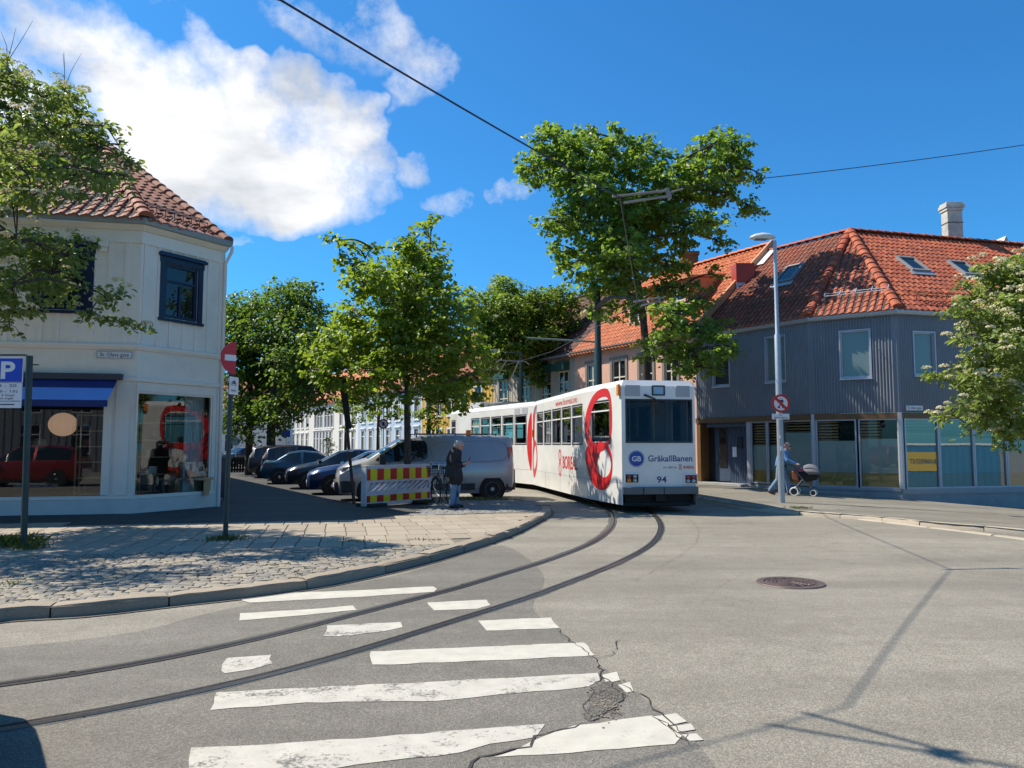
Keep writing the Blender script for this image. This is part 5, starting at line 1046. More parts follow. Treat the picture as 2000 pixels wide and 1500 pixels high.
for s in (1, -1):
    pts = catmull([(-1.42, 1.22), (-1.1, 1.5), (-.72, 1.76), (-.2, 1.82), (-.05, 1.74), (-.02, 1.45), (-.12, 1.24), (-.8, 1.2)], 5, True); q = MB(); q.prism([(p.x, p.y) for p in pts], lambda a, z, d: (a, (vy(z) - d) * s, z), 0, .012); w = q.build('side_window', 'glass_car', van)
    q = MB(); q.box(-1.02, -.98, -.001, .001, 0, .001) if 0 else None
    q.hexa([(-1.34, s * -1.0, 1.12), (-1.16, s * -1.0, 1.12), (-1.16, s * -1.22, 1.1), (-1.34, s * -1.22, 1.1), (-1.34, s * -.98, 1.4), (-1.16, s * -.98, 1.4), (-1.18, s * -1.2, 1.42), (-1.34, s * -1.2, 1.42)]); q.build('mirror', 'black_plastic', van, bevel=.04)
    q = MB()
    for x0, x1 in ((-.95, -.02), (.02, .98), (1.0, 1.3)): q.box(x0, x1, s * -.985, s * -.93, .33, .52)
    q.build('side_moulding', 'black_plastic', van)
    q = MB(); q.box(-.03, -.022, s * -.968, s * -.94, .52, 1.18); q.box(1.02, 1.028, s * -.968, s * -.94, .55, 1.2); q.box(-.02, 2.2, s * -.967, s * -.94, .70, .708); q.build('door_seam', 'under_black', van)
    q = MB(); q.box(-.22, -.08, s * -.99, s * -.95, 1.02, 1.1); q.box(.1, .26, s * -.99, s * -.95, 1.0, 1.08); q.build('door_handle', 'black_plastic', van)
    pts = catmull([(.15, 1.72), (.12, 1.35), (.35, 1.2), (2.1, 1.22), (2.15, 1.75), (1.2, 1.8)], 4, True); q = MB(); n = len(pts); v1_ = [(p.x, vy(p.y) * s, p.y) for p in pts]; v2_ = [(1.15 + (p.x - 1.15) * .985, (vy(p.y) + .004) * s, 1.5 + (p.y - 1.5) * .96) for p in pts]; q.add(v1_ + v2_, [(i, (i + 1) % n, n + (i + 1) % n, n + i) for i in range(n)]); q.build('panel_crease', 'grey_paint', van)
    q = MB(); q.hexa([(2.28, s * -.97, 1.0), (2.43, s * -.9, 1.0), (2.43, s * -.8, 1.0), (2.28, s * -.8, 1.0), (2.26, s * -.87, 1.62), (2.41, s * -.82, 1.62), (2.41, s * -.74, 1.62), (2.28, s * -.74, 1.62)]); q.build('tail_light', 'lamp_red', van)
    q = MB(); q.hexa([(-2.40, s * -.55, .86), (-2.3, s * -.86, .86), (-1.95, s * -.955, .97), (-2.2, s * -.55, 1.0), (-2.38, s * -.55, .97), (-2.28, s * -.86, 1.02), (-1.78, s * -.955, 1.14), (-2.1, s * -.55, 1.1)]); q.build('headlight', 'lamp_clear', van)
    q = MB(); q.tube([(-.35, s * -.66, 2.02), (2.0, s * -.66, 2.02)], .018, 6); [q.tube([(x, s * -.66, 1.93), (x, s * -.66, 2.02)], .02, 6) for x in (-.3, .8, 1.95)]; q.build('roof_rail', 'black_plastic', van)
    for x in (-1.55, 1.80):
        for w_ in (arch(van, x, s * -.966, .40), wheel(van, x, s * -.972, .335, .2, 'galv', 9)): w_.scale.x = 1 / VSC; w_.location.x = x * (1 - 1 / VSC)   # keep the wheels round on the lengthened body
q = MB(); q.box(-2.47, -2.2, -.8, .8, .3, .62); q.hexa([(-2.3, -.97, .3), (-2.3, .97, .3), (-1.95, .97, .3), (-1.95, -.97, .3), (-2.34, -.93, .64), (-2.34, .93, .64), (-1.95, .965, .64), (-1.95, -.965, .64)]); q.build('bumper', 'black_plastic', van, bevel=.04); q = MB(); q.hexa([(2.16, -.975, .3), (2.48, -.9, .3), (2.48, .9, .3), (2.16, .975, .3), (2.2, -.972, .5), (2.47, -.9, .95), (2.47, .9, .95), (2.2, .972, .5)]); q.box(2.38, 2.44, -.72, .72, .95, 1.9); q.build('bumper', 'black_plastic', van, bevel=.04)
q = MB(); q.box(-2.49, -2.46, -.27, .27, .42, .54); q.build('number_plate', 'white_sign', van)
q = MB(); q.box(1.1, 1.22, -.75, -.6, 1.98, 2.14); q.build('roof_beacon', 'amber', van)
VANA = R(15); van.rotation_euler = (0, 0, VANA); van.scale.x = VSC; wc = G(962, 977); ox, oy = 1.80 * VSC, -.972
van.location = (wc.x - (ox * math.cos(VANA) - oy * math.sin(VANA)), wc.y - (ox * math.sin(VANA) + oy * math.cos(VANA)), 0)
# ---------------------------------------------------------------- people
M('skin', (.50, .27, .19), .5, var=.06); M('hair_grey', (.42, .38, .33), .8, var=.2, scale=30); M('coat_black', (.018, .018, .021), .85, var=.3, scale=12); M('jeans', (.14, .24, .36), .85, var=.25, scale=9); M('denim_shirt', (.10, .22, .42), .8, var=.15, scale=9); M('shoe_brown', (.17, .05, .03), .6); M('shoe_dark', (.03, .015, .02), .6); M('cloth_white', (.72, .72, .72), .8); M('cloth_dark', (.05, .05, .06), .8); M('hair_dark', (.05, .035, .025), .7); M('leather', (.2, .06, .03), .55)
def remesh(o, v, sm=4):
    m = o.modifiers.new('remesh', 'REMESH'); m.mode = 'VOXEL'; m.voxel_size = v; m.use_smooth_shade = True
    s = o.modifiers.new('smooth', 'SMOOTH'); s.iterations = sm; s.factor = .5; return o
def xf(loc, rz, sc=1.):
    c, s = math.cos(rz), math.sin(rz); return lambda p: V((loc[0] + sc * (p[0] * c - p[1] * s), loc[1] + sc * (p[0] * s + p[1] * c), loc[2] + sc * p[2]))
def hand(mb, T, w, d, curl, sc=1., palm_n=(0, 0, -1)):
    """palm, four bent fingers and a thumb from wrist w towards d"""
    w = V(w); d = V(d).normalized(); pn = V(palm_n); pn = (pn - d * pn.dot(d)).normalized(); sd = d.cross(pn)
    mb.chain([(T(w), .026 * sc), (T(w + d * .04), .030 * sc), (T(w + d * .075), .028 * sc)], 8)
    for k, ln in enumerate((.065, .075, .07, .055)):
        b = w + d * .08 + sd * (k - 1.5) * .019; c = b + d * ln * .5 + pn * .01 * curl; e = c + (d * (1 - curl * .6) + pn * curl).normalized() * ln * .5
        mb.chain([(T(b), .0095 * sc), (T(c), .009 * sc), (T(e), .0075 * sc)], 6)
    b = w + d * .03 - sd * .028; mb.chain([(T(b), .012 * sc), (T(b + (d - sd * .8).normalized() * .035), .0105 * sc), (T(b + (d * .9 - sd * .3 + pn * .5).normalized() * .06), .009 * sc)], 6)
def head(mb, T, c, f, sc=1.):
    """head at c looking along f (unit vector), with nose, brow, chin, ears"""
    c = V(c); f = V(f).normalized(); s = V((-f.y, f.x, 0)).normalized(); u = f.cross(s) * 1; u = u if u.z > 0 else -u
    for o, r in (((0, 0, .02), .098), ((.02, 0, -.03), .082), ((.045, 0, -.075), .05), ((-.03, 0, .03), .09)): mb.ball(T(c + f * o[0] + s * o[1] + u * o[2]), r * sc, 12)
    mb.chain([(T(c + f * .092 + u * .012), .012 * sc), (T(c + f * .112 - u * .025), .016 * sc)], 6)
    mb.chain([(T(c + f * .088 - u * .06 - s * .02), .010 * sc), (T(c + f * .088 - u * .06 + s * .02), .010 * sc)], 6)
    for k in (-1, 1): mb.chain([(T(c + s * .09 * k + u * .015), .014 * sc), (T(c + s * .095 * k - u * .02), .012 * sc)], 6)
def eyes(par, T, c, f, mat='ink', dark=False):
    c = V(c); f = V(f).normalized(); s = V((-f.y, f.x, 0)).normalized(); u = f.cross(s); u = u if u.z > 0 else -u; q = MB()
    for k in (-1, 1): q.ball(T(c + f * .088 + s * .034 * k + u * .012), .012 if not dark else .026, 8)
    if dark: q.tube([T(c + f * .10 - s * .05 + u * .012), T(c + f * .10 + s * .05 + u * .012)], .006, 6); [q.tube([T(c + f * .09 + s * .06 * k + u * .014), T(c + s * .098 * k + u * .016)], .005, 6) for k in (-1, 1)]
    q.build('glasses' if dark else 'eye', mat, par, smooth=True)
# standing person in a dark coat
pl = G(888, 992, .125); per = thing('person', 'grey haired person in a long black coat looking down beside the bicycle', 'person', (pl.x, pl.y, .125))
T = xf((pl.x, pl.y, .118), R(-8)); f = V((.86, 0, -.5)); hc = V((.115, 0, 1.555)); q = MB()
head(q, T, hc, f); q.chain([(T((.03, 0, 1.36)), .075), (T((.07, 0, 1.44)), .058), (T((.10, 0, 1.52)), .055)], 10)
q.chain([(T((0, 0, .93)), .15), (T((-.01, 0, 1.12)), .14), (T((.0, 0, 1.28)), .15), (T((.02, 0, 1.36)), .11)], 12)
for s in (-1, 1):
    q.chain([(T((.01, .17 * s, 1.36)), .062), (T((-.03, .22 * s, 1.12)), .05), (T((.2, .13 * s, 1.08)), .038), (T((.27, .07 * s, 1.11)), .03)], 10); hand(q, T, (.27, .07 * s, 1.11), (.8, -.25 * s, .3), .8, 1., (.1, -.3 * s, 1))
    q.chain([(T((0, .09 * s, .9)), .10), (T((.02 + .03 * s, .095 * s, .48)), .062), (T((-.03 + .03 * s, .10 * s, .09)), .045), (T((.1 + .03 * s, .11 * s, .045)), .035)], 10)
pb = remesh(q.build('body', 'skin', per), .009, 3)
eyes(per, T, hc, f)
q = MB(); q.ball(T(hc + V((-.025, 0, .045))), .112, 14); q.ball(T(hc + V((-.07, 0, -.01))), .085, 12); remesh(q.build('hair', 'hair_grey', per), .012, 2)
q = MB(); q.chain([(T((.06, 0, 1.42)), .085), (T((.01, 0, 1.35)), .17), (T((-.03, 0, 1.2)), .195), (T((-.02, 0, 1.0)), .19), (T((.0, 0, .84)), .20), (T((.01, 0, .74)), .205)], 14)
for s in (-1, 1): q.chain([(T((.01, .17 * s, 1.36)), .095), (T((-.03, .235 * s, 1.12)), .08), (T((.18, .14 * s, 1.07)), .062)], 12); q.chain([(T((0, .11 * s, 1.0)), .16), (T((.01, .12 * s, .72)), .15)], 12)
remesh(q.build('coat', 'coat_black', per), .016, 3)
q = MB()
for s in (-1, 1): q.chain([(T((0, .09 * s, .85)), .115), (T((.02 + .03 * s, .095 * s, .48)), .082), (T((-.03 + .03 * s, .10 * s, .12)), .068)], 12)
remesh(q.build('jeans', 'jeans', per), .012, 2)
q = MB()
for s in (-1, 1): q.chain([(T((-.05 + .03 * s, .10 * s, .06)), .052), (T((.06 + .03 * s, .108 * s, .05)), .05), (T((.14 + .03 * s, .115 * s, .04)), .04)], 10)
remesh(q.build('shoe', 'shoe_dark', per), .012, 2)
q = MB(); q.hexa([T(p) for p in ((.33, -.035, 1.15), (.36, -.035, 1.15), (.36, .035, 1.15), (.33, .035, 1.15), (.39, -.035, 1.28), (.405, -.035, 1.28), (.405, .035, 1.28), (.39, .035, 1.28))]); ph_ = q.build('phone', 'ink', None); tag(ph_, 'dark phone held in front of the person in the black coat', 'phone')
q = MB(); q.hexa([T(p) for p in ((-.2, -.34, .78), (.1, -.34, .78), (.1, -.22, .78), (-.2, -.22, .78), (-.16, -.32, 1.08), (.06, -.32, 1.08), (.06, -.24, 1.08), (-.16, -.24, 1.08))]); q.tube([T((-.12, -.28, 1.06)), T((-.05, -.2, 1.42)), T((.02, .03, 1.46))], .014, 6); bg2 = q.build('shoulder_bag', 'coat_black', None, smooth=True, bevel=.02); tag(bg2, 'black shoulder bag hanging at the hip of the person in the coat', 'bag')
# walking man with stroller
wl = D(1526, 900, 24.6); wzl = wz(wl.x); man = thing('person', 'man in light blue denim shirt and jeans pushing the grey pram behind the lamp post', 'person', (wl.x, wl.y, wzl))
HD = math.atan2(-.45, .89); T = xf((wl.x, wl.y, wzl), HD, .98); f = V((1, 0, -.12)); hc = V((.2, 0, 1.57)); q = MB()
head(q, T, hc, f); q.chain([(T((.10, 0, 1.37)), .08), (T((.15, 0, 1.45)), .06), (T((.185, 0, 1.53)), .056)], 10)
q.chain([(T((-.03, 0, .93)), .14), (T((.0, 0, 1.1)), .135), (T((.06, 0, 1.3)), .15), (T((.1, 0, 1.38)), .10)], 12)
for s, el_, wr_ in ((-1, (.22, -.25, 1.12), (.47, -.2, 1.0)), (1, (.22, .25, 1.12), (.47, .2, 1.0))):
    q.chain([(T((.09, .18 * s, 1.37)), .062), (T(el_), .05), (T(wr_), .034)], 10); hand(q, T, wr_, (1, 0, -.05), .9, 1., (0, 0, -1))
legs = (((-.03, -.09, .9), (-.1, -.09, .5), (-.36, -.09, .15), (-.28, -.09, .06)), ((-.03, .09, .9), (.17, .09, .52), (.2, .09, .10), (.34, .09, .06)))
for L4 in legs: q.chain([(T(p), r) for p, r in zip(L4, (.10, .065, .045, .035))], 10)
remesh(q.build('body', 'skin', man), .009, 3); eyes(man, T, hc, f, 'ink', True)
q = MB(); q.chain([(T((.12, 0, 1.41)), .085), (T((.07, 0, 1.32)), .175), (T((.0, 0, 1.12)), .165), (T((-.03, 0, .97)), .165)], 14)
for s in (-1, 1): q.chain([(T((.09, .18 * s, 1.36)), .085), (T((.22, .25 * s, 1.12)), .068), (T((.43, .205 * s, 1.01)), .052)], 12)
remesh(q.build('shirt', 'denim_shirt', man), .014, 2)
q = MB(); q.tube([T((math.cos(a) * .175 - .03, math.sin(a) * .175, .94)) for a in np.arange(0, 6.6, .4)], .022, 6); q.build('belt', 'cloth_dark', man)
q = MB()
for L4 in legs: q.chain([(T(p), r) for p, r in zip(L4[:3], (.125, .088, .066))], 12)
remesh(q.build('jeans', 'jeans', man), .013, 2)
q = MB(); q.chain([(T((-.39, -.09, .11)), .05), (T((-.31, -.09, .07)), .05), (T((-.23, -.09, .045)), .04)], 10); q.chain([(T((.17, .09, .06)), .05), (T((.28, .09, .06)), .05), (T((.36, .09, .06)), .038)], 10); remesh(q.build('shoe', 'shoe_brown', man), .012, 2)
# stroller
st = thing('stroller', 'black framed pram with light grey hood and white rimmed wheels', 'pram', tuple(T((.75, 0, 0)))); TS = lambda p, T=T: T((p[0] - .26, p[1], p[2]))
M('hood_grey', (.15, .15, .165), .8, var=.06)
q = MB(); cx_ = 1.12
for s in (-1, 1):
    q.tube([TS((.5, .22 * s, 1.0)), TS((.62, .23 * s, .92)), TS((1.0, .24 * s, .42)), TS((1.22, .2 * s, .24))], .016, 8); q.tube([TS((.66, .26 * s, .2)), TS((.92, .24 * s, .52))], .015, 6)
q.tube([TS((.5, -.22, 1.0)), TS((.48, 0, 1.01)), TS((.5, .22, 1.0))], .02, 8); q.tube([TS((.66, -.27, .2)), TS((.66, .27, .2))], .014, 6); q.tube([TS((1.22, -.2, .24)), TS((1.22, .2, .24))], .014, 6); q.build('frame', 'bumper_grey', st, smooth=True)
q = MB(); q.chain([(TS((.78, 0, .66)), .15), (TS((1.0, 0, .62)), .17), (TS((1.25, 0, .64)), .15)], 12); remesh(q.build('seat', 'coat_black', st), .02, 3)
q = MB(); seg = []; 
for i in range(9):
    a = PI * (.02 + .66 * i / 8)
    for j in range(9): b_ = -PI / 2 + PI * j / 8; r_ = .33; seg.append(TS((cx_ + math.cos(a) * r_ * (.35 + .65 * math.cos(b_) ** .6 if abs(math.cos(b_)) > 1e-6 else cx_ * 0 + .0) if 0 else cx_ + math.cos(a) * r_, math.sin(b_) * .24, .68 + math.sin(a) * r_ * (.55 + .45 * math.cos(b_)))))
q.add(seg, [(i * 9 + j, i * 9 + j + 1, (i + 1) * 9 + j + 1, (i + 1) * 9 + j) for i in range(8) for j in range(8)])
for s in (0, 8): q.add([TS((cx_, (-.24 if s == 0 else .24), .68))] + [seg[i * 9 + s] for i in range(9)], [(0, i + 1, i + 2) for i in range(8)])
hd = q.build('hood', 'hood_grey', st, smooth=True); so_ = hd.modifiers.new('solidify', 'SOLIDIFY'); so_.thickness = .015
for x, y, r_ in ((.66, -.29, .135), (.66, .29, .135), (1.22, -.2, .10), (1.22, .2, .10)):
    q = MB(); ax = (TS((0, 1, 0)) - TS((0, 0, 0))); s = 1 if y > 0 else -1; o = TS((x, y, r_)); ax = ax * s
    q.lathe([(r_ * .72, -.02), (r_ * .9, -.025), (r_, -.01), (r_, .01), (r_ * .9, .022), (r_ * .72, .018), (r_ * .72, -.02)], o, ax, 22); w_ = q.build('wheel', 'white_paint', st, smooth=True); q = MB(); q.lathe([(0, .014), (r_ * .7, .01), (r_ * .7, -.01), (0, -.014)], o, ax, 18); q.build('hub', 'black_plastic', w_)
q = MB(); q.hexa([TS(p) for p in ((.62, -.2, .5), (.8, -.2, .42), (.8, .2, .42), (.62, .2, .5), (.58, -.18, .78), (.78, -.18, .8), (.78, .18, .8), (.58, .18, .78))]); o = q.build('changing_bag', 'leather', None, bevel=.03); tag(o, 'brown leather bag hanging from the handle of the grey pram', 'bag')
q = MB(); q.ball(TS((.85, 0, .80)), .13, 12, (1.2, 1, .7)); o = q.build('blanket', M('pink_cloth', (.45, .12, .2), .85), None, smooth=True); tag(o, 'pink blanket lying in the pram under the grey hood', 'blanket')
# small figures far off
def far_person(x, y, z, rz, top, bottom, hair, label):
    p = thing('person', label, 'person', (x, y, z)); T = xf((x, y, z), rz); q = MB(); head(q, T, (.02, 0, 1.6), (1, 0, 0)); q.chain([(T((0, 0, .95)), .13), (T((0, 0, 1.3)), .15), (T((0, 0, 1.42)), .08), (T((.01, 0, 1.52)), .055)], 10)
    for s in (-1, 1):
        q.chain([(T((0, .18 * s, 1.38)), .055), (T((-.02, .23 * s, 1.1)), .045), (T((.1, .2 * s, .9)), .033)], 8); hand(q, T, (.1, .2 * s, .9), (.3, 0, -1), .5); q.chain([(T((0, .09 * s, .9)), .09), (T((.03, .09 * s, .5)), .06), (T((0, .1 * s, .08)), .045), (T((.12, .1 * s, .05)), .035)], 8)
    remesh(q.build('body', 'skin', p), .012, 2); q = MB(); q.ball(T((-.01, 0, 1.65)), .11, 10); q.build('hair', hair, p, smooth=True)
    q = MB(); q.chain([(T((0, 0, .95)), .17), (T((0, 0, 1.35)), .18), (T((0, 0, 1.42)), .1)], 10); [q.chain([(T((0, .18 * s, 1.38)), .08), (T((-.02, .23 * s, 1.1)), .065)], 8) for s in (-1, 1)]; remesh(q.build('shirt', top, p), .02, 2)
    q = MB(); [q.chain([(T((0, .09 * s, .92)), .11), (T((.03, .09 * s, .5)), .08), (T((0, .1 * s, .1)), .06)], 8) for s in (-1, 1)]; remesh(q.build('trousers', bottom, p), .02, 2)
p1 = D(497, 880, 57); p2 = D(509, 880, 56.4); far_person(p1.x, p1.y, 0, R(200), 'cloth_white', 'cloth_dark', 'hair_dark', 'left of two distant people in white shirts behind the cars'); far_person(p2.x, p2.y, 0, R(220), 'cloth_white', 'jeans', 'hair_grey', 'right of two distant people in white shirts behind the cars')
# passenger in the tram
pp = pA(1.3, -.55); T = xf((pp.x, pp.y, .42), R(70)); ps = thing('person', 'grey haired passenger sitting behind the front side window of the tram', 'person', (pp.x, pp.y, .85)); q = MB(); head(q, T, (.02, 0, 1.42), (1, 0, 0)); q.chain([(T((0, 0, .8)), .15), (T((0, 0, 1.05)), .15), (T((0, 0, 1.22)), .1), (T((.01, 0, 1.34)), .055)], 10)
for s in (-1, 1): q.chain([(T((0, .18 * s, 1.18)), .055), (T((.0, .22 * s, .95)), .045), (T((.2, .15 * s, .88)), .035)], 8); hand(q, T, (.2, .15 * s, .88), (1, 0, 0), .4); q.chain([(T((0, .09 * s, .8)), .1), (T((.4, .1 * s, .85)), .07), (T((.42, .1 * s, .47)), .05)], 8)
remesh(q.build('body', 'skin', ps), .012, 2); q = MB(); q.ball(T((-.015, 0, 1.47)), .115, 12); q.build('hair', 'hair_grey', ps, smooth=True); q = MB(); q.chain([(T((0, 0, .82)), .18), (T((0, 0, 1.1)), .19), (T((0, 0, 1.22)), .13)], 10); remesh(q.build('jacket', M('jacket_green', (.06, .1, .08), .8), ps), .02, 2)
# ---------------------------------------------------------------- bicycle
bl_ = G(851, 986, .125); BX = xf((bl_.x - .03, bl_.y + .3, .125), R(-62)); bike = thing('bicycle', 'black bicycle with wire basket parked between the barrier and the coated person', 'bicycle', (bl_.x, bl_.y + .3, .125))
for x in (0, 1.05):
    q = MB(); o = BX((x, 0, .34)); ax = BX((0, 1, 0)) - BX((0, 0, 0)); q.lathe([(.315, -.014), (.335, -.016), (.345, 0), (.335, .016), (.315, .014), (.315, -.014)], o, ax, 32); w_ = q.build('wheel', 'rubber', bike, smooth=True); q = MB()
    for k in range(14): a = 2 * PI * k / 14; q.tube([BX((x, .02 * (-1) ** k, .34)), BX((x + math.cos(a) * .32, 0, .34 + math.sin(a) * .32))], .0025, 4)
    q.lathe([(.02, -.04), (.02, .04)], o, ax, 10); q.build('spokes', 'galv', w_)
    q = MB(); q.tube([BX((x + math.cos(a) * .37, 0, .34 + math.sin(a) * .37)) for a in np.linspace(-.2 if x else .6, 2.6 if x == 0 else 2.2, 14)], .022, 6); q.build('mudguard', 'black_plastic', bike)
q = MB()
for a, b in (((0, 0, .34), (.18, 0, .9)), ((.17, 0, .82), (.62, 0, .3)), ((.62, 0, .3), (.5, 0, .9)), ((.62, 0, .3), (1.05, 0, .34)), ((.53, 0, .78), (1.05, 0, .34)), ((.18, 0, .84), (.53, 0, .45))): q.tube([BX(a), BX(b)], .016, 7)
q.build('frame', 'car_black', bike, smooth=True)
q = MB(); q.tube([BX((.18, 0, .88)), BX((.19, 0, 1.06))], .014, 6); q.tube([BX((.36, -.3, 1.07)), BX((.22, -.2, 1.1)), BX((.19, 0, 1.06)), BX((.22, .2, 1.1)), BX((.36, .3, 1.07))], .014, 6); q.build('handlebar', 'chrome', bike, smooth=True)
q = MB()
for s in (-1, 1): q.tube([BX((.3, .27 * s, 1.08)), BX((.42, .32 * s, 1.06))], .02, 7)
q.build('grip', 'black_plastic', bike)
q = MB(); q.hexa([BX(p) for p in ((.42, -.04, .94), (.72, -.09, .94), (.72, .09, .94), (.42, .04, .94), (.42, -.035, .98), (.72, -.1, 1.0), (.72, .1, 1.0), (.42, .035, .98))]); q.tube([BX((.5, 0, .88)), BX((.55, 0, .95))], .014, 6); q.build('saddle', 'black_plastic', bike, bevel=.02)
q = MB()
for k in range(5):
    z = .74 + k * .065; w = .15 + k * .012; q.tube([BX(p) for p in ((-.2, -w, z), (.08, -w, z), (.08, w, z), (-.2, w, z), (-.2, -w, z))], .006, 4)
for a in np.linspace(-.15, .15, 8): q.tube([BX((-.2, a, .74)), BX((-.2, a * 1.3, 1.0))], .004, 4); q.tube([BX((.08, a, .74)), BX((.08, a * 1.3, 1.0))], .004, 4)
for x in np.linspace(-.2, .08, 7):
    for s in (-1, 1): q.tube([BX((x, .15 * s, .74)), BX((x, .2 * s, 1.0))], .004, 4)
q.quad(*[BX(p) for p in ((-.2, -.15, .745), (.08, -.15, .745), (.08, .15, .745), (-.2, .15, .745))]); q.build('basket', 'black_plastic', bike)
q = MB(); q.lathe([(.085, -.012), (.085, .012)], BX((.62, -.04, .3)), BX((0, 1, 0)) - BX((0, 0, 0)), 18); q.tube([BX((.62, -.06, .3)), BX((.72, -.07, .16))], .01, 5); q.tube([BX((.62, .06, .3)), BX((.52, .07, .44))], .01, 5); q.build('crank', 'galv', bike)
# ---------------------------------------------------------------- striped barrier
BL = G(713, 990, .12); BRr = G(842, 979, .12); bz = .16; FBR = F((BL.x, BL.y), to=(BRr.x, BRr.y)); Lb = FBR.L
bar = thing('barrier', 'white plastic road barrier with red and yellow reflective bands', 'barrier', (BL.x, BL.y, .1)); M('barrier_white', (.60, .60, .60), .5, var=.06, dirt=.2); M('refl_red', (.55, .02, .02), .35, var=.06); M('refl_yellow', (.72, .68, .02), .35, var=.05)
slot = []; q = MB(); H0, H1 = bz, bz + .98
q.fbox(FBR, 0, Lb, H0, H0 + .34, -.14, 0); q.fbox(FBR, 0, Lb, H1 - .42, H1, -.14, 0)
q.fbox(FBR, 0, .09, H0 + .34, H1 - .42, -.14, 0); q.fbox(FBR, Lb - .09, Lb, H0 + .34, H1 - .42, -.14, 0)
n = 11; sw_ = (Lb - .18) / n; zz0, zz1 = H0 + .33, H1 - .41
q.fbox(FBR, .09, Lb - .09, zz0, zz1, -.21, -.19) if 0 else None
for k in range(-2, n + 1):
    u = .09 + k * sw_; pts = [(u, zz0), (u + sw_ * .58, zz0), (u + sw_ * 2.58, zz1), (u + sw_ * 2.0, zz1)]; pts = [(min(max(a, .085), Lb - .085), b) for a, b in pts]
    if pts[2][0] - pts[0][0] > .1: q.prism(pts, lambda a, z, d: FBR.at(a, z, d), -.12, -.012)
q.fbox(FBR, -.004, Lb + .004, H0 - .03, H0 + .03, -.155, .012); q.fbox(FBR, -.004, Lb + .004, H1 - .03, H1 + .02, -.155, .012); q.fbox(FBR, -.004, .03, H0, H1, -.155, .012); q.fbox(FBR, Lb - .03, Lb + .004, H0, H1, -.155, .012)
pb_ = q.build('panel', 'barrier_white', bar)
for z0, z1 in ((H0 + .06, H0 + .23), (H1 - .36, H1 - .07)):
    w = (Lb - .1) / 10.0
    for k in range(10):
        a = .05 + (k - .5) * w; b_ = a + w; a = max(a, .05); 
        if k == 9: pass
        q = MB(); q.fbox(FBR, a, b_ - .004, z0, z1, .0, .006); q.build('reflective_patch', 'refl_red' if k % 2 == 0 else 'refl_yellow', bar)
    q = MB(); q.fbox(FBR, .05 + 9.5 * w, Lb - .05, z0, z1, .0, .006); q.build('reflective_patch', 'refl_red', bar)
for u in (.25, Lb - .55):
    q = MB(); q.fbox(FBR, u - .2, u + .35, .105, .19, -.42, .2); q.build('foot', 'rubber', bar, bevel=.02)
# ---------------------------------------------------------------- signs and posts
# parking sign post
pp = G(46, 1067, .125); po = thing('parking_sign', 'blue parking sign with time plate on a dark green post at the pavement edge', 'road sign', (pp.x, pp.y, .12)); YP = pp.y
tp = D(58, 695, YP); q = MB(); q.tube([(pp.x, pp.y, .1), (tp.x, YP, tp.z)], .048, 14); q.lathe([(.0, tp.z + .004), (.05, tp.z)], (tp.x, YP, 0), n=14); q.build('post', 'green_pole', po, smooth=True)
FS = F((D(-60, 800, YP - .06).x, YP - .06), u=(1, 0.0))
def sr(px0, py0, px1, py1): return FS.rect(px0, py0, px1, py1)
q = MB(); a = sr(-70, 693, 49, 802); q.tube([FS.at(u, z, -.03) for u, z in ((a[0], a[3]), (a[1] - .06, a[3]), (a[1] - .015, a[3] - .02), (a[1], a[3] - .07), (a[1], a[2]))], .014, 8); pt_ = FS.hit(55, 712); q.tube([FS.at(a[1], pt_[1], -.03), FS.at(a[1] + .16, pt_[1], -.03)], .012, 6); pt_ = FS.hit(55, 781); q.tube([FS.at(a[1], pt_[1], -.03), FS.at(a[1] + .1, pt_[1], -.03)], .012, 6); q.build('hoop', 'green_pole', po, smooth=True)
a = sr(-62, 697, 44, 747); q = MB(); q.fbox(FS, *a, -.012, 0); sp_ = q.build('sign_plate', 'white_sign', po); q = MB(); b_ = sr(-60, 700, 42.5, 746); q.fbox(FS, *b_, .001, .003); q.build('blue_field', 'blue_sign', sp_); c_ = sr(3, 706, 29, 740); text(sp_, FS, 'P', *c_, 'white_sign', .005, .03)
a = sr(-62, 748, 41, 797); q = MB(); q.fbox(FS, *a, -.012, 0); tp_ = q.build('time_plate', 'white_sign', po)
for body, r_ in (('08 - 20', (-11, 750.5, 32, 756)), ('(08 - 15)', (-12, 762, 34, 768)), ('Maks 3 timer', (-18, 769.5, 29, 774)), ('mot avgift', (-6, 776, 26, 781))): text(tp_, FS, body, *sr(*r_), 'ink', .003)
q = MB(); q.fbox(FS, *sr(-60, 783, 40.5, 784), 0, .002); c_ = sr(-4, 789, 28, 791); q.fbox(FS, *c_, 0, .003); z = (c_[2] + c_[3]) / 2; q.prism([(c_[0] - .09, z), (c_[0] + .02, z + .05), (c_[0] + .02, z - .05)], lambda a, z, d: FS.at(a, z, d), .0, .003); q.build('arrow', 'ink', tp_)
# no entry post: the disc faces right of the camera, seen from the side
pp = G(440, 1052, .125); ne = thing('no_entry_sign', 'bent round red no entry sign on a dark green post by the shop corner', 'road sign', (pp.x, pp.y, .12)); YN = pp.y
tp = D(452, 728, YN); q = MB(); q.tube([(pp.x, YN, .1), (tp.x, YN, tp.z)], .042, 14); q.build('post', 'green_pole', ne, smooth=True)
z0 = D(0, 700, YN).z; c_ = D(448, 700, YN - .03); rD = .28
c_ = D(461, 700, YN - .02); FD = F((c_.x, c_.y), u=(.64, .77)); FE = F((c_.x, c_.y), u=(-.45, .89))
half = [(math.cos(a) * rD, z0 + math.sin(a) * rD) for a in np.linspace(PI / 2, 3 * PI / 2, 26)]
q = MB(); q.prism(half, lambda a, z, d: FD.at(a, z, d), -.008, 0); q.prism([(-a, z) for a, z in half], lambda a, z, d: FE.at(a, z, d), 0, -.008); dk = q.build('disc', 'red_sign', ne)
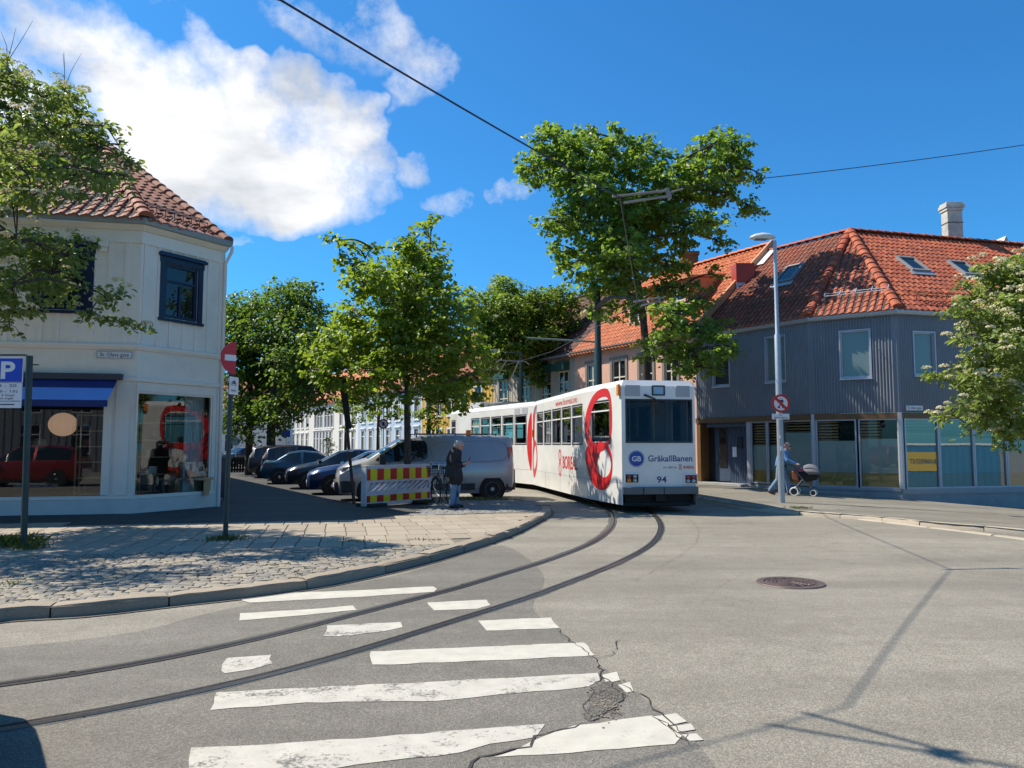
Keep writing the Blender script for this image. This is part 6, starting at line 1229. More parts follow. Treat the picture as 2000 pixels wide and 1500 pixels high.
q = MB(); q.fbox(FD, -rD * .74, -.001, z0 - .05, z0 + .05, .0, .004); q.fbox(FE, .0, rD * .74, z0 - .05, z0 + .05, .0, .004); q.build('white_bar', 'white_sign', dk)
FD = F((tp.x + .05, YN - .03), u=(.22, .975))
q = MB(); q.fbox(FD, -.11, .15, z0 - .62, z0 - .32, -.006, .0); sb = q.build('sub_plate', 'white_sign', ne); text(sb, FD, 'Gjelder', -.07, .09, z0 - .58, z0 - .53, 'ink', .003)
q = MB()   # bicycle pictogram
for u in (-.045, .055): q.add([FD.at(u + math.cos(a) * r_, z0 - .44 + math.sin(a) * r_, .003) for r_ in (.033, .025) for a in np.linspace(0, 2 * PI, 14, endpoint=False)], [(k, (k + 1) % 14, 14 + (k + 1) % 14, 14 + k) for k in range(14)])
for a, b in (((-.045, -.44), (-.01, -.39)), ((-.01, -.39), (.04, -.39)), ((.055, -.44), (.035, -.37)), ((-.01, -.39), (.01, -.44)), ((.01, -.44), (.04, -.39))): q.tube([FD.at(a[0], z0 + a[1], .004), FD.at(b[0], z0 + b[1], .004)], .005, 4)
q.build('pictogram', 'ink', sb)
q = MB()
for z in (z0 - .36, z0 - .58): q.lathe([(.05, -.03), (.05, .03)], (pp.x + (tp.x - pp.x) * (z / tp.z), YN, z), n=14)
q.build('clamp', 'galv', ne)
# lamp post with no motor vehicles sign
lp = G(1527, 981, .1); LX, LY = lp.x, lp.y; lamp = thing('street_lamp', 'tall grey steel street lamp with a round no vehicles sign on its post', 'street lamp', (LX, LY, .05))
zt_ = D(1511, 470, LY).z; zj = D(1517, 655, LY).z; q = MB(); q.lathe([(.088, .0), (.085, 2.5), (.083, zj), (.055, zj + .06), (.05, zt_), (0, zt_)], (LX, LY, 0), n=18); q.build('post', 'galv', lamp, smooth=True)
M('lamp_white', (.62, .62, .60), .35, var=.05); q = MB(); hx = LX - .37
for i in range(1): pass
vs = []; fs = []
prof = [(-.40, .02, .0), (-.36, .10, .05), (-.25, .155, .11), (-.05, .165, .15), (.15, .13, .14), (.28, .08, .08), (.34, .045, .03)]
for x, w, h in prof:
    for k in range(13): a = 2 * PI * k / 12; vs.append((hx + .05 + x, LY + math.cos(a) * w, zt_ + .08 + (math.sin(a) * h if math.sin(a) > 0 else math.sin(a) * h * .35)))
fs = [(i * 13 + k, i * 13 + k + 1, (i + 1) * 13 + k + 1, (i + 1) * 13 + k) for i in range(6) for k in range(12)] + [tuple(range(12)), tuple(6 * 13 + k for k in range(12))[::-1]]
q.add(vs, fs); lh = q.build('lamp_head', 'lamp_white', lamp, smooth='all'); q = MB(); q.box(hx - .2, hx + .15, LY - .1, LY + .1, zt_ + .02, zt_ + .045); q.build('lens', 'lamp_clear', lh, bevel=.02)
sc_ = D(1525, 788, LY - .1); FN = F((sc_.x, LY - .105), u=(1, .05)); rS = .255
q = MB(); q.prism([(math.cos(a) * rS, sc_.z + math.sin(a) * rS) for a in np.linspace(0, 2 * PI, 40, endpoint=False)], lambda a, z, d: FN.at(a, z, d), -.008, 0); sg = q.build('round_sign', 'red_sign', lamp)
q = MB(); q.prism([(math.cos(a) * rS * .76, sc_.z + math.sin(a) * rS * .76) for a in np.linspace(0, 2 * PI, 40, endpoint=False)], lambda a, z, d: FN.at(a, z, d), .0005, .002); q.build('white_field', 'white_sign', sg)
q = MB(); w = .028; q.prism([(-.14 - w, sc_.z + .14 - w), (-.14 + w, sc_.z + .14 + w), (.14 + w, sc_.z - .14 + w), (.14 - w, sc_.z - .14 - w)], lambda a, z, d: FN.at(a, z, d), .005, .0065); q.build('red_bar', 'red_sign', sg)
q = MB(); zc_ = sc_.z + .07   # car from the front, motorcycle below
q.prism([(-.055, zc_ - .035), (.075, zc_ - .035), (.075, zc_ + .015), (.06, zc_ + .025), (.045, zc_ + .07), (-.025, zc_ + .07), (-.04, zc_ + .025), (-.055, zc_ + .015)], lambda a, z, d: FN.at(a, z, d), .002, .0035)
q.fbox(FN, -.045, -.02, zc_ - .055, zc_ - .036, .002, .0035); q.fbox(FN, .04, .065, zc_ - .055, zc_ - .036, .002, .0035)
zm = sc_.z - .085
for u in (-.06, .06): q.prism([(u + math.cos(a) * .032, zm - .02 + math.sin(a) * .032) for a in np.linspace(0, 6.28, 14, endpoint=False)], lambda a, z, d: FN.at(a, z, d), .002, .0035)
q.prism([(-.06, zm - .02), (-.02, zm + .02), (.03, zm + .02), (.07, zm - .01), (.06, zm + .0), (.03, zm + .045), (-.02, zm + .05), (-.05, zm + .02)], lambda a, z, d: FN.at(a, z, d), .0036, .0048); sy = q.build('pictogram', 'ink', sg)
q = MB(); q.prism([(-.03, zc_ + .03), (.05, zc_ + .03), (.04, zc_ + .06), (-.02, zc_ + .06)], lambda a, z, d: FN.at(a, z, d), .0036, .0046); q.build('car_glass_mark', 'white_sign', sy)
a = FN.rect(1508, 808, 1542, 819); q = MB(); q.fbox(FN, *a, -.006, 0); sb = q.build('sub_plate', 'white_sign', lamp); text(sb, FN, 'Gjelder', a[0] + .2, a[1] - .2, a[2] + .09, a[3] - .02, 'ink', .003); text(sb, FN, 'gjennomkjøring', a[0] + .06, a[1] - .06, a[2] + .015, a[2] + .075, 'ink', .003)
q = MB(); q.lathe([(.09, sc_.z - .05), (.09, sc_.z - .01)], (LX, LY, 0), n=14); q.lathe([(.09, a[2] + .05), (.09, a[2] + .1)], (LX, LY, 0), n=14); q.build('clamp', 'galv', lamp)
q = MB(); zz_ = D(1522, 853, LY).z; q.box(LX - .05, LX + .0, LY - .092, LY - .08, zz_ - .05, zz_ + .04); zz_ = D(1522, 876, LY).z; q.box(LX - .03, LX + .04, LY - .094, LY - .08, zz_ - .06, zz_ + .06); q.build('sticker', 'white_sign', lamp)
# leaning dark post with a wrapped sign in front of the parked cars
p0 = G(693, 962); Yl = 21.3; p0 = D(692, 968, Yl); p1 = D(678, 838, Yl); p2 = D(668, 745, Yl); lean = thing('leaning_post', 'leaning black post with a wrapped narrow sign in front of the van nose', 'post', (p0.x, p0.y, .1))
q = MB(); q.tube([(p0.x, Yl, .05), p1, p2], .045, 10); q.build('post', 'black_plastic', lean, smooth=True)
q = MB(); a, b = p1, p2 + (p2 - p1) * .1; dx = .12; q.hexa([a + V((-.02, -.05, 0)), a + V((dx, -.05, 0)), a + V((dx, .05, 0)), a + V((-.02, .05, 0)), b + V((-.09, -.07, 0)), b + V((dx, -.07, 0)), b + V((dx, .07, 0)), b + V((-.09, .07, 0))]); q.build('wrapped_sign', 'coat_black', lean, bevel=.03)
q = MB(); c = D(685, 880, Yl); q.box(c.x - .05, c.x + .05, Yl - .05, Yl + .05, c.z - .03, c.z + .03); q.build('sticker', 'white_sign', lean)
# blue bin by the shop corner, dark fence behind, far signs
bb = D(433, 900, 23.5); bn = thing('wheelie_bin', 'dark blue bin standing against the side of the cream corner shop', 'bin', (bb.x - .25, bb.y, .03)); bx = bb.x - .2; q = MB(); q.hexa([(bx - .3, 23.2, .1), (bx + .3, 23.2, .1), (bx + .3, 23.8, .1), (bx - .3, 23.8, .1), (bx - .36, 23.1, 1.25), (bx + .36, 23.1, 1.25), (bx + .36, 23.9, 1.25), (bx - .36, 23.9, 1.25)]); q.build('tub', M('bin_blue', (.012, .025, .075), .5), bn, bevel=.03)
q = MB(); q.hexa([(bx - .39, 23.05, 1.255), (bx + .39, 23.05, 1.255), (bx + .39, 23.95, 1.255), (bx - .39, 23.95, 1.255), (bx - .36, 23.1, 1.35), (bx + .36, 23.1, 1.35), (bx + .36, 23.95, 1.4), (bx - .36, 23.95, 1.4)]); q.build('lid', 'bin_blue', bn, bevel=.02)
q = MB(); [q.lathe([(0, -.04), (.1, -.04), (.1, .04), (0, .04)], (bx + s * .26, 23.75, .12), (1, 0, 0), 14) for s in (-1, 1)]; q.build('wheel', 'rubber', bn)
fa, fb_ = D(440, 880, 43), D(500, 880, 45); FF = F((fa.x - 3, fa.y), to=(fb_.x, fb_.y)); fe = thing('fence', 'low dark slatted fence under the trees behind the parked cars', 'fence', (fa.x, fa.y, 0)); q = MB(); u = 0
while u < FF.L - .1: q.fbox(FF, u, u + .13, .08, .98, -.02, 0); u += .15
q.build('slats', 'under_black', fe); q = MB(); q.fbox(FF, 0, FF.L, .75, .85, -.06, -.021); q.fbox(FF, 0, FF.L, .2, .3, -.06, -.021); q.build('rail', 'under_black', fe)
for k in range(4): q = MB(); u = FF.L * k / 3.01; q.fbox(FF, u, u + .09, 0, 1.05, -.15, -.061); q.build('fence_post', 'under_black', fe)
ns = D(749, 828, 46); s = thing('road_sign', 'small distant round red rimmed prohibition sign on a thin post beyond the van', 'road sign', (ns.x, ns.y, 0)); q = MB(); q.tube([(ns.x, ns.y, 0), (ns.x, ns.y, ns.z + 1.3)], .035, 8); q.build('post', 'galv', s); FZ = F((ns.x, ns.y - .05), u=(1, 0))
q = MB(); q.prism([(math.cos(a) * .3, ns.z + math.sin(a) * .3) for a in np.linspace(0, 6.283, 28, endpoint=False)], lambda a, z, d: FZ.at(a, z, d), -.01, 0); dd_ = q.build('disc', 'red_sign', s); q = MB(); q.prism([(math.cos(a) * .22, ns.z + math.sin(a) * .22) for a in np.linspace(0, 6.283, 28, endpoint=False)], lambda a, z, d: FZ.at(a, z, d), .001, .004); q.build('white_field', 'cream_trim', dd_); q = MB(); q.prism([(-.17, ns.z + .14), (-.14, ns.z + .17), (.17, ns.z - .14), (.14, ns.z - .17)], lambda a, z, d: FZ.at(a, z, d), .005, .007); q.prism([(-.08, ns.z - .1), (.08, ns.z - .1), (.06, ns.z + .1), (-.06, ns.z + .1)], lambda a, z, d: FZ.at(a, z, d), .0045, .0048); q.build('pictogram', 'ink', dd_)
bs_ = D(559, 847, 50); s = thing('information_sign', 'distant dark blue rectangular sign under the trees before the white house', 'road sign', (bs_.x, bs_.y, 0)); q = MB(); q.tube([(bs_.x, bs_.y, 0), (bs_.x, bs_.y, bs_.z)], .04, 8); q.build('post', 'galv', s); q = MB(); q.box(bs_.x - .28, bs_.x + .28, bs_.y - .07, bs_.y - .05, bs_.z - .22, bs_.z + .22); q.build('plate', 'blue_sign', s)
rs_ = D(461, 862, 52); s = thing('road_sign', 'distant grey back of a round sign beside the dark tree trunk', 'road sign', (rs_.x, rs_.y, 0)); q = MB(); q.tube([(rs_.x, rs_.y, 0), (rs_.x, rs_.y, rs_.z)], .035, 8); q.build('post', 'galv', s); FZ = F((rs_.x, rs_.y - .05), u=(1, 0)); q = MB(); q.prism([(math.cos(a) * .3, rs_.z + math.sin(a) * .3) for a in np.linspace(0, 6.283, 28, endpoint=False)], lambda a, z, d: FZ.at(a, z, d), -.01, 0); q.build('disc', 'grey_paint', s)
# ---------------------------------------------------------------- things in the shop window
def glow(name, col, st):
    m, n, b = nodes(name); b.inputs['Base Color'].default_value = (*col, 1); b.inputs['Emission Color'].default_value = (*col, 1); b.inputs['Emission Strength'].default_value = st; MATS[name] = m; return m
def shop_pt(px, py, dep): 
    p = hitplane(px, py, C2 - FL.n * dep, FL.n); return p
c = shop_pt(123, 829, 1.3); s = thing('pendant_lamp', 'large round peach coloured globe lamp hanging inside the left shop window', 'lamp', tuple(c)); q = MB(); q.ball(c, .32, 24, (1, 1, .9)); q.build('shade', glow('peach', (.75, .46, .3), .32), s, smooth=True); q = MB(); q.tube([c + V((0, 0, .28)), V((c.x, c.y, 3.3))], .008, 5); q.build('cord', 'ink', s)
c = shop_pt(75, 868, 1.9); s = thing('pendant_lamp', 'smaller dim grey globe lamp hanging inside the left shop window', 'lamp', tuple(c)); q = MB(); q.ball(c, .2, 20, (1, 1, .8)); q.build('shade', M('greyglobe', (.3, .29, .25), .8), s, smooth=True); q = MB(); q.tube([c + V((0, 0, .15)), V((c.x, c.y, 3.3))], .008, 5); q.build('cord', 'ink', s)
def rack(label, px0, px1, pyt, pyb, dep, shelves, items):
    a = shop_pt(px0, pyt, dep); b = shop_pt(px1, pyb, dep); s = thing('shelf_rack', label, 'shelf', (a.x, a.y, .41)); FK = F((a.x, a.y), to=(b.x, b.y)); h = a.z
    for u in (0, FK.L - .03):
        for d in (0, -.3): q = MB(); q.fbox(FK, u, u + .03, .415, h, d - .03, d); q.build('upright', 'pale_wood', s)
    for k in range(shelves): z = .5 + (h - .55) * k / (shelves - 1); q = MB(); q.fbox(FK, .031, FK.L - .031, z, z + .03, -.32, -.01); q.build('shelf', 'pale_wood', s)
    for k in range(items):
        z = .53 + (h - .55) * (k % (shelves - 1)) / (shelves - 1); u = .12 + (FK.L - .35) * random.random(); q = MB(); t = random.choice(('vase', 'box')); cc_ = FK.at(u, z + .001, -.16)
        if t == 'vase': q.lathe([(0, 0), (.05, 0), (.075, .07), (.03, .16), (.04, .2)], cc_, n=14)
        else: q.fbox(FK, u - .07, u + .1, z + .001, z + .13 + random.random() * .1, -.26, -.08)
        col = random.choice(('cloth_white', 'car_teal', 'leather', 'pale_wood')); o = q.build(t, col, None, smooth=True); tag(o, '%s on the %s' % ({'vase': 'small vase', 'box': 'small box'}[t], 'wooden rack in the shop window'), t, 'ornaments on the shop racks')
rack('pale wooden ladder rack behind the left shop window by the pilaster', 150, 200, 808, 966, .9, 6, 5); rack('thin wooden shelf rack behind the right shop window', 270, 330, 790, 962, 1.6, 6, 5)
a = shop_pt(316, 932, 1.5); s = thing('bench', 'low pale wooden bench with cushions inside the right shop window', 'bench', (a.x, a.y, .41)); q = MB(); q.box(a.x - .05, a.x + 1.15, a.y, a.y + .4, .80, .86); q.build('seat', 'pale_wood', s); q = MB(); q.box(a.x, a.x + .05, a.y + .02, a.y + .38, .412, .799); q.box(a.x + 1.05, a.x + 1.1, a.y + .02, a.y + .38, .412, .799); q.build('leg', 'pale_wood', s)
q = MB(); q.box(a.x + .1, a.x + .42, a.y + .05, a.y + .35, .412, .76); o = q.build('wooden_box', 'pale_wood', None, bevel=.01); tag(o, 'square wooden box under the bench in the right shop window', 'box')
for k, (dx, col, lb) in enumerate(((.25, (.5, .16, .01), 'orange'), (.5, (.4, .03, .02), 'red'), (.85, (.5, .5, .48), 'pale'))): q = MB(); q.ball((a.x + dx, a.y + .2, .97), .16, 12, (1, .6, .7 if k < 2 else .45)); o = q.build('cushion', M('cushion_' + lb, col, .85), None, smooth=True); tag(o, lb + ' cushion on the bench inside the right shop window', 'cushion')
a = hitplane(392, 860, E2 - FR.n * .35, FR.n); s = MB(); cu = [(FR.at(FR.L - .75 + .55 * k / 30, 0, -.4 + .05 * math.sin(k * 1.3))) for k in range(31)]; s.add([lv(p, .45) for p in cu] + [lv(p, 3.1) for p in cu], [(k, k + 1, 31 + k + 1, 31 + k) for k in range(30)]); o = s.build('curtain', 'cloth_white', None, smooth='all'); tag(o, 'white curtain hanging at the right edge of the corner shop window', 'curtain')
for k in range(3): s = MB(); p = FR.at(FR.L - 1.05 - k * .07, .42, -.35); r_ = FR.at(FR.L - .62 - k * .05, 2.9, -.7); s.hexa([p, p + uR * .04, p + uR * .04 - FR.n * .1, p - FR.n * .1, r_, r_ + uR * .04, r_ + uR * .04 - FR.n * .1, r_ - FR.n * .1]); o = s.build('plank', 'brown_wood', None); tag(o, 'long plank leaning by the curtain in the corner shop window', 'plank', 'planks leaning in the shop window')
# blue site container: seen mirrored in the windows of the grey house
cn = V((27.5, 17.5, gz(27.5))); s = thing('site_container', 'blue container with yellow name panel reflected in the right windows of the grey house', 'container', tuple(cn)); FCn = F((cn.x - 1.5, cn.y - 3.2), u=(.51, .86)) ; FCn = F((cn.x + 1.9, cn.y + 3.2), u=(-.51, -.86))
M('container_blue', (.02, .16, .34), .5, var=.06); M('panel_yellow', (.62, .42, .01), .5, var=.04)
q = MB(); zc0 = gz(27.5); 
def cw(u0, u1): wall(q, FCn, u0, u1, zc0 + .1, zc0 + 2.7, (), corr(FCn.L if 0 else 8.0, .3, .03))
cw(0, 8.0); q.fbox(FCn, 0, 8.0, zc0 + .05, zc0 + 2.75, -2.4, -.01); q.build('shell', 'container_blue', s); q = MB(); q.fbox(FCn, 2.65, 4.2, zc0 + 1.4, zc0 + 2.4, .04, .06); pn = q.build('name_panel', 'panel_yellow', s); text(pn, FCn, 'RAMIRENT', 2.8, 4.05, zc0 + 1.78, zc0 + 2.05, 'ink', .063, .02); q = MB(); q.fbox(FCn, 0, 8, zc0 + 2.751, zc0 + 2.86, -2.42, .04); q.build('roof_rail', 'white_paint', s)
# ---------------------------------------------------------------- overhead line
HWIRE = 5.6
b1 = D(1211, 386, 12.1); b2 = D(1246, 591, 20.6); b0 = D(548, 0, 6.6); pre = b0 + (b0 - b1).normalized() * 0 + V((-4.5, -2.6, 0.05))
def cable(name, label, pts, r, cat='overhead wire'): 
    q = MB(); q.tube(pts, r, 6); o = q.build(name, 'wire', None, smooth=True); return tag(o, label, cat)
def sag(a, b, s=.1, n=10): a, b = V(a), V(b); return [a + (b - a) * (k / n) + V((0, 0, -s * 4 * (k / n) * (1 - k / n))) for k in range(n + 1)]
cable('contact_wire', 'thick dark tram wire running from the top of the picture into the big maple', sag(pre, b0, .0, 2)[:-1] + sag(b0, b1, .03) + sag(b1, b2, .03)[1:] + sag(b2, V((1.6, 31, 5.45)), .03)[1:] + sag(V((1.6, 31, 5.45)), V((-2, 40, 5.4)), .03)[1:], .011)
e1_ = D(2060, 274, 13.6); cable('span_wire', 'thin wire crossing the sky at the right behind the lamp post', sag(b1 + V((.9, .15, .22)), e1_, .05) + [e1_ + V((6, 1, .8))], .007)
e2_ = D(1640, 527, 28.8); cable('span_wire', 'thin wire from the tram bracket to the corner of the grey house roof', sag(b2 + V((.6, .12, .05)), e2_, .05), .009)
def pulloff(b, dirx, label):
    q = MB(); d = V(dirx); q.tube([b + V((-.12, 0, .02)), b + d * .8 + V((0, 0, .16))], .022, 7); q.tube([b + V((.05, -.05, -.1)), b + d * .85 + V((0, 0, .08))], .022, 7); q.tube([b + d * .78 + V((0, 0, .2)), b + d * .83 + V((0, 0, .02))], .035, 7); q.tube([b + d * .8 + V((0, 0, .12)), b + d * 1.05 + V((0, 0, .2))], .015, 6); o = q.build('wire_bracket', 'galv_old', None, smooth=True); return tag(o, label, 'wire bracket')
pulloff(b1, (1, .15, .0), 'pair of grey rods holding the tram wire in front of the tall maple'); pulloff(b2, (.75, .15, .0), 'small pair of rods holding the tram wire above the tram front')
bk_ = V((-2.75, 6.35, 5.75)); o = MB(); o.tube([(-2.44, 6.5, 5.72), (-1.85, 5.84, 5.75)], .02, 7); o.tube([(-2.7, 6.28, 5.68), (-1.66, 5.68, 5.75)], .02, 7); o.tube([(-1.98, 5.8, 5.72), (-1.84, 5.9, 5.78)], .035, 7); o.tube([(-1.95, 5.92, 5.72), (-1.9, 5.72, 5.78)], .03, 7); o = o.build('wire_bracket', 'galv_old', None, smooth=True); tag(o, 'rods holding the tram wire, casting the forked shadow on the road', 'wire bracket')
cable('span_wire', 'wire beyond the forked rods, seen as a faint shadow line on the road', [V((-1.7, 5.7, 5.76)), bk_ + V((9, -4.5, .8))], .008)
# catenary pole with arm and lamp
cpx = D(1168, 700, 30.5); pole_ = thing('catenary_pole', 'thick dark green tram wire pole rising behind the tram', 'pole', (cpx.x, cpx.y, 0)); zt_ = D(1168, 560, 30.5).z; zj = D(1168, 680, 30.5).z; q = MB(); q.lathe([(.17, 0), (.15, zj), (.125, zj + .08), (.12, zt_), (0, zt_)], (cpx.x, cpx.y, 0), n=18); q.build('post', 'green_pole', pole_, smooth=True)
am = D(1030, 660, 33.0); q = MB(); zz_ = D(1165, 668, 30.5).z; q.tube([(cpx.x, cpx.y, zz_), am], .04, 7); q.build('arm', 'green_pole', pole_, smooth=True)
lq = D(984, 760, 40.0); l2 = thing('street_lamp', 'dark street lamp with short arm above the rear of the tram', 'street lamp', (lq.x, lq.y, 0)); zq = D(984, 690, 40).z; q = MB(); q.lathe([(.09, 0), (.07, zq + .05), (0, zq + .06)], (lq.x + .9, lq.y, 0), n=12); q.tube([(lq.x + .9, lq.y, zq), (lq.x - .3, lq.y, zq + .1)], .03, 6); q.build('post', 'green_pole', l2, smooth=True); q = MB(); q.ball((lq.x - .5, lq.y, zq + .08), .3, 14, (1.1, .6, .45)); q.build('lamp_head', 'lamp_clear', l2, smooth=True)
# ---------------------------------------------------------------- trees
leafmat('leaf_maple', (.055, .115, .020), (.15, .235, .045), (.36, .52, .05), .45)
leafmat('leaf_maple_light', (.055, .110, .014), (.155, .225, .03), (.38, .52, .04), .45)
leafmat('leaf_dark', (.030, .080, .014), (.09, .17, .03), (.24, .38, .035), .4)
leafmat('leaf_rowan', (.05, .10, .014), (.13, .20, .03), (.32, .45, .04), .45)
leafmat('leaf_whitebeam', (.07, .125, .028), (.19, .25, .065), (.40, .50, .09), .42, .36)
leafmat('leaf_thuja', (.03, .06, .012), (.05, .09, .02), (.1, .15, .02), .2)
leafmat('blossom', (.70, .62, .36), (.82, .75, .48), (.7, .6, .3), .3, .7)
leafmat('grass_blade', (.05, .085, .015), (.13, .16, .04), (.2, .28, .05), .3)
m, n_, b_ = nodes('bark'); p_ = pos(n_); mp = n_.nodes.new('ShaderNodeMapping'); mp.inputs['Scale'].default_value = (9, 9, 1.6); lk(n_, p_, mp.inputs[0]); nn_ = noise(n_, 3, 7, .7, mp.outputs[0])
lk(n_, ramp(n_, nn_, [(.35, (.035, .028, .022)), (.7, (.12, .10, .082))]), b_.inputs['Base Color']); b_.inputs['Roughness'].default_value = .9; bump(n_, b_, nn_, .9, .03); MATS['bark'] = m
def leafmesh(name, P, N, T, ln, wd, mat, parent, fold=.18):
    n = len(P); N = N / np.linalg.norm(N, axis=1)[:, None]; T = T - N * (T * N).sum(1)[:, None]; T /= np.linalg.norm(T, axis=1)[:, None] + 1e-9; B = np.cross(N, T)
    ln = np.asarray(ln)[:, None] if np.ndim(ln) else np.full((n, 1), ln); wd = np.asarray(wd)[:, None] if np.ndim(wd) else np.full((n, 1), wd)
    v = np.empty((n, 6, 3)); v[:, 0] = P - T * ln * .5; v[:, 1] = P - T * ln * .12 - B * wd * .5 + N * wd * fold; v[:, 2] = P + T * ln * .22 - B * wd * .34 + N * wd * fold * .5
    v[:, 3] = P + T * ln * .5 - N * ln * .12; v[:, 4] = P + T * ln * .22 + B * wd * .34 + N * wd * fold * .5; v[:, 5] = P - T * ln * .12 + B * wd * .5 + N * wd * fold
    idx = np.array([[0, 1, 2, 3], [0, 3, 4, 5]]); loops = (np.arange(n)[:, None, None] * 6 + idx).reshape(-1)
    me = bpy.data.meshes.new(name); me.vertices.add(n * 6); me.vertices.foreach_set('co', v.reshape(-1)); nf = n * 2
    me.loops.add(nf * 4); me.loops.foreach_set('vertex_index', loops); me.polygons.add(nf); me.polygons.foreach_set('loop_start', np.arange(nf) * 4); me.update(calc_edges=True); me.validate()
    return link(name, me, mat, parent)
def crown_points(clumps, Y, depth, per, rs=.3, seed=1, back=1.0):
    """leaf positions: each clump holds sprays on and inside its shell; returns P, N, T, spray centres"""
    r = np.random.default_rng(seed); cs = []
    xs = [c[0] for c in clumps]; ys = [c[1] for c in clumps]; cx, hw = (min(xs) + max(xs)) / 2, (max(xs) - min(xs)) / 2 + 30; cy, hh = (min(ys) + max(ys)) / 2, (max(ys) - min(ys)) / 2 + 30
    for px, py, rp, *dy in clumps:
        e = max(0.05, 1 - ((px - cx) / hw) ** 2) ** .5 * max(.05, 1 - ((py - cy) / hh) ** 2) ** .5; big = rp > 30
        for k in range(2 if big else 1):
            y = Y + depth * e * (r.uniform(-1, .15) if k == 0 else r.uniform(.1, 1) * back)
            y += dy[0] if dy else 0; c = D(px + r.normal() * rp * .15, py + r.normal() * rp * .15, Y); c = V((c.x, y, c.z)) if abs(y - Y) > 1e-9 else c
            s = (y - CO.y) / Y; c = V((CO.x + (c.x - CO.x) * s, y, CAMZ + (c.z - CAMZ) * s)); cs.append((c, rp * Y / FPX * s))
    P, N, T, S = [], [], [], []
    for c, R0 in cs:
        k = max(3, int(per * R0 * R0 / (rs * rs) * 1.1)); d = r.normal(size=(k, 3)); d /= np.linalg.norm(d, axis=1)[:, None]; rad = R0 * (r.uniform(.25, 1, size=k) ** .5)
        sc = np.array(c) + d * rad[:, None] * np.array([1, 1, .85]); S.append((c, R0, sc))
        for q, dd in zip(sc, d):
            m = int(r.integers(9, 19)); o = r.normal(size=(m, 3)) * rs * np.array([.5, .5, .24]); o[:, 2] -= (o[:, 0] ** 2 + o[:, 1] ** 2) * .5
            P.append(q + o); nn = np.array([0, 0, .8]) + dd * .45 + r.normal(size=(m, 3)) * .48; N.append(nn); T.append(o * 1.3 + dd * .3 + r.normal(size=(m, 3)) * .25 + np.array([0, 0, -.12]))
    return np.concatenate(P), np.concatenate(N), np.concatenate(T), S
def tree(name, label, trunk, clumps, Y, depth, mat, leaf=(.17, .15), per=1.0, rs=.3, seed=1, group=None, limb=.05, r0=.14, flowers=None, bare=0):
    base = trunk[0]; t = thing(name, label, 'tree', (base[0], base[1], base[2]), group); r = random.Random(seed)
    P, N, T, S = crown_points(clumps, Y, depth, per, rs, seed); g = np.random.default_rng(seed + 50); n = len(P); s = g.uniform(.65, 1.25, n)
    leafmesh('crown', P, N, T, leaf[0] * s, leaf[1] * s, mat, t)
    q = MB(); tp = catmull([V(p) for p in trunk], 5); k = len(tp); q.tube(tp, [r0 * (1 - .55 * i / k) for i in range(k)], 10); tr = q.build('trunk', 'bark', t, smooth=True)
    q = MB(); st_ = [p for p in tp if p.z > tp[-1].z * .45] or tp[-2:]; done = []
    for c, R0, sc in S:
        a = min(st_[len(st_) // 3:] + done, key=lambda p: (p - c).length + max(0, p.z - c.z + .3) * 1.6); L = (c - a).length
        m1 = a + (c - a) * .4 + V((r.uniform(-.1, .1) * L, r.uniform(-.1, .1) * L, .12 * L)); w = limb * min(1, .35 + L * .18)
        path = catmull([a, m1, c], 5); q.tube(path, [w * (1 - .72 * i / (len(path) - 1)) for i in range(len(path))], 6, False); done += path[3::2]
        for j in range(min(len(sc), 7)): b = V(sc[j * len(sc) // min(len(sc), 7)]); a2 = path[-3]; q.tube([a2, a2 + (b - a2) * .5 + V((0, 0, .05)), b], [w * .3, w * .22, .004], 4, False)
    for j in range(bare):
        c, R0, sc = S[j * 7 % len(S)]; p = c + V((0, 0, R0 * .6))
        for _ in range(3): e_ = p + V((r.uniform(-.35, .35), r.uniform(-.3, .3), r.uniform(.5, .9))); q.tube([c, p, (p + e_) / 2 + V((r.uniform(-.08, .08), 0, 0)), e_], [.012, .009, .006, .003], 4, False)
    q.build('limbs', 'bark', t, smooth=True)
    if flowers:
        FP_, FN_, FT_ = [], [], []; g = np.random.default_rng(seed + 9)
        for c, R0, sc in S:
            for z in sc:
                d = z - np.array(c)
                if d[2] > -R0 * .35 and g.random() < flowers:
                    R1 = g.uniform(.07, .125); m = 46; dd = g.normal(size=(m, 3)); dd[:, 2] = np.abs(dd[:, 2]) * .8; dd /= np.linalg.norm(dd, axis=1)[:, None]; FP_.append(z + d / (np.linalg.norm(d) + .01) * .16 + np.array([0, 0, .1]) + dd * R1 * np.array([1.15, 1.15, .7])); FN_.append(dd + g.normal(size=(m, 3)) * .3); FT_.append(g.normal(size=(m, 3)))
        if FP_: FP_ = np.concatenate(FP_); leafmesh('blossom', FP_, np.concatenate(FN_), np.concatenate(FT_), np.full(len(FP_), .042), np.full(len(FP_), .036), 'blossom', t, .05)
    return t
gpt = lambda px, Y, z=0.: (D(px, 868, Y).x, Y, z)
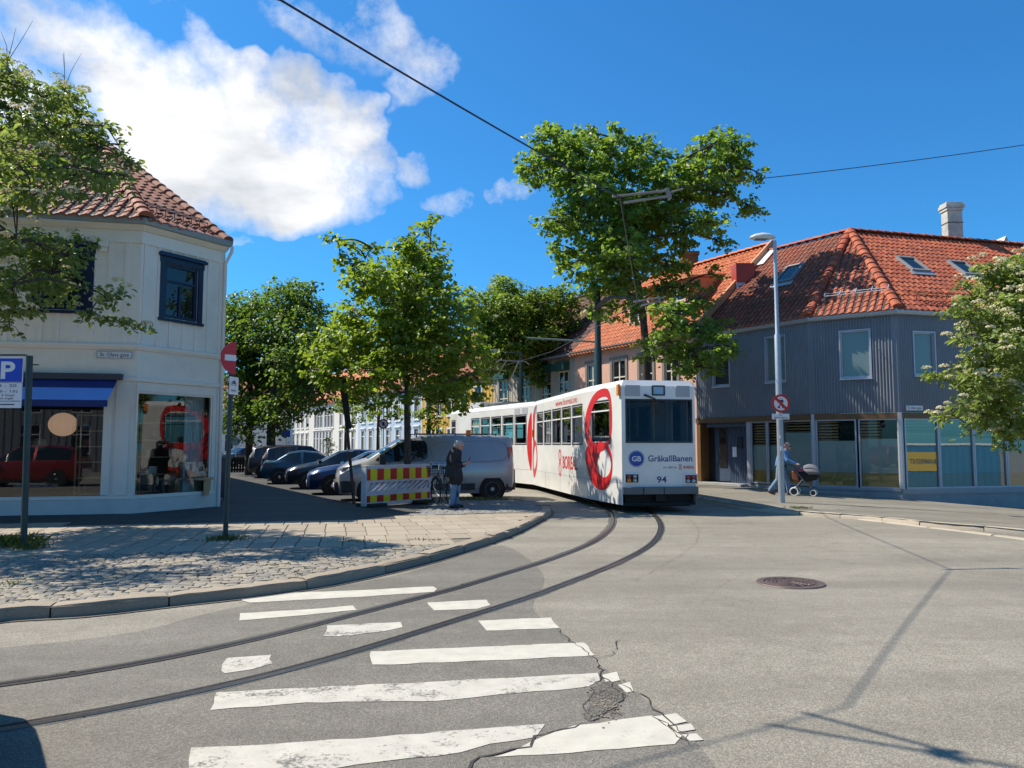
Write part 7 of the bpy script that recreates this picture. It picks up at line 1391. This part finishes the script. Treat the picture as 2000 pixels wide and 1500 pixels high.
# tall maple behind the tram
cl = [(1080, 290, 52), (1140, 290, 52), (1200, 305, 52), (1250, 325, 52), (1060, 275, 30), (1075, 248, 18), (1040, 340, 36), (1022, 308, 18), (1120, 350, 52), (1190, 370, 58), (1260, 385, 52), (1318, 345, 47), (1385, 292, 42), (1432, 290, 35), (1370, 335, 47), (1440, 332, 42), (1485, 335, 20), (1340, 395, 46), (1400, 375, 38), (1450, 402, 28), (1478, 412, 18), (1092, 425, 38), (1062, 425, 18), (1132, 432, 52), (1200, 450, 56), (1268, 450, 52), (1328, 450, 42), (1388, 440, 34), (1418, 475, 24), (1090, 490, 28), (1140, 500, 50), (1198, 520, 50), (1256, 520, 42), (1310, 515, 36), (1172, 560, 40), (1222, 570, 36), (1292, 575, 32), (1345, 555, 30), (1396, 530, 20), (1190, 605, 28), (1160, 600, 20), (1330, 615, 34), (1380, 580, 24), (1240, 615, 22), (1300, 675, 38), (1320, 640, 34), (1298, 610, 28), (1250, 596, 28), (1370, 645, 32), (1412, 640, 22), (1345, 600, 28), (1350, 690, 44), (1400, 680, 34), (1436, 690, 20), (1380, 728, 28), (1330, 730, 24), (1268, 712, 20), (1288, 645, 20), (1215, 262, 22), (1150, 258, 18), (1255, 270, 16), (1410, 262, 18), (1200, 250, 10), (1305, 300, 10), (1180, 490, 50), (1230, 480, 50), (1160, 390, 50), (1225, 415, 50), (1110, 320, 45), (1290, 420, 45)]
cl = [(a, b, c_, -3.2) if a > 1270 and b > 600 else (a, b, c_) for a, b, c_ in cl]
tree('maple_tree', 'tall green maple tree standing behind the tram in front of the pink house', [gpt(1262, 31.0), tuple(D(1263, 760, 31.0)), tuple(D(1258, 640, 30.9)), tuple(D(1240, 520, 30.8)), tuple(D(1215, 400, 30.7))], cl, 30.8, 2.5, 'leaf_maple', (.185, .17), 2.6, .31, 11, limb=.11, r0=.2)
# maple by the van
cl = [(842, 428, 14), (828, 458, 22), (800, 472, 24), (790, 502, 34), (830, 502, 36), (722, 487, 22), (712, 512, 22), (648, 473, 17), (672, 480, 16), (665, 497, 17), (690, 522, 26), (745, 540, 40), (800, 550, 50), (850, 540, 36), (870, 525, 18), (702, 560, 36), (760, 600, 54), (830, 610, 54), (692, 620, 40), (870, 590, 36), (912, 572, 20), (890, 622, 40), (928, 602, 16), (720, 660, 54), (800, 680, 58), (870, 680, 54), (652, 662, 36), (632, 690, 30), (660, 720, 42), (918, 690, 36), (926, 740, 30), (740, 735, 54), (820, 740, 54), (880, 742, 46), (690, 765, 34), (640, 740, 26), (612, 700, 20), (938, 785, 16), (780, 780, 28), (850, 785, 26), (615, 662, 20), (780, 640, 55), (840, 655, 50), (760, 700, 50), (690, 690, 45), (900, 790, 18), (780, 560, 45), (604, 725, 10), (725, 790, 18), (910, 650, 30)]
tree('maple_tree', 'yellow green young maple with its trunk in front of the silver van', [gpt(797, 21.9, .0), tuple(D(796, 880, 21.9)), tuple(D(795, 780, 21.9)), tuple(D(798, 690, 21.8)), tuple(D(805, 590, 21.7))], cl, 21.8, 2.6, 'leaf_maple_light', (.14, .125), 3.7, .27, 23, limb=.06, r0=.115)
# two dark trees beyond the yard
cl = [(470, 600, 45), (515, 590, 45), (460, 655, 47), (515, 655, 56), (470, 725, 54), (525, 725, 56), (460, 790, 51), (515, 795, 45), (450, 835, 28), (490, 842, 25), (440, 690, 34), (500, 700, 56), (450, 620, 39)]
tree('broad_tree', 'dark leafy tree right behind the no entry sign', [gpt(487, 43), tuple(D(487, 800, 43)), tuple(D(490, 700, 43))], cl, 43, 3.2, 'leaf_dark', (.195, .175), 4.6, .48, 31, limb=.12, r0=.22)
cl = [(560, 590, 47), (610, 600, 38), (622, 560, 15), (590, 640, 56), (545, 650, 51), (630, 650, 39), (560, 720, 56), (610, 710, 51), (550, 785, 47), (600, 780, 43), (625, 770, 29), (545, 840, 20), (580, 690, 56), (580, 575, 31), (620, 690, 38), (570, 760, 51)]
tree('broad_tree', 'dark leafy tree between the no entry sign tree and the yellow green maple', [gpt(531, 41), tuple(D(531, 800, 41)), tuple(D(545, 700, 41))], cl, 41, 3.2, 'leaf_dark', (.195, .175), 4.6, .48, 37, limb=.12, r0=.26)
cl = [(990, 562, 33), (952, 602, 39), (1000, 612, 46), (1060, 592, 39), (1102, 576, 28), (1108, 602, 26), (1080, 630, 39), (1020, 660, 46), (960, 660, 44), (930, 630, 26), (1040, 680, 33), (1000, 700, 33), (1088, 662, 26), (1120, 625, 15), (1062, 702, 20), (1052, 748, 20), (1042, 722, 23), (960, 715, 28), (1030, 625, 39), (985, 640, 44), (1070, 655, 32)]
tree('rowan_tree', 'feathery green tree behind the rear of the tram before the brown roof', [gpt(1012, 43), tuple(D(1016, 760, 43)), tuple(D(1020, 690, 43))], cl, 43, 2.6, 'leaf_rowan', (.21, .13), 7.5, .40, 41, limb=.08, r0=.15)
for lab, tx, Y, sd, cl in (('small sunlit street tree against the white house, left of the far ones', 675, 52, 51, [(670, 792, 17), (690, 802, 15), (655, 802, 13), (682, 830, 16), (696, 826, 12), (664, 772, 15), (688, 775, 15)]),
                       ('small sunlit street tree beside the distant round sign', 738, 48, 53, [(740, 800, 18), (720, 806, 16), (764, 800, 16), (750, 785, 17), (735, 770, 18), (776, 815, 10), (705, 800, 10)]),
                       ('dark trunked street tree right of the van maple trunk, before the yellow house', 837, 45, 57, [(830, 802, 20), (850, 820, 16), (815, 810, 16), (868, 792, 16), (860, 836, 12), (836, 836, 11), (840, 780, 20)]),
                       ('small street tree just left of the rear end of the tram', 893, 44, 59, [(895, 802, 20), (914, 792, 18), (880, 792, 15), (924, 820, 11), (905, 772, 20), (893, 760, 18), (930, 790, 12)])):
    tree('street_tree', lab, [gpt(tx, Y), tuple(D(tx, 840, Y)), tuple(D(tx + 3, 800, Y))], cl, Y, 1.0, 'leaf_maple_light' if sd != 57 else 'leaf_rowan', (.2, .18), 2.0, .34, sd, 'street trees along the terrace', limb=.06, r0=.11 if sd < 57 else .17)
tree('conical_shrub', 'small cone shaped evergreen before the white house', [gpt(641, 64), tuple(D(641, 872, 64))], [(641, 884, 13), (641, 874, 11), (641, 864, 7), (641, 855, 4), (641, 893, 13)], 64, .3, 'leaf_thuja', (.16, .12), 1.3, .3, 61, r0=.06)
# whitebeams in flower at both edges
cl = [(10, 142, 36), (40, 172, 36), (90, 192, 40), (130, 192, 36), (168, 222, 30), (150, 262, 42), (100, 262, 45), (50, 252, 42), (10, 222, 36), (200, 262, 26), (218, 252, 18), (228, 290, 22), (190, 300, 36), (258, 322, 13), (243, 345, 22), (200, 350, 36), (140, 332, 46), (80, 332, 42), (30, 322, 42), (60, 392, 34), (20, 392, 32), (100, 380, 28), (30, 482, 42), (80, 482, 40), (130, 500, 32), (165, 480, 18), (110, 540, 42), (60, 540, 42), (20, 562, 42), (150, 552, 26), (188, 570, 18), (215, 590, 12), (230, 576, 8), (175, 615, 15), (202, 626, 9), (240, 631, 6), (272, 637, 6), (30, 620, 30), (10, 650, 25), (60, 600, 30), (130, 590, 22), (-50, 300, 80), (-70, 450, 80), (-110, 250, 90), (-50, 560, 60), (-130, 400, 90), (-40, 130, 55), (-200, 300, 90), (-230, 430, 80), (-380, 330, 90, -2.2), (-300, 240, 90, -2.4), (-260, 400, 90, -1.6), (-420, 480, 90, -2), (-330, 520, 80, -1.2), (-480, 360, 90, -1.6), (-200, 180, 80, -2)]
tree('whitebeam_tree', 'flowering whitebeam reaching in from the left in front of the cream house', [gpt(-430, 13.8, .1), tuple(D(-425, 850, 13.8)), tuple(D(-390, 600, 13.9)), tuple(D(-320, 420, 14.0))], cl, 14.2, 2.2, 'leaf_whitebeam', (.125, .072), 3.0, .2, 71, limb=.05, r0=.16, flowers=.28, bare=3)
cl = [(1990, 522, 34), (1950, 562, 38), (1902, 592, 30), (1880, 562, 15), (1930, 532, 25), (1858, 606, 14), (1990, 600, 52), (1922, 640, 36), (1880, 660, 16), (1970, 680, 50), (1912, 700, 30), (1872, 722, 20), (1840, 742, 14), (1820, 736, 6), (1900, 752, 36), (1960, 760, 50), (1880, 790, 20), (1855, 812, 11), (1834, 816, 6), (1922, 810, 34), (1980, 830, 36), (1962, 862, 18), (1902, 838, 13), (2050, 600, 80), (2070, 720, 80), (2050, 820, 50), (1885, 622, 26), (2000, 545, 30), (2140, 680, 90)]
tree('whitebeam_tree', 'flowering whitebeam reaching in from the right in front of the grey house', [gpt(2120, 18.5, -.2), tuple(D(2115, 850, 18.5)), tuple(D(2110, 740, 18.5)), tuple(D(2090, 640, 18.5))], cl, 18.5, 1.6, 'leaf_whitebeam', (.15, .08), 5.6, .24, 83, limb=.05, r0=.15, flowers=.5)
# ---------------------------------------------------------------- grass tufts
g = np.random.default_rng(4); P, N, T, Ls = [], [], [], []
def tuft(px, py, rx, ry, n, h, z=.12):
    c = G(px, py, z); a = G(px + rx, py, z); r_ = abs(a.x - c.x)
    for _ in range(n):
        x, y = g.normal(size=2) * .45; hh = h * g.uniform(.4, 1.1); t = np.array([g.normal() * .45, g.normal() * .45, 1.0]); p = np.array([c.x + x * r_, c.y + y * ry, z - .01]) + t * hh * .5 / np.linalg.norm(t)
        P.append(p); T.append(t); N.append(np.array([g.normal(), g.normal() - .6, .3])); Ls.append(hh)
for a in ((30, 1064, 50, .5, 520, .2), (60, 1072, 30, .25, 160, .14), (440, 1054, 45, .3, 300, .11), (10, 1142, 30, .4, 60, .05), (905, 976, 80, .5, 420, .12), (960, 976, 50, .35, 260, .12), (840, 981, 30, .4, 140, .12), (1065, 988, 14, .15, 60, .06), (700, 1057, 60, .25, 70, .05), (830, 1055, 40, .2, 60, .05), (1562, 993, 25, .12, 120, .09)): tuft(*a)
P, N, T, Ls = np.array(P), np.array(N), np.array(T), np.array(Ls); o = leafmesh('grass', P, N, T, Ls, np.full(len(P), .013), 'grass_blade', None, .0); o['kind'] = 'stuff'
# moss and weeds in the cobble joints
g = np.random.default_rng(14); P, N, T, Ls = [], [], [], []
xs_ = [p[0] for p in cobpoly]; ys_ = [p[1] for p in cobpoly]
while len(P) < 1500:
    x, y = g.uniform(-9, max(xs_)), g.uniform(min(ys_), max(ys_))
    if inside(cobpoly, x, y) and math.sin(x * 1.9) + math.sin(y * 2.3 + x) + g.normal() * .6 > .75: P.append((x, y, .118)); T.append((g.normal() * .6, g.normal() * .6, 1)); N.append((g.normal(), g.normal(), .5)); Ls.append(g.uniform(.02, .045))
P, N, T, Ls = np.array(P), np.array(N), np.array(T), np.array(Ls); o = leafmesh('weeds', P, N, T, Ls, np.full(len(P), .012), 'grass_blade', None, .0); o['kind'] = 'stuff'
